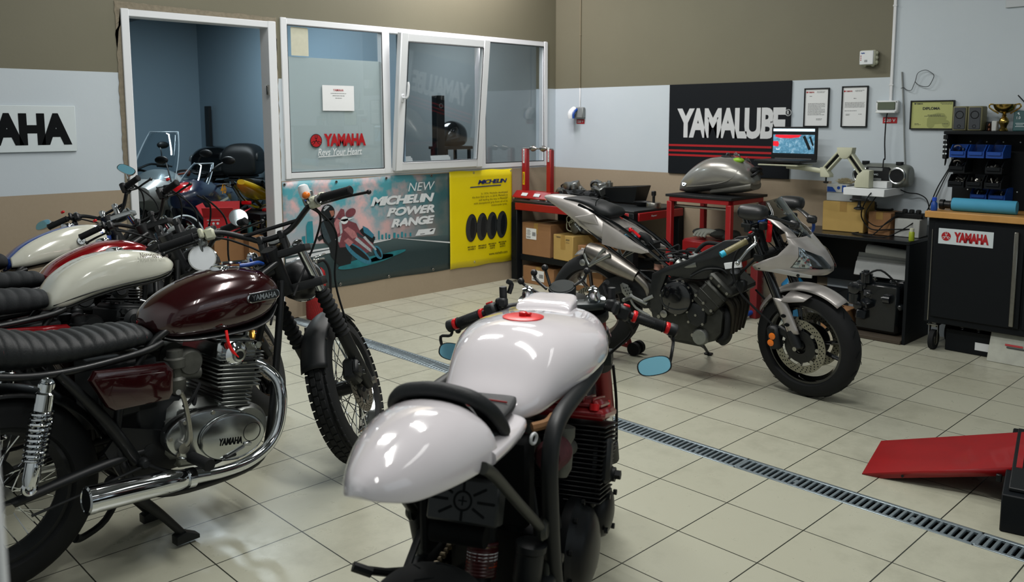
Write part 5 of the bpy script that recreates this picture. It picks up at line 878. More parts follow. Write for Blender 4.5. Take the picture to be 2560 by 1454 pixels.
def roadster(name, label, loc, rz, lean, sp):
    """upright twin-cylinder roadster; sp holds what differs from bike to bike"""
    t = thing(name, label, 'motorcycle', loc, rz, rx=lean); S = steer(1.41, .10, 27, sp.get('steer', 40)); bz = sp.get('bar_dz', 0); fz = lambda z: 1.41 - (z - .325) * .515; near = sp.get('near', False); P = {}
    ft = sp.get('front', {}); wheel(t, 'front_wheel', S @ T(1.41, 0, .33), ft.get('r', .33), ft.get('w', .10), ft.get('rr', .245), ft.get('kind', 'wire'), ft.get('rim', CHR), ft.get('discs', ((-.068, .125, .09),)), ft.get('tread', 'road'), 5, BLK, None)
    wheel(t, 'rear_wheel', T(0, 0, .32), .32, .12, .222, 'wire', SAT, (), 'road', 5, ALD)
    # fork
    for y in (-.098, .098):
        q = mk(S); q.cyl((fz(.6), y, .6), (fz(.985), y, .985), .0185); leg = build('fork_leg', q, ft.get('tube', CHR), t); q = mk(S); q.tube([(fz(.6), y, .6), (fz(.34), y, .34), (1.425, y, .31)], [.027, .027, .02], 14); build('fork_slider', q, ft.get('slider', SAT), leg)
        if ft.get('gaiter', True): q = mk(S); gaiter(q, (fz(.775), y, .775), (fz(.57), y, .57), .031); build('gaiter', q, RUB, leg)
    q = mk(S); q.cyl((1.41, -.135, .33), (1.41, .135, .33), .011); q.cyl((1.41, -.138, .33), (1.41, -.122, .33), .016, n=6); q.cyl((1.41, .122, .33), (1.41, .138, .33), .016, n=6); build('front_axle', q, STL, t)
    q = mk(S)
    for z, h in ((.955, .028), (.81, .035)): x = fz(z); q.prism([(x - .075, -.04), (x - .03, -.13), (x + .03, -.13), (x + .025, 0), (x + .03, .13), (x - .03, .13), (x - .075, .04)], z - h / 2, z + h / 2, 'xy', .004)
    build('fork_yoke', q, sp.get('yoke', BLK), t); q = MB(); q.cyl((1.012, 0, .985), (1.085, 0, .80), .032); build('steering_head', q, BLK, t)
    q = mk(S); q.cyl((fz(.955) - .055, 0, .955), (fz(.985) - .055, 0, .985), .02, n=6); [q.lathe((fz(.97), y, .965), (-.45, 0, .89), [(.022, 0), (.022, .02), (.014, .026)], 16) for y in (-.098, .098)]; build('yoke_nut', q, CHR, t)
    if sp.get('caliper'):
        q = mk(S); q.box((1.33, -.075, .40), (.09, .06, .10), .012, rotm(0, 35)); q.box((1.31, -.105, .41), (.06, .03, .07), .01, rotm(0, 35)); c = build('brake_caliper', q, sp['caliper'], t); q = mk(S); [q.cyl((1.33 + a, -.115, .40 + b), (1.33 + a, -.126, .40 + b), .012, n=12) for a, b in ((-.02, .025), (.015, -.015))]; build('caliper_bolt', q, CHR, c)
    # mudguard hugging the top of the front tyre
    q = mk(S); r0 = ft.get('r', .33) + .018
    q.sheet(lambda u, v: (1.41 - sin(R(-35 + 100 * u)) * (r0 - .022 * (2 * v - 1) ** 2), .058 * (2 * v - 1), .33 + cos(R(-35 + 100 * u)) * (r0 - .03 * (2 * v - 1) ** 2)), 24, 10); f = build('front_mudguard', q, sp.get('guard', SAT), t, thick=.003); q = mk(S); [q.tube([(1.41 - sin(R(20)) * r0, s * .055, .33 + cos(R(20)) * r0 - .02), (fz(.56), s * .075, .56)], .006, 7) for s in (-1, 1)]; q.bolts([(1.41 - sin(R(40)) * (r0 - .01), -.056, .33 + cos(R(40)) * (r0 - .03))], (0, -1, 0), .006, .004); build('guard_stay', q, STL, f)
    # headlight
    q = mk(S); hx = fz(.84) + .1; q.lathe((hx - .09, 0, .845), (1, 0, -.08), [(.02, 0), (.06, .015), (.082, .05), (.088, .1), (.088, .115)], 28); h = build('headlight', q, BLK, t); q = mk(S); q.torus((hx + .025, 0, .836), (1, 0, -.08), .086, .007, 30, 8); build('headlight_rim', q, CHR, h); q = mk(S); q.lathe((hx + .022, 0, .836), (1, 0, -.08), [(.084, 0), (.06, .014), (.02, .02)], 28); build('headlight_glass', q, LENS, h); q = mk(S); [q.box((fz(.85) + .02, s * .1, .85), (.07, .008, .045), .003) for s in (-1, 1)]; build('headlight_bracket', q, BLK, h)
    # instruments
    q = mk(S); q.lathe((fz(.95) + .05, .0, 1.0), (-.5, 0, .86), [(.02, -.03), (.038, -.02), (.04, .02), (.036, .026)], 24); g_ = build('speedometer', q, BLK, t); q = mk(S); q.lathe((fz(.95) + .05, 0, 1.0), (-.5, 0, .86), [(.036, .0262), (.034, .0275)], 24); build('dial_glass', q, GRY, g_)
    # handlebar
    bars = [(.96, .395, 1.108), (1.0, .27, 1.116), (1.06, .195, 1.108), (1.095, .10, 1.055), (1.075, .045, 1.03), (1.075, -.045, 1.03), (1.095, -.10, 1.055), (1.06, -.195, 1.108), (1.0, -.27, 1.116), (.96, -.395, 1.108)]
    HB = S @ T(0, 0, bz) @ MX.Diagonal((1, sp.get('bar_w', 1), 1, 1))
    q = mk(HB); q.tube(bars, .0115, 12, 6); q.tube([(1.09, .12, 1.068), (1.09, -.12, 1.068)], .008, 10); hb = build('handlebar', q, BLK, t); q = mk(S)
    for y in (-.045, .045): q.cyl((fz(.965) - .01, y, .965), (1.075, y, 1.03), .016); q.box((1.075, y, 1.03), (.036, .026, .036), .005)
    build('bar_clamp', q, sp.get('yoke', BLK), hb)
    for s in (-1, 1): grip(t, HB, (.999, s * .272, 1.116), (.957, s * .404, 1.107))
    lever(t, HB, [(1.035, -.25, 1.10), (1.06, -.29, 1.10), (1.04, -.36, 1.096), (1.005, -.455, 1.085)]); lever(t, HB, [(1.035, .25, 1.10), (1.06, .29, 1.10), (1.04, .36, 1.096), (1.02, .425, 1.088)])
    gear = sp.get('gear', CRS)
    switchgear(t, HB, (1.035, .225, 1.112), (.35, -1, 0), gear if near else BLK, False); switchgear(t, HB, (1.035, -.225, 1.112), (.35, 1, 0), gear if near else BLK, False)
    q = mk(HB); [q.torus((1.012, s * .25, 1.114), (.3, s * -1, 0), .015, .006, 18, 7) for s in (-1, 1)]; q.lathe((1.05, -.2, 1.13), (0, 0, 1), [(.022, -.02), (.024, 0), (.024, .03), (.02, .034)], 18); q.box((1.035, .26, 1.085), (.03, .028, .03), .006); build('lever_perch', q, ALD if near else BLK, t)
    for i, Pc in enumerate(([(1.03, -.2, 1.10), (1.13, -.2, 1.06), (1.2, -.13, .98), (1.16, -.05, .86), (1.0, -.05, .78)], [(1.05, .23, 1.1), (1.17, .2, 1.07), (1.22, .1, .97), (1.14, .06, .84), (.95, .05, .7)], [(1.04, -.22, 1.09), (1.2, -.22, .98), (1.26, -.14, .80), (1.3, -.12, .62), (1.36, -.10, .45)], [(1.1, .1, .95), (1.25, .12, .85), (1.28, .12, .6), (1.34, .115, .42), (1.40, .12, .36)])): q = mk(S); q.tube(Pc, .0045, 7, 7); build('control_cable', q, RUB, t)
    # frame
    q = MB()
    for s in (-1, 1):
        q.tube([(1.045, s * .03, .86), (.99, s * .07, .60), (.93, s * .10, .33), (.87, s * .12, .21), (.72, s * .13, .185), (.48, s * .12, .20), (.37, s * .115, .30), (.36, s * .10, .52), (.50, s * .085, .735), (.75, s * .05, .80), (1.03, s * .02, .93)], .0145, 10, 5)
        q.tube([(.52, s * .095, .725), (.44, s * .115, .71), (.22, s * .125, .700), (.06, s * .13, .715), (-.12, s * .13, .765)], .0125, 10, 5); q.tube([(.40, s * .115, .34), (.30, s * .125, .52), (.17, s * .13, .70)], [.022, .019, .014], 10, 4)
        q.prism([(.50, .42), (.54, .30), (.50, .25), (.36, .27), (.30, .40), (.36, .47)], s * .10, s * .118)
    q.tube([(-.12, -.13, .765), (-.17, -.06, .775), (-.17, .06, .775), (-.12, .13, .765)], .0125, 10, 4); q.cyl((1.03, 0, .90), (.5, 0, .755), .022); build('frame', q, sp.get('framem', BLK), t)
    q = MB()
    for s in (-1, 1): q.tube([(.45, s * .10, .365), (.25, s * .115, .355), (.02, s * .12, .325), (-.05, s * .12, .322)], [.02, .02, .018, .014], 12, 4, flat=.8)
    q.cyl((.45, -.12, .365), (.45, .12, .365), .022); build('swingarm', q, SAT, t); q = MB(); q.cyl((0, -.15, .322), (0, .15, .322), .01); q.cyl((0, -.155, .322), (0, -.138, .322), .017, n=6); build('rear_axle', q, STL, t)
    q = MB(); ring(q, (0, .085, .32), (0, 1, 0), [(.06, -.003), (.1, -.003), (.1, .003), (.06, .003)], 40); q.tube([(.0, .085, .42), (.5, .085, .43), (.52, .085, .38), (.5, .085, .345), (0, .085, .22)], .007, 6, 3); build('drive_chain', q, DST, t)
    for s in (-1, 1): shock(t, (.122, s * .165, .682), (.055, s * .165, .375))
    # tank, seat
    tk = sp['tank']; q = MB(); q.hull(tk['st'], 36, 8); b = build('fuel_tank', q, tk['mat'], t, smooth=50)
    q = MB(); q.hull([(x, zl - .004, zl + .02, hw * .93, 0, .5) for x, zl, zh, hw in [s_[:4] for s_ in tk['st'][1:-1]]], 28, 6); build('tank_underside', q, tk.get('under', BLK), b)
    if tk.get('decor'): tk['decor'](b, t)
    cx, cz = tk.get('cap', (.80, .925)); q = MB(); q.lathe((cx, 0, cz - .008), (.05, 0, 1), [(.036, 0), (.036, .014), (.03, .022), (.012, .026)], 26); build('fuel_cap', q, tk.get('capm', CHR), b)
    ribs_seat(t, 'seat', sp['seat'], sp.get('pitch', .037), sp.get('seatm', LEA), sp.get('stitch'))
    # electrics box behind the side covers
    q = MB(); q.box((.40, 0, .59), (.20, .2, .19), .01); q.box((.5, .0, .47), (.16, .2, .12), .01); build('battery_box', q, SAT, t)
    if sp.get('cover'):
        for s in (-1, 1): q = MB(); q.prism([(.25, .664), (.27, .69), (.50, .668), (.527, .64), (.522, .56), (.505, .537), (.322, .545), (.30, .563)], s * .125, s * .168, 'xz', .016); o = build('side_cover', q, sp['cover'], t); q = MB(); q.tube([(.285, s * .1655, .662), (.49, s * .1655, .641)], .003, 6); build('cover_crease', q, sp['cover'], o)
    q = MB(); q.sheet(lambda u, v: (-sin(R(-70 + 95 * u)) * (.352 - .02 * (2 * v - 1) ** 2), .066 * (2 * v - 1), .32 + cos(R(-70 + 95 * u)) * (.352 - .03 * (2 * v - 1) ** 2)), 20, 8); build('rear_mudguard', q, BLK, t, thick=.003)
    motor(t, sp, near)
    if sp.get('stand', 'side') == 'centre':
        q = MB(); [q.tube([(.40, s * .11, .21), (.47, s * .12, .13), (.545, s * .125, .03)], [.02, .016, .014], 10, 3) for s in (-1, 1)]; q.cyl((.41, -.11, .2), (.41, .11, .2), .016); [q.prism([(.515, -.004 if False else 0), (.60, 0), (.60, .014), (.55, .04), (.515, .03)], s * .125 - .022, s * .125 + .022, 'xz', .004) for s in (-1, 1)]; q.tube([(.44, .1, .17), (.36, .06, .09), (.27, .02, .075), (.24, .01, .085)], [.014, .012, .012, .016], 9, 4); build('centre_stand', q, SAT, t)
    else:
        q = MB(); z1 = .02; q.tube([(.42, .11, .2), (.50, .2, .1), (.56, .27, .012)], [.014, .012, .012], 9); q.box((.565, .275, .008), (.06, .035, .014), .004); build('side_stand', q, SAT, t)
    return t, S
def motor(t, sp, near):
    E = T(.70, 0, .366) @ rotm(0, 10); CV = sp.get('covm', ALU); CY = sp.get('cylm', ALD)
    q = mk(E); q.box((-.02, 0, -.01), (.36, .28, .17), .03); q.box((-.10, 0, .06), (.2, .25, .12), .03); q.lathe((.1, 0, 0), (0, 1, 0), [(.08, -.15), (.095, -.13), (.095, .13), (.08, .15)], 28); q.box((0, 0, -.1), (.26, .2, .06), .012); cr = build('crankcase', q, sp.get('casem', ALD), t)
    def oval(cx, cz, a, b, rot=0, n=44): return [(cx + a * cos(2 * pi * i / n) * cos(R(rot)) + b * sin(2 * pi * i / n) * sin(R(rot)), cz - a * cos(2 * pi * i / n) * sin(R(rot)) + b * sin(2 * pi * i / n) * cos(R(rot))) for i in range(n)]
    for s in (-1, 1):
        q = mk(E); q.prism(oval(-.052, .003, .183, .098, 3), s * .14, s * .195, 'xz', .012); c = build('engine_cover', q, CV, t, 'polished oval engine cover'); q = mk(E); q.prism(oval(.01, -.004, .128, .086, 0), s * .194, s * .212, 'xz', .012); build('raised_cover', q, CV, c); q = mk(E)
        for i in range(9): a = 2 * pi * i / 9 + .3; q.cyl((-.052 + .168 * cos(a), s * .19, .003 + .085 * sin(a)), (-.052 + .168 * cos(a), s * .2, .003 + .085 * sin(a)), .007, n=10)
        build('cover_screw', q, STL, c)
        if near and s < 0:
            M = E @ plane_m((0, -.2123, 0), (1, 0, 0), (0, 0, 1)); q = MB(); text_mb(q, 'YAMAHA', .092, .026, M @ T(.0, -.018, .0006), .03, .08); build('lettering', q, BLKS, c); q = mk(E); ring(q, (.082, -.2122, .008), (0, 1, 0), [(.033, -.0008), (.0355, -.0008), (.0355, .0008), (.033, .0008)], 30); build('inspection_cap', q, DST, c)
            q = mk(E); q.tube([(-.03, -.216, -.082), (.055, -.216, -.042)], .004, 6); q.box((.068, -.216, -.034), (.03, .008, .012), .003); build('cover_lever', q, ALU, c)
    q = mk(E); X0 = .047; q.box((X0, 0, .085), (.12, .26, .05), .008)
    for i in range(5): q.box((X0, 0, .092 + .0145 * i), (.122, .29, .005), .0015)
    q.box((X0, 0, .13), (.09, .25, .13))
    for i in range(6): q.box((X0 - .002, 0, .166 + .0155 * i), (.19 - .006 * abs(i - 3), .31, .0055), .0018)
    q.box((X0, 0, .2), (.13, .27, .1)); build('cylinder_fins', q, CY, t); q = mk(E); q.box((X0 - .01, 0, .292), (.16, .27, .075), .012); q.box((X0 - .015, 0, .33), (.14, .22, .03), .012)
    for i in range(3): q.box((X0, 0, .262 + .013 * i), (.18, .3, .004), .0015)
    for y in (-.09, 0, .09):
        for x in (-.06, .04): q.cyl((X0 + x, y, .33), (X0 + x, y, .355), .011, n=8)
    hd = build('cylinder_head', q, ALU if near else CY, t)
    for s in (-1, 1):
        q = mk(E); q.lathe((.022, s * .135, .282), (0, s, 0), [(.044, -.005), (.044, .014), (.036, .022), (.026, .028), (.024, .034)], 26); c = build('cam_end_cover', q, CHR if near else CY, t); q = mk(E); q.lathe((.022, s * .155, .282), (0, s, 0), [(.016, .012), (.016, .015)], 18); build('cam_cap', q, BLK, c); q = mk(E); q.bolts([(.022 + .05 * cos(a), s * .136, .282 + .047 * sin(a)) for a in (.8, 2.4, 3.9, 5.5)], (0, s, 0), .011, .014); q.bolts([(X0 + x, s * .13, .315) for x in (-.07, .06)], (0, s, 0), .014, .02); build('head_bolt', q, CHR if near else CY, c)
        # carburettor with pod
        q = mk(None); q.lathe((.575, s * .075, .52), (.0, 0, 1), [(.02, 0), (.032, .02), (.034, .06), (.026, .07), (.026, .10), (.038, .105), (.038, .135), (.03, .14), (.028, .165), (.012, .17)], 20); q.cyl((.56, s * .075, .6), (.66, s * .075, .585), .024); q.lathe((.62, s * .085, .632), (0, s, 0), [(.05, -.05), (.052, .0), (.04, .02)], 20); q.bolts([(.575 + .024 * cos(a), s * .075 + .024 * sin(a), .665) for a in (0, 1.57, 3.14, 4.7)], (0, 0, 1), .005, .02); build('carburettor', q, ALK if near else DST, t); q = mk(None); q.lathe((.545, s * .075, .6), (-1, 0, .1), [(.028, 0), (.05, .01), (.052, .07), (.04, .08)], 20); build('air_filter', q, RUB, t)
        ex = sp.get('exh', CHR); q = mk(None); q.tube([(.835, s * .085, .594), (.868, s * .10, .575), (.905, s * .125, .55), (.93, s * .155, .51), (.935, s * .172, .46), (.926, s * .182, .395), (.903, s * .192, .335), (.865, s * .2, .29), (.81, s * .207, .262), (.74, s * .212, .248), (.64, s * .217, .25), (.53, s * .22, .266)], .0205, 16, 5); xp = build('exhaust_pipe', q, ex, t); q = mk(None); q.tube([(.60, s * .22, .256), (.53, s * .222, .268), (.47, s * .225, .277), (.30, s * .228, .296), (.195, s * .23, .306)], [.021, .026, .037, .043, .044], 24, 6); q.lathe((.535, s * .222, .268), (-1, 0, .11), [(.026, -.012), (.034, -.012), (.034, .012), (.026, .012)], 24); mf = build('silencer', q, ex, xp); q = mk(None); q.lathe((.192, s * .23, .3065), (-1, 0, .11), [(.045, -.02), (.0455, .0), (.038, .004), (.034, -.01), (.02, -.012)], 26); build('silencer_end', q, ex, xp); q = mk(None); q.lathe((.1935, s * .23, .3065), (-1, 0, .11), [(.0365, 0), (.036, .002)], 24); build('silencer_bore', q, BLKS, xp)
        q = mk(None); [q.lathe((.838 + .009 * i, s * (.087 + .003 * i), .592 - .005 * i), (.9, s * .4, -.5), [(.03, -.0025), (.034, -.0015), (.034, .0015), (.03, .0025)], 18) for i in range(4)]; build('exhaust_clamp', q, ALU if near else DST, xp)
        q = mk(None); q.cyl((.555, s * .13, .325), (.56, s * .19, .325), .01); q.lathe((.56, s * .18, .325), (.04, s, 0), [(.016, 0), (.02, .004), (.019, .11), (.023, .115), (.02, .125)], 14); build('foot_peg', q, RUB, t)
    if near:
        q = mk(None); q.tube([(.518, -.2, .378), (.536, -.225, .40), (.535, -.235, .45), (.518, -.245, .545), (.503, -.25, .583)], [.014, .012, .0085, .0085, .0075], 10, 4); q.cyl((.518, -.17, .378), (.518, -.225, .378), .02); q.cyl((.503, -.25, .583), (.49, -.26, .59), .009); build('kick_starter', q, STL, t)
        q = mk(None); q.tube([(.42, -.15, .33), (.5, -.17, .285), (.6, -.19, .275), (.68, -.2, .29)], .008, 8, 4); q.box((.69, -.205, .295), (.05, .03, .012), .004); q.tube([(.42, -.15, .33), (.2, -.155, .30), (.06, -.15, .28)], .0045, 7); q.lathe((.415, -.13, .335), (0, -1, 0), [(.02, 0), (.02, .02), (.012, .03)], 14); build('brake_pedal', q, DST, t)
        q = mk(None); q.tube([(.735, -.145, .735), (.732, -.16, .70), (.742, -.165, .665), (.765, -.165, .635), (.785, -.16, .618)], .0055, 9, 6); build('spark_plug_lead', q, mat('bright_red_lead', 'e01010', .4, var=0), t); q = mk(None); q.tube([(.785, -.158, .618), (.83, -.15, .61)], .009, 8); build('plug_cap', q, RUB, t); q = mk(None); q.tube([(.64, -.08, .52), (.62, -.11, .49), (.60, -.1, .43), (.63, -.06, .40)], .008, 8, 5); q.tube([(.65, -.10, .55), (.6, -.13, .51), (.56, -.1, .47)], .006, 7, 5); build('breather_hose', q, RUB, t)
# ------------------------------------------------------------------ the four roadsters
TKS = [(.495, .765, .80, .035, 0, .5, 2.2, 2.2), (.515, .738, .835, .075, 0, .45, 2.4, 2.4), (.57, .714, .875, .105, 0, .45, 2.4, 2.6), (.66, .706, .912, .128, 0, .45, 2.4, 2.8), (.76, .706, .935, .142, 0, .45, 2.4, 2.8), (.86, .712, .938, .147, 0, .48, 2.4, 2.6), (.93, .732, .922, .136, 0, .5, 2.4, 2.4), (.98, .775, .89, .105, 0, .5, 2.3, 2.3), (1.0, .81, .855, .05, 0, .5, 2, 2)]
def maroon_decor(b, t):
    M = plane_m((.89, -.1475, .838), (1, 0, .02), (0, .12, 1)); pill = lambda a, h: [(sg * (a - h) + h * cos(x), h * sin(x)) for sg, rg in ((1, range(-90, 91, 15)), (-1, range(90, 271, 15))) for x in [R(d) for d in rg]]
    q = MB(); q.X = M; q.prism(pill(.068, .019), -.01, .004, 'xy', .003); e = build('tank_badge', q, CHR, b, 'chrome-edged badge'); q = MB(); q.X = M; q.prism(pill(.0635, .0148), .002, .0046, 'xy'); build('badge_plate', q, GLB, e); q = MB(); text_mb(q, 'YAMAHA', .103, .02, M @ T(0, 0, .0052), .025, .05); build('badge_lettering', q, CHR, e)
SEAT1 = [(-.16, .765, .905, .11), (-.08, .745, .885, .125), (.02, .725, .858, .13), (.10, .715, .83, .13), (.2, .712, .806, .128), (.30, .712, .80, .126), (.40, .714, .797, .12), (.465, .718, .788, .105), (.50, .728, .77, .08)]
mar, S1 = roadster('motorcycle', 'dark maroon roadster with chrome exhaust on its centre stand, nearest the camera on the left', (-5.55, -2.80, .012), 4.3, 0, dict(near=True, tank=dict(st=TKS, mat=MRN, decor=maroon_decor, cap=(.80, .932)), seat=SEAT1, stitch=mat('red_thread', '5a2226', .8), cover=MRN, stand='centre', front=dict(tread='block'), caliper=SAT))
mirror_round(mar, S1, (1.02, .275, 1.028), (-.75, -.55, .1), .05, [(1.02, .26, 1.10), (1.025, .268, 1.07), (1.03, .272, 1.04)], mat('mirror_wall_reflection', 'bfc4c6', .35, .2), ALD)  # pale glass colour stands in for the wall reflected in this mirror
q = mk(S1); q.lathe((.985, -.215, 1.16), (0, 0, 1), [(.016, -.03), (.02, -.02), (.022, .0), (.019, .02), (.01, .026)], 16); o = build('reservoir', q, WHT, mar); q = mk(S1); q.ball((.965, -.225, 1.14), (.016, .016, .014)); build('turn_signal', q, ORG, o); q = mk(S1); q.tube([(1.03, -.21, 1.115), (.995, -.212, 1.12), (.985, -.215, 1.14)], .009, 8, 3); build('bracket', q, CHR, o)
q = MB(); q.tube([(.97, -.02, .935), (.93, -.05, .948), (.89, -.05, .945), (.86, -.04, .944)], .0075, 8, 4); build('key_strap', q, BLP, mar); q = MB(); q.tube([(.8, -.02, .958), (.86, -.03, .957), (.9, -.02, .953)], .007, 8); q.cyl((.93, .0, .935), (.93, 0, .965), .012); q.ball((.93, 0, .97), .012); build('cap_hinge', q, CHR, mar)
q = mk(S1); q.torus((1.06, -.02, .99), (0, .3, 1), .018, .004, 16, 6); build('ignition_ring', q, BRZ, mar)
# white tank bike
def strip(b, name, m, yoff, fn, r=.004):
    for s in (-1, 1): q = MB(); q.tube([(x, s * (y + yoff), z) for x, y, z in fn], r, 8, 6); build(name, q, m, b)
TKW = [(.46, .735, .775, .07, 0, .5, 2.6, 3), (.475, .722, .805, .10, 0, .45, 2.5, 3), (.53, .722, .868, .118, 0, .42, 2.8, 3.4), (.63, .75, .92, .132, 0, .42, 3.0, 3.6), (.75, .77, .94, .138, 0, .45, 3.2, 3.6), (.88, .78, .928, .136, 0, .45, 3.2, 3.4), (.96, .796, .90, .118, 0, .45, 2.8, 2.8), (1.0, .82, .875, .08, 0, .5, 2.2, 2.2), (1.015, .835, .86, .03, 0, .5, 2, 2)]
def white_decor(b, t):
    M = plane_m((.885, -.131, .898), (1, .1, -.1), (0, .45, .9)); q = MB(); text_mb(q, 'Notorious One', .13, .027, M @ T(0, 0, .012), .01, .2); build('script_lettering', q, mat('brown_print', '3a2a24', .6), b)
    strip(b, 'pinstripe', DST, -.002, [(.475, .102, .745), (.55, .122, .765), (.65, .136, .785), (.78, .142, .80), (.9, .138, .81), (.98, .11, .825)], .0022)
roadW, SW = roadster('motorcycle', 'cream white tank roadster with script lettering, standing just behind the maroon one', (-5.60, -2.03, 0), 4, -6, dict(tank=dict(st=TKW, mat=CRM, decor=white_decor, cap=(.78, .935), under=BLK), seat=[(-.15, .76, .86, .11), (.05, .74, .85, .12), (.2, .735, .845, .12), (.38, .73, .832, .118), (.46, .735, .815, .1)], seatm=LEG, pitch=.045, casem=DST, covm=SAT, cylm=SAT, exh=SAT, cover=CRD, front=dict(kind='cast', r=.302, w=.12, rr=.216, rim=GLB, discs=((-.078, .15, .105), (.078, .15, .105)), gaiter=False, tube=CHR, slider=SAT), caliper=GLD, gear=BLK, steer=42, bar_dz=-.22))
mirror_round(roadW, SW, (.97, -.37, .915), (-.75, -.6, .1), .04, [(.957, -.35, .88), (.962, -.36, .885), (.968, -.368, .905)], MIR, BLK)
# red tank bike
TKR = [(.46, .735, .765, .06), (.475, .715, .79, .10), (.53, .715, .84, .125), (.63, .73, .885, .145), (.75, .745, .915, .15), (.87, .755, .91, .145), (.95, .77, .885, .125), (.995, .795, .86, .08), (1.01, .81, .845, .03)]
def red_decor(b, t): strip(b, 'lower_band', DST, -.001, [(.47, .10, .735), (.6, .137, .765), (.75, .151, .785), (.9, .143, .795), (.985, .1, .81)], .004)
roadR, SR_ = roadster('motorcycle', 'candy red tank roadster in the left row, between the cream white and blue ones', (-5.41, -1.50, 0), 6, -16, dict(tank=dict(st=TKR, mat=CRD, decor=red_decor, cap=(.80, .915)), seat=[(-.15, .74, .85, .11), (.05, .73, .835, .12), (.25, .725, .825, .12), (.42, .725, .81, .11), (.465, .735, .79, .08)], seatm=LEG, pitch=.05, casem=DST, covm=ALD, cylm=SAT, exh=CHR, front=dict(kind='wire', gaiter=False, slider=ALD), caliper=SAT, gear=BLK, steer=34, bar_w=.78, bar_dz=-.04))
TKB = [(.44, .765, .79, .045), (.46, .74, .81, .08), (.53, .735, .865, .108), (.63, .745, .91, .122), (.75, .755, .94, .13), (.87, .765, .945, .13), (.95, .785, .925, .115), (.995, .815, .895, .07), (1.01, .84, .87, .03)]
def blue_decor(b, t):
    for s in (-1, 1):
        q = MB(); P = cat([(x, zl + .006, zh - .016, hw) for x, zl, zh, hw in [k_[:4] for k_ in TKB[1:-2]]], 6)
        rings = []
        for x, zl, zh, hw in P:
            rings.append([(x, s * (hw * (1 - abs((zl + (zh - zl) * f) - (zl + (zh - zl) * .42)) / (zh - zl + .05) * abs(f - .42) * .8) + .004), zl + (zh - zl) * f) for f in (0, .2, .42, .65, .85, 1)])
        n = len(rings[0]); vs = [p for r in rings for p in r]; fs = [[i * n + j, (i + 1) * n + j, (i + 1) * n + j + 1, i * n + j + 1] for i in range(len(rings) - 1) for j in range(n - 1)]; q.add(vs, fs); build('cream_panel', q, CRM, b, 'cream side panel', thick=.002); M = plane_m((.80, s * .1385, .84), (-s, 0, 0), (0, 0, 1)); q = MB(); emblem(q, 0, 0, .022, M, .003, 0, 1); build('emblem', q, [SGW, DST], b)
roadB, SB = roadster('motorcycle', 'blue and cream tank roadster nearest the wall in the left row', (-5.42, -.97, 0), 6, -15, dict(tank=dict(st=TKB, mat=BLU, decor=blue_decor, cap=(.80, .945)), seat=[(-.15, .77, .88, .11), (.05, .755, .865, .12), (.25, .75, .855, .12), (.40, .745, .84, .11), (.45, .755, .82, .08)], seatm=LEG, pitch=.05, casem=DST, covm=ALD, cylm=SAT, exh=CHR, front=dict(kind='wire', gaiter=False, slider=ALD), caliper=SAT, gear=BLK, yoke=ALU, steer=34, bar_w=.78, bar_dz=-.04))
mirror_oval(roadB, SB, (1.0, .37, 1.115), (-.62, .1, .2), (0, -.25, 1), .06, .027, [(1.03, .2, 1.07), (1.02, .27, 1.09), (1.0, .33, 1.11)]); mirror_oval(roadB, SB, (1.0, -.24, 1.165), (-.62, -.3, .2), (0, -.7, .6), .055, .025, [(1.03, -.2, 1.08), (1.01, -.22, 1.11), (1.0, -.23, 1.145)])
for tt, SS in ((roadR, SR_), (roadB, SB)): q = mk(SS); [q.box((1.02, s * .24, 1.135), (.014, .02, .014), .003) for s in (-1, 1)]; build('kill_switch', q, REDL, tt)
# ------------------------------------------------------------------ silver sport bike on a rear stand
t = thing('motorcycle', 'matt silver sport bike without tank or belly fairing, in the middle of the room', 'motorcycle', (-2.115, -2.335, .045), -80.2, ry=1.9); r6 = t
S = steer(1.375, .09, 24, -13.5); AX = 1.335; ct = 15.5
wheel(t, 'front_wheel', S @ T(AX, 0, .30), .30, .12, .218, 'cast', GLB, ((-.078, .15, .108), (.078, .15, .108)), 'groove', 3, BLK)
wheel(t, 'rear_wheel', T(0, 0, .315), .315, .18, .218, 'cast', mat('bronze_grey_rim', '6b6460', .35, .7), ((-.075, .11, .08),), 'groove', 3, BLK)
fk = lambda z: 1.085 + (.80 - z) * .49
for s in (-1, 1):
    q = mk(S); q.tube([(fk(.97), s * .1, .97), (fk(.46), s * .1, .46)], .0265, 16); leg = build('fork_leg', q, GLB, t); q = mk(S); q.cyl((fk(.48), s * .1, .48), (fk(.34), s * .1, .34), .0215, None, 18); build('fork_stanchion', q, CHR, leg); q = mk(S); q.tube([(fk(.385), s * .1, .385), (fk(.33), s * .1, .33), (AX, s * .1, .295)], [.027, .03, .028], 14); q.box((fk(.36) - .05, s * .085, .36), (.09, .03, .05), .008, rotm(0, 20)); build('fork_foot', q, SAT, leg)
    q = mk(S); q.box((1.195, s * .098, .325), (.07, .055, .13), .014, rotm(0, -12)); c = build('brake_caliper', q, SAT, t)
    for z, x in ((.337, 1.195), (.298, 1.187)): q = mk(S); q.lathe((x, s * .125, z), (0, s, 0), [(.019, 0), (.019, .005), (.013, .008)], 18); build('piston_cap', q, ORG, c, 'amber piston caps')
    q = mk(S); q.sheet(lambda u, v: (fk(.55) + .012 + .05 * cos(pi * (v - .5)) - .02 + (.55 - (.55 - .185 * u)) * .49, s * (.10 + .036 * sin(pi * (v - .5)) * (1 - .45 * u)), .56 - .185 * u), 8, 10); g_ = build('fork_guard', q, SILM, t, thick=.003); q = mk(S)
    for z in (.47, .425): x = fk(z) + .018; q.prism([(x + .0 + .014 * cos(a) * 1., z + .009 * sin(a)) for a in [i * pi / 8 for i in range(16)]], s * .138, s * .1305)
    build('guard_slot', q, BLKS, g_)
q = mk(S); q.cyl((AX, -.135, .30), (AX, .135, .30), .012); build('front_axle', q, STL, t)
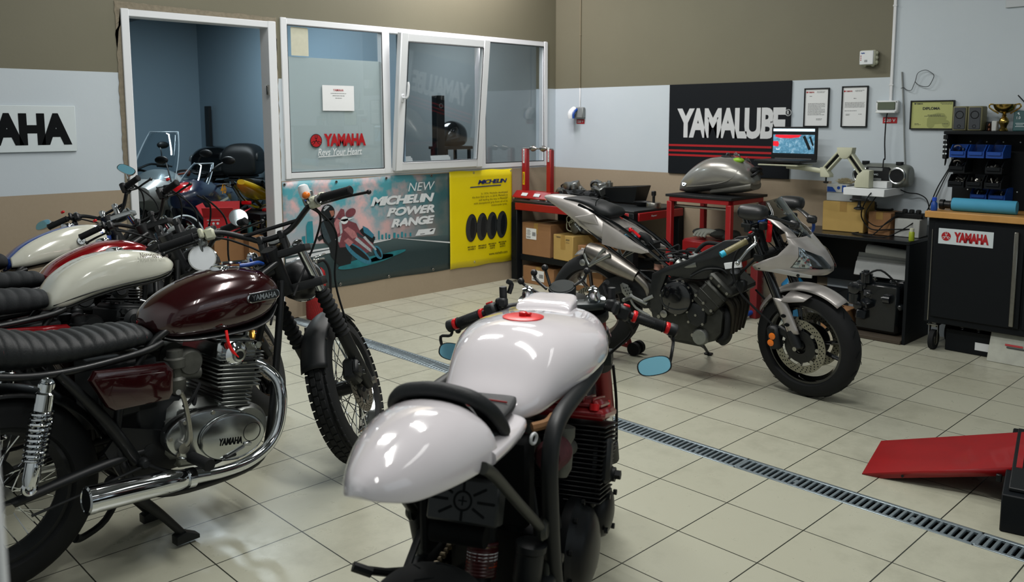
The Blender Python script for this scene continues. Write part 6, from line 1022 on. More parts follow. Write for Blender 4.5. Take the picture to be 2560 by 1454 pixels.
def fen(u, v):
    a = R(-62 + 100 * u); w_ = .068 * (1 - .25 * abs(u - .5)); rad = .325 + .02 * u - .03 * (2 * v - 1) ** 2; return (AX + sin(a) * rad, w_ * (2 * v - 1), .30 + cos(a) * rad)
q = mk(S); q.sheet(fen, 26, 12); f = build('front_mudguard', q, SILM, t, thick=.003)
for s in (-1, 1): q = mk(S); q.add([(1.215, s * .062, .535), (1.27, s * .066, .60), (1.39, s * .066, .59), (1.36, s * .1, .56), (1.29, s * .13, .55), (1.235, s * .125, .545)], [(0, 1, 2, 3, 4, 5)]); build('guard_wing', q, SILM, f, thick=.004)
q = mk(S)
for z, h in ((.93, .024), (.76, .04)): x = fk(z); q.prism([(x - .06, -.04), (x - .03, -.135), (x + .03, -.135), (x + .02, 0), (x + .03, .135), (x - .03, .135), (x - .06, .04)], z - h / 2, z + h / 2, 'xy', .004)
build('fork_yoke', q, SAT, t); q = MB(); q.cyl((.985, 0, .94), (1.06, 0, .74), .038); build('steering_head', q, SAT, t)
# frame spars
FP = [(.454, .582), (.538, .634), (.668, .69), (.783, .766), (.87, .822), (.948, .838), (1.018, .805), (1.016, .735), (.897, .672), (.794, .59), (.684, .58), (.551, .585), (.52, .492), (.547, .316), (.48, .295), (.44, .42)]
for s in (-1, 1):
    q = MB(); q.prism(FP, s * .108, s * .155, 'xz', .012); q.v = [(x, y * (1 if x < .72 else 1 - (x - .72) * 1.75), z) for x, y, z in q.v]; fr = build('frame_spar', q, mat('charcoal_frame_paint', '16191a', .38, .3, coat=.2), t); q = MB(); q.tube([(.70, s * .158, .60), (.78, s * .15, .65), (.86, s * .125, .66), (.9, s * .115, .64)], .006, 7, 5); build('frame_ridge', q, SAT, fr)
    q = MB(); q.tube([(.545, s * .12, .628), (.412, s * .12, .71), (.2, s * .11, .83), (-.1, s * .09, .93)], .012, 8, 4); q.tube([(.45, s * .125, .53), (.153, s * .12, .69), (-.06, s * .1, .82)], .010, 8, 4); q.tube([(.40, s * .095, .755), (.52, s * .095, .66)], .008, 8); build('subframe', q, GLB, t)
    q = MB(); q.tube([(.20, s * .2, .668), (.11, s * .205, .615), (.06, s * .205, .585)], [.012, .01, .012], 10, 4); q.tube([(.155, s * .19, .697), (.105, s * .2, .64), (.065, s * .205, .585)], [.012, .009, .012], 10, 4); q.tube([(.023, s * .205, .655), (.045, s * .205, .61), (.065, s * .205, .585)], .009, 9, 3); q.lathe((.02, s * .2, .60), (0, s, 0), [(.012, 0), (.02, .004), (.02, .02), (.014, .024)], 18); build('peg_bracket', q, ALD, t)
    q = MB(); q.prism([(.258, .492), (.275, .506), (.31, .498), (.345, .455), (.345, .42), (.315, .41), (.275, .445)], s * .165, s * .171, 'xz', .002); h = build('heel_guard', q, ALD, t); q = MB(); [q.cyl((.285 + .017 * i + .012 * j, s * .1715, .475 - .016 * j + .006 * i), (.285 + .017 * i + .012 * j, s * .1722, .475 - .016 * j + .006 * i), .004, n=8) for i in range(3) for j in range(4) if i + j < 5]; build('guard_hole', q, BLKS, h)
    q = MB(); q.tube([(.44, s * .16, .40), (.36, s * .17, .425), (.33, s * .17, .44)], .011, 9, 3); q.tube([(.46, s * .16, .33), (.37, s * .17, .37), (.33, s * .175, .425)], .008, 9, 3); q.tube([(.47, s * .15, .45), (.42, s * .17, .42)], .012, 9); q.lathe((.335, s * .17, .425), (0, s, 0), [(.011, 0), (.012, .09), (.009, .095)], 12); build('rear_set', q, ALD, t)
    q = MB(); q.prism([(-.05, .30), (-.05, .335), (.05, .40), (.13, .50), (.22, .535), (.32, .545), (.44, .52), (.5, .45), (.5, .38), (.40, .36), (.25, .43), (.16, .40), (.08, .30), (.02, .285)], s * .098, s * .132, 'xz', .01); build('swingarm', q, SAT, t)
q = MB(); q.cyl((0, -.15, .315), (0, .15, .315), .012); q.cyl((0, -.157, .315), (0, -.14, .315), .02, n=6); build('rear_axle', q, STL, t)
q = MB(); q.sheet(lambda u, v: (-sin(R(-60 + 80 * u)) * .345, .09 * (2 * v - 1), .315 + cos(R(-60 + 80 * u)) * (.345 - .03 * (2 * v - 1) ** 2)), 16, 8); build('rear_hugger', q, mat('silver_hugger', '9c9a97', .35, .5), t, thick=.003)
# engine
q = MB(); q.prism([(.50, .30), (.54, .24), (.61, .215), (.78, .215), (.86, .25), (.9, .3), (.905, .42), (.84, .48), (.7, .55), (.56, .55)], -.15, .15, 'xz', .02); q.box((.67, 0, .21), (.2, .22, .04), .01); cr = build('crankcase', q, mat('grey_engine_alloy', '3a3b38', .5, .8, var=.45, scale=22, bump=.3), t)
q = MB(); q.X = T(.835, 0, .51) @ rotm(0, 38); q.box((0, 0, -.02), (.15, .36, .16), .015); q.box((0, 0, .09), (.17, .38, .05), .015); [q.box((.0, 0, -.06 + .05 * i), (.154, .364, .008), .002) for i in range(3)]; build('cylinder_block', q, mat('grey_engine_alloy', '4e4f4b'), t); q = MB(); q.X = T(.835, 0, .51) @ rotm(0, 38); q.bolts([(a, -.19, b) for a in (-.06, 0, .06) for b in (-.05, .09)], (0, -1, 0), .009, .01); build('block_bolt', q, STL, t)
for s in (-1, 1):
    q = MB(); q.lathe((.632, s * .15, .47), (0, s, 0), [(.1, 0), (.1, .03), (.092, .045), (.06, .055), (.02, .055)], 40); c = build('clutch_cover', q, GLB, t, 'round gloss black engine cover'); q = MB(); q.tube([(.632 + .085 * cos(a), s * .198, .47 + .085 * sin(a)) for a in [2.6 + .2 * i for i in range(9)]] + [(.60, s * .206, .44)], .0035, 6); build('cover_rib', q, SAT, c); q = MB(); q.bolts([(.632 + .098 * cos(a), s * .175, .47 + .098 * sin(a)) for a in [i * .785 for i in range(8)]], (0, s, 0), .008, .008); build('cover_bolt', q, STL, c)
    q = MB(); q.prism([(.70, .44), (.72, .46), (.78, .455), (.812, .42), (.81, .35), (.77, .32), (.72, .33), (.695, .38)], s * .14, s * .18, 'xz', .014); c = build('stator_cover', q, SAT, t); q = MB(); q.bolts([(x, s * .176, z) for x, z in ((.715, .45), (.8, .43), (.80, .345), (.715, .345), (.755, .39))], (0, s, 0), .008, .01); build('cover_bolt', q, STL, c)
    q = MB(); q.lathe((.55, s * .155, .36), (0, s, 0), [(.022, 0), (.022, .012), (.014, .015)], 18); q.bolts([(.69, s * .16, .52), (.66, s * .155, .565), (.52, s * .155, .34), (.74, s * .16, .27)], (0, s, 0), .012, .014); build('engine_bolt', q, STL, t)
q = MB(); q.lathe((.85, -.06, .28), (.8, -.3, -.3), [(.045, -.03), (.048, 0), (.048, .06), (.04, .065)], 24); build('oil_filter', q, DST, t); q = MB(); q.lathe((.78, -.1, .265), (0, -1, 0), [(.05, 0), (.05, .06), (.04, .075)], 24); build('water_pump', q, ALD, t)
q = MB()
for y in (-.12, -.04, .04, .12): q.tube([(.9, y, .50), (.935, y * .9, .46), (.94, y * .8, .40), (.925, y * .6, .30)], [.02, .02, .02, .022], 12, 4)
build('exhaust_header', q, mat('sooty_header', '33302a', .5, .8, var=.3), t); q = MB(); q.tube([(.9, -.1, .43), (.925, -.13, .38), (.915, -.12, .28), (.86, -.1, .25)], .017, 10, 4); build('coolant_hose', q, RUB, t)
q = MB(); q.tube([(.02, -.155, .668), (.10, -.155, .645), (.22, -.15, .60), (.35, -.14, .55)], [.045, .053, .05, .034], 24, 5, flat=1.15); q.tube([(.35, -.14, .55), (.42, -.12, .48), (.44, -.08, .36), (.6, 0, .24)], .024, 12, 4); x = build('exhaust_silencer', q, mat('brushed_titanium', '85817b', .36, 1, var=.2, scale=30), t); q = MB(); q.lathe((.018, -.155, .669), (-1, 0, .25), [(.045, -.01), (.046, .002), (.03, .006), (.022, -.004)], 24); build('silencer_cap', q, BLK, x)
q = MB(); q.tube([(.575, .12, .2), (.60, .3, .09), (.573, .47, -.015)], [.012, .010, .009], 9); q.box((.573, .475, -.018), (.05, .04, .01), .003); q.cyl((.59, .38, .035), (.55, .39, .05), .005); build('side_stand', q, SAT, t)
shock(t, (.44, 0, .60), (.38, 0, .36), .032, REDP, ALD); q = MB(); q.lathe((.455, -.06, .585), (0, 0, 1), [(.028, 0), (.03, .01), (.03, .06), (.022, .07)], 18); r = build('brake_reservoir', q, SAT, t); q = MB(); q.lathe((.455, -.06, .595), (0, 0, 1), [(.0305, 0), (.0305, .035)], 18, False); build('reservoir_label', q, mat('pink_label', 'b98a78', .6), r)
# carburettors, hoses and wiring where the tank was
q = MB(); k = random.Random(31)
for i in range(4): q.cyl((.62, -.11 + .073 * i, .64), (.72, -.11 + .073 * i, .67), .028); q.lathe((.62, -.11 + .073 * i, .64), (-.9, 0, .5), [(.03, 0), (.036, .03), (.034, .034), (.02, .01)], 18)
build('throttle_body', q, ALD, t); q = MB()
for i in range(16): a = V((k.uniform(.42, .75), k.uniform(-.1, .1), k.uniform(.63, .71))); q.tube([a, a + V((k.uniform(-.1, .1), k.uniform(-.05, .05), k.uniform(.0, .05))), a + V((k.uniform(-.15, .18), k.uniform(-.06, .06), k.uniform(-.03, .03)))], k.uniform(.003, .008), 7, 5)
build('wiring_loom', q, RUB, t); q = MB(); [q.box((k.uniform(.46, .74), k.uniform(-.1, .1), k.uniform(.66, .71)), (.03, .02, .016), .003, rotm(0, 0, k.uniform(0, 90))) for _ in range(9)]; q.tube([(.66, -.1, .70), (.74, -.03, .72), (.70, .06, .71), (.78, .1, .70)], .008, 8, 4); build('connector', q, GRY, t); q = MB(); q.tube([(.62, .08, .70), (.68, .09, .76), (.80, .07, .77), (.9, .06, .80)], .012, 9, 5); build('air_hose', q, RUB, t)
# tail
q = MB(); q.hull([(-.402, .945, .958, .02), (-.39, .938, .966, .04), (-.34, .918, .974, .062), (-.27, .885, .977, .082), (-.18, .838, .974, .10), (-.08, .778, .962, .118), (0, .742, .935, .13), (.08, .716, .88, .138), (.15, .705, .835, .14), (.19, .703, .81, .138)], 30, 6); tl = build('tail_unit', q, SILM, t, smooth=45)
for s in (-1, 1):
    q = MB(); q.prism([(.10, .712), (.21, .697), (.374, .686), (.425, .700), (.412, .715), (.32, .748), (.20, .808), (.10, .85)], s * .108, s * .142, 'xz', .012); build('tail_side', q, SILM, tl); q = MB(); q.prism([(-.1, .862), (.035, .893), (.075, .826), (.02, .83), (-.06, .84)], s * .118, s * .139, 'xz', .008); build('tail_step', q, SILM, tl)
    M = plane_m((-.075, -.1225, .80), (.78, -.1, -.62), (.62, -.35, .78)) if s < 0 else plane_m((-.075, .1225, .80), (-.78, -.1, .62), (.62, .35, .78)); q = MB(); q.X = M; q.box((0, 0, .004), (.075, .021, .006), .001); b = build('tail_plate', q, BLK, tl); q = MB(); text_mb(q, 'SUPER', .062, .012, M @ T(0, 0, .0075), .02, .1); build('plate_lettering', q, SGW, b)
q = MB(); q.box((.27, 0, .715), (.22, .2, .05), .006); build('battery_tray', q, SAT, t); q = MB(); q.box((.23, -.02, .755), (.11, .1, .04), .005); build('battery', q, BLK, t); q = MB(); q.tube([(.25, -.07, .775), (.27, -.085, .81), (.29, -.075, .80), (.33, -.08, .775)], .009, 8, 4); q.box((.262, -.078, .81), (.016, .02, .03), .003); build('red_lead', q, REDL, t); q = MB(); [q.tube([(.22 + .01 * i, -.08, .77), (.26 + .015 * i, -.085, .785 - .004 * i), (.31, -.07 + .01 * i, .76)], .006, 7, 4) for i in range(3)]; build('blue_wire', q, mat('pale_blue_wire', '5fa3c0', .5), t); q = MB(); q.tube([(.31, -.04, .78), (.36, -.05, .77), (.39, -.05, .73)], .024, 12, 5); build('filler_hose', q, RUB, t)
q = MB(); q.hull([(-.236, .952, .962, .055), (-.22, .945, .97, .075), (-.12, .94, .976, .088), (-.02, .91, .968, .096), (.03, .875, .957, .10), (.06, .855, .95, .105), (.11, .862, .936, .1), (.138, .875, .913, .08), (.145, .888, .9, .05)], 30, 6); st = build('passenger_seat', q, LEA, t, smooth=50); q = MB(); q.tube([(.022, .092, .935), (.02, .075, .968), (.02, 0, .983), (.02, -.075, .968), (.022, -.092, .935)], .0028, 6, 5); q.box((-.03, -.03, .984), (.05, .018, .004), .001); build('seat_seam', q, BLKS, st)
# fairing: surface in (bearing from straight ahead, height)
def lerp(T_, z):
    for (a, p), (b, q_) in zip(T_, T_[1:]):
        if a <= z <= b: return p + (q_ - p) * (z - a) / (b - a)
    return T_[0][1] if z < T_[0][0] else T_[-1][1]
XN = [(.69, 1.415), (.71, 1.437), (.74, 1.437), (.77, 1.418), (.813, 1.383), (.876, 1.305), (.93, 1.25), (.99, 1.19)]; XR = [(.69, 1.08), (.715, 1.06), (.75, 1.12), (.787, 1.197), (.85, 1.249), (.911, 1.221), (.975, 1.105)]; WD = [(.69, .165), (.72, .178), (.80, .18), (.88, .168), (.975, .14)]
def F(ph, z, o=0.):
    c, s = cos(R(ph)), sin(R(ph)); xr, xn, w_ = lerp(XR, z), lerp(XN, z), lerp(WD, z); k = (w_ + o) * math.copysign(abs(s) ** .85, s); return (xr + (xn + o - xr) * max(0, c) ** .9, k, z)
zs = lambda a, b, v: a + (b - a) * v
q = MB(); q.sheet(lambda u, v: F(-90 + 180 * u, zs(.692, .885, v)), 44, 22); fa = build('fairing', q, SILM, t, thick=.004, smooth=60)
for s in (-1, 1):
    q = MB(); q.sheet(lambda u, v: F(s * (90 - (46 - 20 * v) * u), zs(.884, .975, v)), 14, 10); build('fairing_side', q, SILM, fa, thick=.004)
    q = MB(); q.sheet(lambda u, v: F(s * (62 - 56 * u * (1 - .22 * v)), zs(.728 + .0 * u, .842 - .05 * u, v) , .0035), 16, 10); h = build('headlight', q, mat('dark_headlight', '0a0f12', .06, coat=1, var=0), t); q = MB(); q.sheet(lambda u, v: F(s * (61 - 21 * u * (1 - .5 * v)), zs(.732, .835, v), .005 + .003 * sin(9 * u) * sin(14 * v)), 12, 12); build('headlight_reflector', q, mat('chrome_reflector', 'b9c2c8', .12, 1, var=.5, scale=60), h); q = MB(); q.sheet(lambda u, v: F(s * (62 - 57 * u * (1 - .22 * v)), zs(.726, .844 - .05 * u, v), .011), 14, 8); build('headlight_glass', q, LENS, h)
    q = MB(); q.prism([(1.075, .698), (1.078, .722), (1.11, .722), (1.38, .702), (1.38, .688), (1.30, .684)], s * .155, s * .17, 'xz', .002); b = build('fairing_bracket', q, mat('bare_grey_bracket', '9c9c98', .45, .4), t); q = MB(); q.bolts([(1.10, s * .17, .708), (1.31, s * .17, .694)], (0, s, 0), .009, .004); build('bracket_bolt', q, DST, b)
    q = MB(); q.hull([(-.078, -.02, .02, .02), (-.07, -.034, .034, .04), (-.03, -.042, .041, .055), (.03, -.04, .042, .06), (.062, -.03, .036, .05), (.072, -.01, .018, .03)], 24, 5); q.v = [(x * .95 + 1.097, y + s * .30, z + 1.018 - .0 * x) for x, y, z in q.v]; q.tube([(1.13, s * .275, 1.0), (1.19, s * .22, .985), (1.26, s * .155, .955)], [.016, .014, .02], 10, 4, flat=.6); q.box((1.265, s * .15, .955), (.055, .03, .045), .01); m_ = build('mirror', q, mat('soft_black_plastic', '17191a', .45, coat=.1), t); q = MB(); q.ball((1.028, s * .30, 1.018), (.004, .05, .033), 20); build('mirror_glass', q, MIR, m_)
    gy = -.0 if s < 0 else 0; grip(t, S, (1.082, s * .215, .870), (1.02, s * .325, .817), mat('yellowed_clear_grip', '6f6840', .35, coat=.4, var=.2), r=.0165)
    q = mk(S); q.cyl((1.02, s * .325, .817), (1.008, s * .345, .807), .0165); build('bar_end', q, CYN, t); q = mk(S); q.tube([(1.085, s * .12, .915), (1.09, s * .17, .895), (1.08, s * .22, .868), (1.02, s * .32, .819)], .011, 10, 3); q.cyl((fk(.915) + .0, s * .1, .895), (fk(.915), s * .1, .935), .036); build('clip_on_bar', q, SAT, t)
    switchgear(t, S, (1.10, s * .185, .893), (-.5, s * 1, -.5), BLK, s < 0); lever(t, S, [(1.125, s * .2, .895), (1.15, s * .235, .872), (1.12, s * .27, .83), (1.085, s * .30, .765)], ALU, .0085); q = mk(S); q.lathe((1.14, s * .15, .93), (0, 0, 1), [(.02, 0), (.022, .004), (.022, .035), (.018, .04)], 16); build('fluid_reservoir', q, SAT, t)
def scr_(u, v):
    cz = [(.876, 1.312), (.93, 1.262), (.985, 1.212), (1.03, 1.172), (1.078, 1.132)]; z = .872 + .206 * v; xc = lerp(cz, z); w_ = .02 + .118 * min(1, v / .42) ** .7 - .012 * max(0, v - .6); p = 2 * u - 1; return (xc - .085 * abs(p) ** 2.2 * min(1, .35 + v), w_ * p, z - .034 * v * abs(p) ** 2)
q = MB(); q.sheet(scr_, 24, 24); sn = build('windscreen', q, SMK, t, thick=.0025, smooth=70); q = MB(); q.bolts([tuple(V(scr_(u, v)) + V((.002, (u - .5) * .01, .003))) for u, v in ((.03, .42), (.97, .42), (.1, .1), (.9, .1))], (.6, 0, .6), .005, .004); build('screen_bolt', q, DST, sn)
q = MB(); q.box((1.13, -.135, .895), (.028, .02, .10), .005, rotm(0, 0, 10)); q.box((1.13, -.135, .955), (.02, .022, .02), .003); build('red_relay', q, REDL, t); q = MB(); q.box((1.09, -.13, .965), (.03, .03, .03), .004); q.tube([(1.09, -.12, .96), (1.05, -.08, .94), (1.08, -.02, .92)], .008, 7, 4); q.tube([(1.24, .19, .95), (1.26, .2, .93), (1.26, .2, .89), (1.24, .19, .87)], .009, 8, 4); build('blue_connector', q, BLP, t); q = MB(); q.box((1.17, 0, .93), (.05, .2, .09), .02); build('instrument_pod', q, SAT, t); q = MB()
for i in range(9): a = V((k.uniform(1.08, 1.2), k.uniform(-.14, .14), k.uniform(.78, .92))); q.tube([a, a + V((.05, k.uniform(-.05, .05), k.uniform(-.08, .03))), a + V((.02, k.uniform(-.05, .05), k.uniform(-.12, .0)))], k.uniform(.003, .007), 7, 5)
q.tube([(1.10, -.19, .87), (1.03, -.2, .84), (.97, -.19, .76), (.96, -.18, .66), (1.0, -.17, .56), (1.08, -.15, .48), (1.18, -.13, .40)], .0065, 8, 6); q.tube([(1.05, -.05, .75), (.98, -.1, .66), (.93, -.12, .58)], .008, 8, 5); q.tube([(.98, .13, .52), (1.06, .12, .46), (1.14, .1, .40)], .006, 7, 4); build('cable', q, RUB, t); q = MB(); q.box((.93, -.11, .69), (.10, .012, .035), .002, rotm(0, -14)); build('frame_label', q, PAP, t); q = MB(); q.lathe((.95, -.1, .62), (0, -.6, 1), [(.022, 0), (.024, .03), (.03, .035), (.03, .05), (.02, .055)], 16); q.box((.98, -.09, .58), (.05, .05, .07), .01); build('horn', q, DST, t)
# rear stand and floor oddments
t = thing('paddock_stand', 'red rear paddock stand lifting the silver sport bike', 'bike stand', (-2.115, -2.335, 0), -80.2); q = MB()
for s in (-1, 1): q.tube([(.16, s * .21, .05), (.05, s * .21, .06), (-.1, s * .2, .065), (-.34, s * .17, .09)], .018, 10, 3); q.tube([(.14, s * .21, .06), (.11, s * .2, .16), (.06, s * .17, .26), (.02, s * .155, .345)], .017, 10, 4)
q.tube([(-.34, -.17, .09), (-.42, -.1, .12), (-.42, .1, .12), (-.34, .17, .09)], .018, 10, 4); build('stand_frame', q, REDP, t)
for s in (-1, 1): q = MB(); q.box((.02, s * .165, .34), (.05, .03, .06), .006); build('swingarm_cradle', q, RUB, t); q = MB(); [q.lathe((.187, s * (.214 + a), .042), (0, 1, 0), [(.015, -.017), (.042, -.015), (.042, .015), (.015, .017)], 24) for a in (-.032, .032)]; q.cyl((.187, s * .16, .042), (.187, s * .27, .042), .008); build('stand_wheel', q, RUB, t)
t = thing('bottle', 'crumpled clear plastic bottle on the floor behind the sport bike fork', 'bottle', (-.42, -2.6, 0)); q = MB(); q.lathe((0, 0, 0), (0, 0, 1), [(.045, 0), (.055, .01)] + [(.055 - .008 * (i % 2), .03 + .03 * i) for i in range(11)] + [(.02, .40), (.016, .44)], 18); build('bottle_body', q, BAG, t); q = MB(); q.cyl((0, 0, .44), (0, 0, .462), .018); build('bottle_cap', q, BLP, t)
t = thing('box', 'narrow dark red box standing beside the clear bottle', 'box', (-.4, -2.49, 0)); q = MB(); q.box((0, 0, .2), (.1, .06, .4), .004); build('box_body', q, mat('dark_red_card', '6e1216', .6), t)
t = thing('jack_bar', 'blue steel bar lying on the floor past the sport bike', 'bar', (-.6, -2.46, 0)); q = MB(); q.tube([(-.18, -.03, .02), (0, 0, .02), (.18, -.02, .05)], .018, 10); q.ball((-.18, -.03, .024), .024); build('bar', q, BLP, t)
t = thing('jug', 'blue water jug on the floor behind the sport bike fork', 'jug', (-.3, -2.74, 0)); q = MB(); q.lathe((0, 0, 0), (0, 0, 1), [(.08, 0), (.09, .02), (.09, .28), (.03, .35), (.03, .38)], 22); build('jug_body', q, mat('blue_jug', '1f6f9c', .3), t); q = MB(); q.cyl((0, 0, .38), (0, 0, .41), .034); build('jug_cap', q, BLP, t)
# ------------------------------------------------------------------ white cafe racer in the foreground
t = thing('motorcycle', 'glossy white cafe racer with humped tail and red fork tubes, in the foreground', 'motorcycle', (-5.2, -4.5, 0), 27.5); cafe = t
S = steer(1.42, .09, 24, 5); fk = lambda z: 1.13 + (.935 - z) * .455
wheel(t, 'rear_wheel', T(0, 0, .298), .298, .185, .216, 'cast', GLB, ((-.08, .11, .08),), 'groove', 3, BLK); wheel(t, 'front_wheel', S @ T(1.43, 0, .30), .30, .12, .216, 'cast', GLB, ((-.078, .15, .108), (.078, .15, .108)), 'road', 3, BLK)
REDF = mat('red_fork_tube', '7a1013', .35, .4, coat=.2)
for s in (-1, 1):
    q = mk(S); q.cyl((fk(.89), s * .107, .89), (fk(.52), s * .107, .52), .029); leg = build('fork_leg', q, REDF, t); q = mk(S); q.cyl((fk(.52), s * .107, .52), (fk(.36), s * .107, .36), .021); build('fork_stanchion', q, CHR, leg); q = mk(S); q.tube([(fk(.37), s * .107, .37), (1.43, s * .107, .295)], [.03, .027], 14); build('fork_foot', q, SAT, leg)
    q = mk(S); q.lathe((fk(.80), s * .107, .80), (-.455, 0, 1), [(.032, -.03), (.036, -.025), (.036, .025), (.032, .03)], 22); q.lathe((fk(.70), s * .107, .70), (-.455, 0, 1), [(.031, -.02), (.035, -.016), (.035, .016), (.031, .02)], 22); build('fork_collar', q, SAT, leg)
    q = mk(S); q.lathe((fk(.925), s * .107, .925), (-.455, 0, 1), [(.026, 0), (.034, .003), (.034, .008), (.02, .01), (.019, .034), (.0165, .037), (.016, .05), (.008, .053)], 26); n_ = build('fork_cap', q, CHR, t); q = mk(S); q.lathe((fk(.978), s * .107, .978), (-.455, 0, 1), [(.006, 0), (.006, .003)], 10); build('cap_screw', q, DST, n_)
    q = mk(S); q.tube([(fk(.88), s * .107, .885), (fk(.88) - .03, s * .14, .912), (1.045, s * .23, .904), (1.07, s * .34, .860)], .0115, 10, 4); q.lathe((fk(.885), s * .107, .885), (-.455, 0, 1), [(.037, -.018), (.04, -.014), (.04, .014), (.037, .018)], 22); build('clip_on_bar', q, SAT, t)
    a, b = V((1.05, s * .24, .900)), V((1.069, s * .336, .862)); d = (b - a).normalized(); grip(t, S, a + d * .006, b - d * .008, RUB, r=.0165); q = mk(S); [q.lathe(p - d * .006, d, [(.0175, 0), (.0185, .002), (.0185, .01), (.0175, .012)], 20) for p in (a, b)]; build('grip_ring', q, REDA, t, 'red grip end rings'); q = mk(S); q.lathe(b + d * .006, d, [(.017, 0), (.02, .004), (.02, .022), (.012, .028)], 18); q.cyl(b + d * .03, b + d * .036, .007); build('bar_end', q, SAT, t)
    switchgear(t, S, a - d * .036, d, SAT, True); q = mk(S); q.box(a - d * .075 + V((.01, 0, .012)), (.03, .03, .03), .006); q.cyl(a - d * .075 + V((.02, 0, .02)), a - d * .075 + V((.02, 0, .06)), .012); q.tube([a - d * .09 + V((.04, 0, .03)), a - d * .1 + V((.045, -.0, .055)), a - d * .09 + V((.03, 0, .07))], .008, 8, 3); build('lever_perch', q, SAT, t); lever(t, S, [a - d * .075 + V((.03, 0, -.005)), a - d * .02 + V((.055, 0, -.01)), a + d * .06 + V((.05, 0, -.02)), b + d * .01 + V((.045, 0, -.03))], BLK)
    c = V((1.0, s * .302, .762)) if s < 0 else V((1.07, s * .345, .768)); mirror_oval(t, S, c, (-.93, -s * .08 if s < 0 else -.25, .33), (0, s * -.22, 1), .05, .027, [b + d * .015, b + d * .02 + V((-.005, 0, -.03)), V((c.x + .02, c.y + s * .052, c.z + .045)), V((c.x + .014, c.y + s * .044, c.z + .004))], MIB, SAT)
q = mk(S); x = fk(.925); q.prism([(x - .055, -.03), (x - .045, -.105), (x - .02, -.142), (x + .03, -.142), (x + .035, -.07), (x + .02, 0), (x + .035, .07), (x + .03, .142), (x - .02, .142), (x - .045, .105), (x - .055, .03)], .905, .928, 'xy', .006); x = fk(.72); q.prism([(x - .05, -.04), (x - .03, -.145), (x + .03, -.145), (x + .03, .145), (x - .03, .145), (x - .05, .04)], .70, .745, 'xy', .006); build('fork_yoke', q, mat('dark_green_grey_yoke', '242b2b', .4, .4), t)
q = MB(); q.cyl((1.04, 0, .90), (1.13, 0, .70), .04); build('steering_head', q, SAT, t)
q = mk(S); q.lathe((1.20, .01, .955), (-.35, 0, .94), [(.02, -.04), (.042, -.03), (.046, 0), (.043, .008), (.03, .011)], 30); sp_ = build('speedometer', q, SAT, t); q = mk(S); q.lathe((1.20, .01, .955), (-.35, 0, .94), [(.041, .009), (.039, .0112)], 28); build('dial_glass', q, mat('dark_dial', '1a201f', .7, spec=.2), sp_); q = mk(S)
for P in ([(1.19, .06, .955), (1.21, .1, .985), (1.21, .105, 1.005)], [(1.2, .05, .965), (1.22, .065, 1.0), (1.22, .07, 1.02)], [(1.2, -.03, .965), (1.22, -.06, .985), (1.22, -.07, 1.01)], [(1.18, .08, .94), (1.19, .13, .965), (1.19, .145, .98)]): q.tube(P, .005, 8, 3); q.ball(P[-1], .0115)
build('phone_mount', q, BLK, t); q = mk(S); q.lathe((1.24, 0, .84), (1, 0, -.1), [(.03, 0), (.075, .03), (.085, .09), (.085, .1)], 26); h = build('headlight', q, BLK, t); q = mk(S); q.lathe((1.34, 0, .83), (1, 0, -.1), [(.082, 0), (.05, .014), (.01, .02)], 26); build('headlight_glass', q, LENS, h)
q = mk(S); [q.tube([(1.06, -.19, .9), (1.15, -.22, .83), (1.2, -.15, .75), (1.15, -.06, .68)], .005, 7, 5), q.tube([(1.07, .2, .9), (1.17, .22, .82), (1.2, .12, .74), (1.1, .05, .7)], .005, 7, 5)]; q.tube([(fk(.6), -.14, .68), (fk(.55), -.145, .55), (1.40, -.13, .38)], .005, 7, 4); build('cable', q, RUB, t)
q = mk(S); q.sheet(lambda u, v: (1.43 - sin(R(-30 + 90 * u)) * .325, .065 * (2 * v - 1), .30 + cos(R(-30 + 90 * u)) * (.325 - .03 * (2 * v - 1) ** 2)), 18, 8); build('front_mudguard', q, SAT, t, thick=.003)
# tank
q = MB(); q.hull([(.395, .79, .815, .05, 0, .4, 2.2, 3), (.415, .785, .845, .09, 0, .3, 2.2, 3), (.47, .78, .88, .128, 0, .25, 2.3, 3.2), (.55, .783, .935, .152, 0, .25, 2.4, 3.4), (.63, .787, .963, .175, 0, .28, 2.35, 3.4), (.71, .79, .969, .196, 0, .32, 2.3, 3.2), (.79, .795, .966, .208, 0, .36, 2.2, 3), (.86, .80, .96, .209, 0, .38, 2.15, 3), (.94, .815, .951, .188, 0, .42, 2.2, 2.8), (1.0, .84, .944, .15, 0, .5, 2.5, 2.6), (1.035, .865, .934, .11, 0, .5, 2.5, 2.5), (1.05, .89, .925, .05)], 44, 8); tk = build('fuel_tank', q, WPT, t, smooth=60)
q = MB(); q.hull([(.90, .93, .945, .08, 0, .5, 5, 3), (.925, .92, .966, .084, 0, .5, 6, 3), (1.0, .90, .972, .08, 0, .5, 6, 3), (1.045, .89, .972, .072, 0, .5, 6, 3), (1.058, .89, .959, .066, 0, .5, 5, 3)], 32, 4); build('tank_collar', q, WPT, tk, smooth=50)
q = MB(); q.lathe((.725, 0, .9675), (.03, 0, 1), [(.056, -.004), (.057, .001), (.05, .003), (.02, .0035)], 36); c = build('fuel_cap', q, REDA, tk, 'red anodised filler cap'); q = MB(); q.lathe((.725, 0, .970), (.03, 0, 1), [(.012, 0), (.012, .01), (.008, .012)], 14); q.box((.725, -.008, .976), (.012, .03, .008), .002); build('cap_latch', q, REDL, c)
M = plane_m((.87, -.2045, .905), (.95, .2, -.1), (-.05, .35, .93)); q = MB(); text_mb(q, 'RS', .04, .03, M @ T(0, 0, .004), .01, .2); build('faint_decal', q, mat('faint_pink_print', 'd8b3b4', .3), tk)
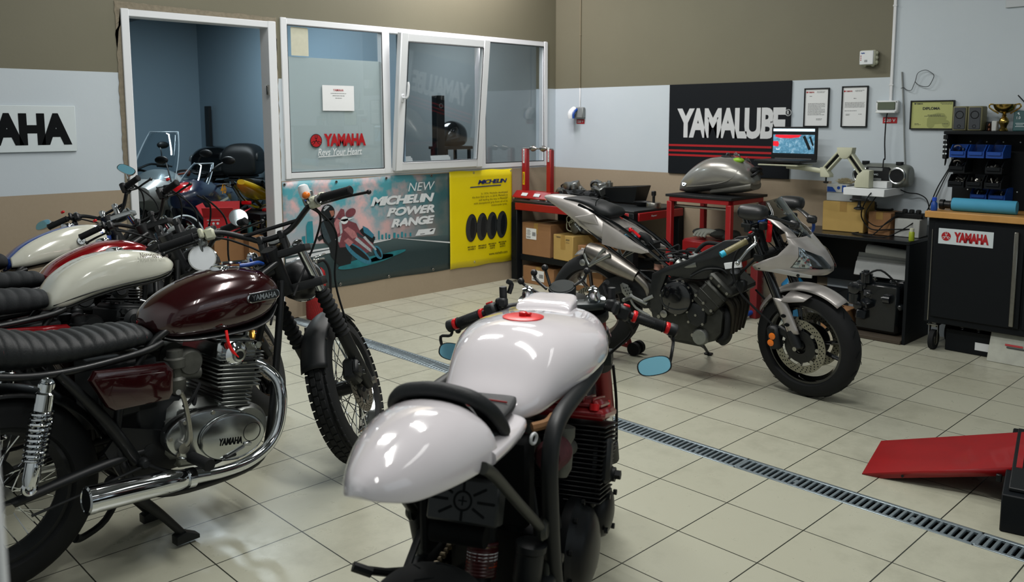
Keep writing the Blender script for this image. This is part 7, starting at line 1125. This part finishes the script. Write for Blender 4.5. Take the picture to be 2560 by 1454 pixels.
# tail, seat
q = MB(); q.hull([(-.222, .868, .877, .008, -.01, .2, 2.1, 3), (-.21, .857, .89, .026, -.01, .14, 2.1, 4), (-.185, .845, .903, .048, -.01, .12, 2.1, 5), (-.14, .83, .917, .073, -.008, .1, 2.1, 6), (-.06, .82, .932, .104, -.004, .1, 2.1, 6), (.02, .812, .937, .125, 0, .1, 2.15, 6), (.08, .808, .934, .134, 0, .1, 2.2, 6), (.115, .806, .929, .138, 0, .1, 2.2, 6), (.13, .806, .922, .138, 0, .1, 2.2, 6)], 48, 7); tl = build('tail_hump', q, WPT, t, smooth=60)
q = MB(); q.hull([(.10, .80, .846, .145, 0, .5, 4, 3), (.2, .792, .84, .145, 0, .5, 4, 3), (.3, .786, .832, .138, 0, .5, 4, 3), (.365, .783, .826, .124, 0, .5, 3.5, 3), (.385, .788, .818, .095)], 32, 5); build('seat_base', q, WPT, tl, smooth=50)
arch = [(.215, -.122, .838), (.195, -.122, .862), (.163, -.112, .90), (.14, -.08, .931), (.132, -.03, .944), (.131, 0, .946), (.132, .03, .944), (.14, .08, .931), (.163, .112, .90), (.195, .122, .862), (.215, .122, .838)]
q = MB(); q.tube(arch, .0135, 12, 5, flat=1.25); pd = build('hump_pad', q, LEA, t); q = MB(); P = cat(arch, 4); q.loft([[(x + .008, y * f, .835 + (z - .835) * (1 - .0 * f)) for x, y, z in P] for f in (1, .6)], False); q.sheet(lambda u, v: (.145 + .02 * v * 0 + .05 * (1 - v), (-.118 + .236 * u) * (1 - .35 * v ** 2), .842 + .098 * v * (1 - (2 * u - 1) ** 4)), 14, 10); build('pad_face', q, LEA, pd, thick=.006)
q = MB(); q.hull([(.19, .838, .862, .105, 0, .5, 5, 3), (.21, .836, .868, .112, 0, .5, 5, 3), (.3, .83, .860, .105, 0, .5, 5, 3), (.39, .824, .852, .09, 0, .5, 5, 3), (.43, .826, .846, .078, 0, .5, 4, 3)], 30, 5); st = build('seat', q, LEA, t); q = MB(); [q.tube([(x, -.085, z), (x + .004, 0, z + .0015), (x, .085, z)], .0022, 6, 3) for x, z in ((.27, .8645), (.34, .8585))]; build('stitching', q, mat('red_stitch', '8c1c1c', .8), st)
# frame
for s in (-1, 1):
    q = MB(); q.tube([(1.05, s * .06, .83), (.98, s * .13, .805), (.88, s * .17, .80), (.70, s * .178, .80), (.53, s * .18, .802), (.445, s * .18, .795), (.395, s * .178, .765), (.375, s * .177, .70), (.385, s * .176, .60), (.41, s * .174, .48), (.455, s * .17, .36), (.52, s * .16, .29), (.75, s * .14, .20), (.93, s * .12, .25), (1.03, s * .08, .5), (1.08, s * .04, .74)], .021, 14, 6); build('frame_tube', q, SAT, t)
    q = MB(); q.tube([(.05, s * .135, .825), (.10, s * .14, .79), (.24, s * .15, .665), (.36, s * .165, .555)], .0125, 10, 3); q.lathe((.36, s * .16, .555), (0, s, 0), [(.024, 0), (.026, .008), (.018, .018)], 18); build('subframe_strut', q, mat('dark_olive_tube', '2a2c27', .45, .3), t)
    q = MB(); q.prism([(.40, .46), (.50, .44), (.53, .36), (.50, .28), (.44, .27), (.37, .34)], s * .155, s * .17, 'xz', .004); g_ = build('rear_set_plate', q, mat('olive_grey_plate', '3a3c36', .5, .5), t); q = MB(); q.bolts([(x, s * .17, z) for x, z in ((.42, .44), (.49, .42), (.5, .34), (.43, .31), (.45, .37))], (0, s, 0), .011, .01); build('plate_bolt', q, STL, g_)
    q = MB(); q.tube([(.5, s * .15, .40), (.36, s * .155, .40), (.15, s * .15, .345), (-.02, s * .145, .302), (-.06, s * .145, .302)], [.026, .03, .028, .024, .02], 12, 4, flat=.8); build('swingarm', q, SAT, t)
q = MB(); q.cyl((.28, -.14, .365), (.28, .14, .365), .03); q.lathe((.27, -.15, .362), (0, -1, 0), [(.03, 0), (.034, .004), (.02, .02)], 18); q.cyl((0, -.17, .302), (0, .17, .302), .013); build('swingarm_brace', q, SAT, t); q = MB(); q.cyl((.28, -.165, .365), (.28, -.18, .365), .014, n=6); q.cyl((0, -.185, .302), (0, -.165, .302), .02, n=6); build('axle_nut', q, STL, t)
q = MB()
for i in range(26): f = i / 25; q.box((.02 + .5 * f, .105, .405 - .0 * f + .03 * f), (.013, .017 if i % 2 else .012, .014), .003)
for i in range(26): f = i / 25; q.box((.02 + .5 * f, .105, .21 + .14 * f), (.013, .017 if i % 2 else .012, .014), .003)
build('drive_chain', q, mat('oily_chain', '5d5340', .4, .8, var=.4, scale=80), t); q = MB(); ring(q, (0, .105, .302), (0, 1, 0), [(.05, -.003), (.105, -.003), (.105, .003), (.05, .003)], 40); build('sprocket', q, DST, t)
# electronics plate under the tail, left plate and lever
PM = plane_m((.215, -.026, .67), (0, -1, 0), (.35, 0, 1)); q = MB(); q.X = PM; q.box((0, 0, -.02), (.166, .095, .05), .005); pl = build('electronics_box', q, mat('slate_plate', '14191b', .5, .2), t); q = MB(); q.X = PM
for a in range(0, 360, 45): x, y = cos(R(a)), sin(R(a)) * .56; q.tube([(x * .035, y * .035, .0052), (x * .075, y * .075, .0052)], .003, 6)
q.torus((0, 0, .005), (0, 0, 1), .02, .0025, 24, 6); q.box((0, 0, .005), (.02, .003, .002)); q.box((0, 0, .005), (.003, .02, .002)); build('plate_slot', q, BLKS, pl)
q = MB(); q.cyl((.24, -.07, .58), (.24, .06, .58), .026); q.box((.31, .09, .6), (.1, .03, .2), .01); q.box((.42, .0, .64), (.06, .24, .22), .01); build('air_box', q, mat('dull_black', '050708', .8, spec=.15), t)
q = MB(); P0 = [(.30, .155, .44), (.40, .16, .495), (.50, .16, .485), (.52, .16, .36), (.47, .16, .34), (.33, .155, .39)]
for a, b in zip(P0, P0[1:] + P0[:1]): q.tube([a, b], .010, 8, flat=.5)
q.tube([(.41, .16, .485), (.44, .16, .36)], .008, 8, flat=.5); build('chain_guard_plate', q, SAT, t); q = MB(); q.tube([(.34, .15, .41), (.24, .18, .455), (.17, .2, .495)], [.012, .010, .010], 9); q.tube([(.18, .185, .485), (.16, .22, .505)], .012, 8); build('gear_lever', q, SAT, t)
sh = shock(t, (.43, 0, .55), (.36, 0, .33), .034, mat('dark_red_spring', '3c1012', .4), SAT); q = MB(); q.lathe((.39, 0, .42), (.3, 0, 1), [(.037, 0), (.038, .002), (.038, .013), (.037, .015)], 26); build('orange_band', q, ORP, sh); q = MB(); q.lathe((.395, 0, .437), (.3, 0, 1), [(.037, 0), (.038, .002), (.038, .02), (.037, .022)], 26); build('white_label', q, PAP, sh); q = MB(); q.lathe((.403, 0, .463), (.3, 0, 1), [(.037, 0), (.038, .002), (.038, .008), (.037, .01)], 26); q.lathe((.42, 0, .52), (.3, 0, 1), [(.04, 0), (.042, .004), (.042, .016), (.04, .02)], 26); build('spring_collar', q, BRZ, sh)
q = MB(); q.lathe((.36, -.13, .455), (.1, -.1, 1), [(.03, -.05), (.034, -.03), (.034, .04), (.038, .045), (.038, .06), (.03, .065)], 22); q.cyl((.38, -.13, .40), (.41, -.14, .30), .014); build('master_cylinder', q, SAT, t); q = MB(); q.tube([(.40, -.15, .41), (.42, -.16, .33), (.43, -.165, .27)], .009, 8, 3); build('brake_rod', q, STL, t)
q = MB(); q.torus((.402, -.13, .755), (.3, 1, 0), .012, .004, 18, 7); build('tie_ring', q, WHT, t); q = MB(); q.tube([(.42, -.12, .775), (.445, -.15, .78), (.47, -.16, .79)], .012, 8, 3); build('strap', q, CRB, t)
# engine
BE = mat('black_engine_gloss', '06080a', .42, coat=.05, var=.2, spec=.2); q = MB(); q.box((.70, 0, .34), (.42, .32, .22), .04); q.box((.62, 0, .44), (.26, .28, .12), .03); q.box((.70, 0, .215), (.3, .22, .06), .02); build('crankcase', q, BE, t)
for s in (-1, 1):
    q = MB(); q.lathe((.64, s * .15, .375), (0, s, 0), [(.125, 0), (.125, .025), (.114, .038), (.108, .042), (.102, .058), (.085, .07), (.06, .078), (.03, .083), (.005, .084)], 44); c = build('clutch_cover', q, BE, t, 'round gloss black engine cover'); q = MB(); q.bolts([(.64 + .118 * cos(a), s * .185, .375 + .118 * sin(a)) for a in [i * .7 for i in range(9)]], (0, s, 0), .008, .008); build('cover_bolt', q, DST, c); q = MB(); q.lathe((.82, s * .15, .40), (0, s, 0), [(.075, 0), (.075, .055), (.068, .07), (.05, .08), (.025, .086), (.004, .087)], 34); c = build('ignition_cover', q, BE, t); q = MB(); q.bolts([(.82 + .066 * cos(a), s * .225, .40 + .066 * sin(a)) for a in (.5, 2.1, 3.6, 5.2)], (0, s, 0), .008, .01); build('cover_bolt', q, DST, c)
EM = T(.76, 0, .45) @ rotm(0, 14); q = MB(); q.X = EM; q.box((0, 0, .10), (.15, .42, .22), .01)
for i in range(17): q.box((0, 0, .012 + .0125 * i), (.17, .455 + .01 * (i > 9), .0045), .0015)
build('cylinder_fins', q, BE, t); q = MB(); q.X = EM; q.cyl((.0, -.22, .08), (0, -.25, .08), .02); q.cyl((0, -.245, .08), (0, -.265, .08), .013, n=6); q.box((-.03, -.228, .12), (.05, .03, .12), .01); build('cam_chain_tensioner', q, SAT, t)
q = MB(); q.X = EM; q.box((0, 0, .243), (.17, .455, .03), .01); q.box((0, 0, .266), (.14, .42, .03), .012)
for i in range(15): q.box((0, -.19 + .027 * i, .28), (.145, .006, .014), .002)
hc = build('cylinder_head_cover', q, mat('red_head_cover', '7d0f14', .3, .2, coat=.4), t); q = MB(); q.X = EM; [q.cyl((x, y, .255), (x, y, .272), .014, n=12) for x in (-.075, .075) for y in (-.195, .195)]; build('cover_bolt', q, REDA, hc)
for y in (-.15, -.05, .05, .15): q = MB(); q.lathe((.56, y, .60), (.2, 0, 1), [(.02, 0), (.03, .02), (.032, .07), (.024, .08), (.034, .10), (.034, .125), (.02, .13)], 18); q.cyl((.55, y, .67), (.66, y, .64), .022); build('carburettor', q, ALK, t); q = MB(); q.lathe((.545, y, .675), (-1, 0, .15), [(.03, 0), (.04, .008), (.04, .012)] + [(.04 - .003 * (i % 2), .014 + .005 * i) for i in range(14)] + [(.03, .09), (.01, .092)], 22); build('air_filter', q, mat('red_black_gauze', '4a1c22', .7, var=.5, scale=90), t)
q = MB()
for y in (-.17, -.06, .06, .17): q.tube([(.90, y, .60), (.97, y, .56), (1.0, y * .9, .46), (.97, y * .6, .27), (.85, y * .4, .17), (.5, y * .2 - .05, .16)], .019, 12, 5)
q.tube([(.52, -.05, .16), (.4, -.1, .15), (.2, -.16, .17)], [.03, .045, .045], 18, 3); build('exhaust', q, BLK, t); q = MB(); q.tube([(.52, -.13, .64), (.50, -.15, .58), (.52, -.16, .5), (.56, -.15, .46)], .006, 7, 5); q.tube([(.48, -.1, .6), (.46, -.12, .5), (.5, -.1, .45)], .009, 8, 5); build('breather_hose', q, RUB, t); q = MB(); q.tube([(.33, .12, .2), (.36, .24, .1), (.38, .32, .012)], [.014, .012, .012], 9); q.box((.385, .325, .008), (.06, .035, .014), .004); build('side_stand', q, SAT, t)
# ------------------------------------------------------------------ bikes and boxes in the store room behind the doorway
def parked(label, loc, rz, body, m, m2, screen=None, wb=1.35, seat_z=.80, extras=None, bars=1.02, lean=0):
    """fairing stations, main paint, second paint"""
    t = thing('motorcycle', label, 'motorcycle', loc, rz, rx=lean)
    wheel(t, 'front_wheel', T(wb, 0, .30), .30, .11, .216, 'cast', GLB, ((.07, .14, .1), (-.07, .14, .1)), 'road', 5, BLK); wheel(t, 'rear_wheel', T(0, 0, .31), .31, .15, .216, 'cast', GLB, (), 'road', 5, BLK)
    for s in (-1, 1): q = MB(); q.tube([(wb, s * .1, .30), (wb - .29, s * .1, .90)], [.026, .022], 10); build('fork_leg', q, SAT, t)
    q = MB(); q.sheet(lambda u, v: (wb - sin(R(-35 + 90 * u)) * .325, .06 * (2 * v - 1), .30 + cos(R(-35 + 90 * u)) * (.325 - .03 * (2 * v - 1) ** 2)), 16, 6); build('front_mudguard', q, m2, t, thick=.003)
    q = MB(); q.box((.62, 0, .36), (.42, .3, .28), .04); q.box((.74, 0, .56), (.22, .34, .2), .03); build('engine', q, DST, t); q = MB()
    for s in (-1, 1): q.tube([(.40, s * .13, .40), (0, s * .13, .31)], .024, 8); q.tube([(wb - .28, s * .04, .88), (.85, s * .14, .72), (.5, s * .14, .6), (.38, s * .13, .38)], .025, 8, 4); q.tube([(.5, s * .11, .68), (-.15, s * .09, seat_z + .02)], .014, 8)
    build('frame', q, SAT, t); q = MB(); q.hull([(.42, seat_z - .08, seat_z, .07), (.5, seat_z - .1, seat_z + .09, .12), (.65, seat_z - .1, seat_z + .15, .15), (.8, seat_z - .08, seat_z + .15, .15), (.93, seat_z - .04, seat_z + .1, .1)], 24, 5); build('fuel_tank', q, m, t)
    q = MB(); q.hull([(-.22, seat_z + .02, seat_z + .07, .06), (-.1, seat_z - .03, seat_z + .06, .11), (.15, seat_z - .06, seat_z + .02, .13), (.44, seat_z - .06, seat_z + .0, .09)], 22, 5); build('seat', q, LEA, t); q = MB(); q.hull([(-.32, seat_z + .03, seat_z + .07, .03), (-.22, seat_z - .02, seat_z + .04, .08), (.05, seat_z - .12, seat_z - .04, .13), (.3, seat_z - .14, seat_z - .06, .12)], 22, 5); build('tail', q, m, t)
    if body: q = MB(); q.hull(body, 30, 6); f = build('fairing', q, m2, t, smooth=50)
    q = MB(); q.tube([(wb - .40, .36, bars - .03), (wb - .34, .2, bars), (wb - .32, .06, bars - .04), (wb - .32, -.06, bars - .04), (wb - .34, -.2, bars), (wb - .40, -.36, bars - .03)], .011, 8, 4); h = build('handlebar', q, BLK, t)
    for s in (-1, 1): grip(t, None, (wb - .365, s * .27, bars - .015), (wb - .405, s * .39, bars - .032)); lever(t, None, [(wb - .31, s * .24, bars - .01), (wb - .29, s * .3, bars - .015), (wb - .33, s * .39, bars - .03)])
    if screen:
        x0, z0, x1, z1, w_, mm = screen; q = MB(); q.sheet(lambda u, v: (x0 + (x1 - x0) * v - .1 * (2 * u - 1) ** 2, w_ * (2 * u - 1) * (1 - .35 * v * v), z0 + (z1 - z0) * v), 12, 12); s_ = build('windscreen', q, mm, t, thick=.004, smooth=70); q = MB(); q.tube([(x0 + (x1 - x0) * v - .1 * (2 * u - 1) ** 2, w_ * (2 * u - 1) * (1 - .35 * v * v), z0 + (z1 - z0) * v) for u, v in [(0, i / 8) for i in range(9)] + [(i / 8, 1) for i in range(9)] + [(1, 1 - i / 8) for i in range(9)]], .003, 6); build('screen_edge', q, mat('screen_edge', 'aebcc4', .3), s_)
    if extras: extras(t)
    return t
def mir2(t, P, tip, m=BLK):
    for s in (-1, 1):
        q = MB(); q.tube([(P[0], s * P[1], P[2]), ((P[0] + tip[0]) / 2 + .01, s * (P[1] + tip[1]) / 2, (P[2] + tip[2]) / 2 + .03), (tip[0], s * tip[1], tip[2])], .006, 7, 3); q.ball((tip[0] + .01, s * (tip[1] + .03), tip[2] + .01), (.018, .06, .035)); o = build('mirror', q, m, t); q = MB(); q.ball((tip[0] - .004, s * (tip[1] + .03), tip[2] + .01), (.006, .054, .03)); build('mirror_glass', q, MIR, o)
def topbox(t, c, d, m, m2):
    q = MB(); x, y, z = d; q.hull([(-x / 2, z * .2, z * .75, y * .36, 0, .5, 4, 4), (-x * .45, .01, z * .92, y * .46, 0, .45, 3.5, 5), (-x * .2, 0, z, y * .5, 0, .45, 3, 5), (x * .25, 0, z * .98, y * .5, 0, .45, 3, 5), (x * .45, .01, z * .8, y * .46, 0, .45, 3.5, 5), (x / 2, z * .2, z * .6, y * .38, 0, .5, 4, 4)], 34, 5); q.v = [(a + c[0], b + c[1], e + c[2]) for a, b, e in q.v]; o = build('top_box', q, m, t)
    for s in (-1, 1): q = MB(); q.hull([(-x * .40, z * .42, z * .62, .02), (-x * .25, z * .42, z * .74, .02), (x * .3, z * .46, z * .74, .02), (x * .42, z * .5, z * .58, .016)], 14, 4); q.v = [(a + c[0], b + c[1] + s * y * .478, e + c[2]) for a, b, e in q.v]; build('side_panel', q, m2, o)
    q = MB(); q.box((c[0], c[1], c[2] - .012), (x * .8, y * .6, .022), .006); q.tube([(c[0] + .1, c[1], c[2] - .02), (c[0] + .3, c[1], c[2] - .12)], .012, 8); build('luggage_rack', q, BLK, t)
SLV = mat('silver_white_fairing', 'a6aaa9', .3, .15, coat=.4); BXG = mat('grey_case_panel', '575c5e', .3, .4)
def ex1(t):
    topbox(t, (-.2, 0, .94), (.46, .44, .30), GLB, BXG); mir2(t, (1.0, .3, 1.05), (.98, .36, 1.2)); 
    for s in (-1, 1): q = MB(); q.tube([(1.12, s * .19, 1.03), (1.1, s * .25, 1.04)], .008, 7); q.ball((1.1, s * .27, 1.04), (.03, .02, .03)); build('turn_signal', q, mat('amber_dark', '6e2d12', .3), t)
parked('silver-white touring bike with tall clear windscreen and black and grey top box in the store', (-2.355, 2.55, 0), 222, [(.72, .62, .80, .10), (.85, .55, .98, .19), (1.0, .60, 1.06, .215), (1.15, .70, 1.07, .20), (1.3, .78, 1.0, .15), (1.42, .82, .94, .08)], SLV, SLV, (1.30, 1.0, 1.05, 1.40, .2, CLR), 1.35, .82, ex1, 1.06)
def ex2(t):
    for s in (-1, 1):
        M = plane_m((1.0, s * .197, .93), (-s, -s * .0, 0) if s > 0 else (1, 0, 0), (0, 0, 1)); q = MB(); text_mb(q, '46', .11, .085, M @ T(0, 0, .012), .03, .15); build('race_number', q, mat('yellow_number', 'e0961c', .4), t); q = MB(); flat(q, [(-.1, -.1), (.09, -.075), (.09, -.095), (-.1, -.12)], M, .012); build('white_stripe', q, SGW, t)
    q = MB(); q.hull([(.72, .33, .56, .17), (.9, .3, .60, .2), (1.08, .38, .62, .19), (1.18, .48, .6, .13)], 24, 5); build('belly_fairing', q, ORP, t); q = MB(); q.hull([(1.22, .88, 1.0, .1), (1.32, .84, .98, .08), (1.37, .85, .93, .04)], 20, 4); build('nose_panel', q, mat('bright_red_fairing', 'b8121a', .25, coat=.6), t); mir2(t, (1.2, .14, 1.0), (1.05, .26, 1.16))
parked('navy fairing sport bike with an orange racing number in the store room', (-2.29, 1.89, 0), 220, [(.62, .45, .70, .13), (.75, .42, .90, .185), (.95, .46, 1.0, .20), (1.12, .60, 1.02, .19), (1.28, .74, .98, .14), (1.38, .80, .92, .06)], NVY, NVY, (1.24, .95, 1.0, 1.14, .13, SMK), 1.3, .80, ex2, .96)
def ex3(t):
    q = MB()
    for s in (-1, 1): q.tube([(.44, s * .15, .93), (.0, s * .15, .97), (-.2, s * .12, 1.02)], .016, 8, 3); q.tube([(.5, s * .155, .72), (.1, s * .16, .84), (-.2, s * .12, 1.0)], .016, 8, 3)
    build('rear_frame', q, GLB, t); q = MB(); q.hull([(.1, .62, .78, .12), (.3, .56, .80, .17), (.66, .40, .84, .2), (.85, .36, .94, .21), (1.05, .4, 1.04, .2), (1.25, .62, 1.06, .14), (1.36, .74, .96, .06)], 24, 5); build('side_fairing', q, YEL, t); q = MB(); q.tube([(.36, -.17, .95), (.1, -.17, .99), (-.06, -.15, 1.01)], .012, 8, 3); build('blue_trim', q, BLU, t)
    q = MB(); q.tube([(-.18, -.05, .80), (-.22, -.13, .80)], .012, 8); q.tube([(-.18, .05, .80), (-.22, .13, .80)], .012, 8); q.box((-.18, 0, .8), (.02, .1, .03), .004); s_ = build('signal_stalk', q, BLK, t); q = MB(); [q.ball((-.225, s * .15, .80), (.02, .03, .02)) for s in (-1, 1)]; q.box((-.235, 0, .86), (.02, .08, .03), .006); build('rear_lamp', q, REDL, s_); q = MB(); q.X = T(-.25, 0, .73) @ rotm(0, -20); q.box((0, 0, 0), (.004, .18, .12), .001); pl = build('number_plate', q, SGW, t); q = MB(); M = T(-.25, 0, .73) @ rotm(0, -20) @ plane_m((-.003, 0, 0), (0, -1, 0), (0, 0, 1)); quad(q, .16, .03, M @ T(0, .03, 0)); quad(q, .14, .03, M @ T(0, -.025, 0)); build('plate_print', q, PRT, pl)
parked('yellow sport bike turned tail-first toward the store doorway', (-2.85, .62, 0), 40, None, YEL, YEL, (1.17, 1.06, .93, 1.24, .13, SMK), 1.25, .98, ex3, .96)
def ex4(t): mir2(t, (.98, .3, 1.1), (.93, .3, 1.25))
parked('dark naked bike facing out, deepest in the store room by its back wall', (-3.1, 3.62, 0), 270, None, GLB, GLB, None, 1.3, .80, ex4, 1.08)
def ex5(t): mir2(t, (.98, .22, 1.0), (.95, .3, 1.18))
q = MB(); q.prism([(-1.875, 3.60), (-1.84, 3.60), (-1.84, 3.70), (-1.875, 3.70)], .0, 1.66, 'xy', .004); tag(build('plank', q, SAT), 'tall dark plank leaning in the store room corner', 'plank')
t = thing('fairing_shell', 'black arched fairing shell standing in the doorway of the store room', 'fairing', (-3.66, .27, 0), -8); q = MB(); q.sheet(lambda u, v: (.17 * cos(pi * (1 - u)) * (1 + .1 * v), -.1 + .2 * v - .06 * sin(pi * u), .5 + .34 * sin(pi * u) ** .7 * (1 - .1 * v) if 0 < u < 1 else .03), 30, 8); build('shell', q, GLB, t, thick=.006); q = MB(); q.tube([(.165 * cos(pi * (1 - u)), -.105 - .06 * sin(pi * u), .5 + .34 * sin(pi * u) ** .7) for u in [i / 20 for i in range(1, 20)]], .006, 6); build('clear_edging', q, mat('screen_edge', 'aebcc4'), t); q = MB(); [q.box((s * .07, -.13, .64), (.08, .02, .1), .01, rotm(0, s * 15)) for s in (-1, 1)]; build('lamp_insert', q, DST, t); q = MB(); [q.tube([(s * .12, -.12, .52), (s * .05, -.14, .60), (s * .09, -.13, .70), (s * .03, -.14, .78)], .007, 7, 4) for s in (-1, 1)]; build('bracket', q, ALD, t)
# cartons, a table and loose bits just inside the doorway
carton('brown carton lowest of the stack under the red carton in the store', -3.27, .36, 0, (.3, .26, .33), 0, CRB, None, tape=False); carton('brown carton middle of the stack under the red carton in the store', -3.27, .36, .331, (.3, .25, .30), 3, CRB, None, tape=False)
RCB = mat('red_carton', 'b01820', .6, var=.06)
t = carton('open red carton with white-striped flaps in the store doorway', -3.28, .37, .632, (.24, .22, .16), 55, RCB, None, flaps=True); q = MB(); M = plane_m((-.1215, 0, .08), (0, -1, 0), (0, 0, 1)); [disc(q, -.07 + .03 * i, .03, .009, M) for i in range(3)]; quad(q, .09, .006, M @ T(-.04, .055, 0)); quad(q, .07, .014, M @ T(-.05, -.06, 0)); build('printed_marks', q, SGW, t)
t = thing('bottle', 'small teal bottle in front of the open red carton', 'bottle', (-3.14, .21, .64)); q = MB(); q.lathe((0, 0, 0), (0, 0, 1), [(.018, 0), (.02, .004), (.02, .06), (.01, .08), (.01, .10)], 16); build('bottle_body', q, TRG, t); q = MB(); q.cyl((0, 0, .1), (0, 0, .112), .011); build('bottle_cap', q, BLK, t)
carton('brown carton right beside the red carton, under the teal bottle', -3.12, .25, 0, (.12, .2, .638), 0, CRB, None, tape=False)
t = thing('metal_table', 'black steel table just inside the store doorway', 'table', (-2.86, .30, 0)); q = MB(); q.box((0, 0, .77), (.42, .26, .05), .004); build('table_top', q, NAV, t); legs(t, [(x, y) for x in (-.18, .18) for y in (-.1, .1)], .04, 0, .746, NAV, False); q = MB(); q.box((0, 0, .42), (.38, .22, .02), .002); build('shelf', q, NAV, t); q = MB(); q.bolts([(-.18, -.131, z) for z in (.77, .7, .55, .45)] + [(-.15, -.131, .77)], (0, -1, 0), .006, .004); build('bolt', q, STL, t)
carton('open tan carton on the shelf of the black steel table', -2.84, .30, .431, (.26, .17, .13), 90, CRB, None, flaps=True, tape=False); carton('tan carton on the floor under the black steel table', -2.86, .30, 0, (.28, .15, .3), 0, CRB, None, tape=False)
t = thing('ball', 'yellow-green patterned ball behind the black steel table leg', 'ball', (-3.0, .44, .545)); q = MB(); q.ball((0, 0, .04), .042, 20); m = mat('yellow_green_ball', '7a9a1e', .6, var=.6, scale=60); build('ball_skin', q, m, t); carton('tan carton under the yellow-green ball', -3.0, .46, 0, (.14, .12, .544), 0, CRB, None, tape=False)
t = thing('top_box', 'plain black top box on a dark rack behind the black and grey one', 'top box', (-2.1, 2.36, .92)); topbox(t, (0, 0, .03), (.30, .38, .32), SAT, SAT); t.rotation_euler = (0, 0, R(222))
t = thing('rack', 'dark rack in the store room holding the plain black top box', 'rack', (-2.1, 2.36, 0), 42); q = MB(); q.box((0, 0, .905), (.24, .32, .026), .003); build('rack_top', q, SAT, t); legs(t, [(a, b) for a in (-.1, .1) for b in (-.13, .13)], .03, 0, .89, SAT, False)
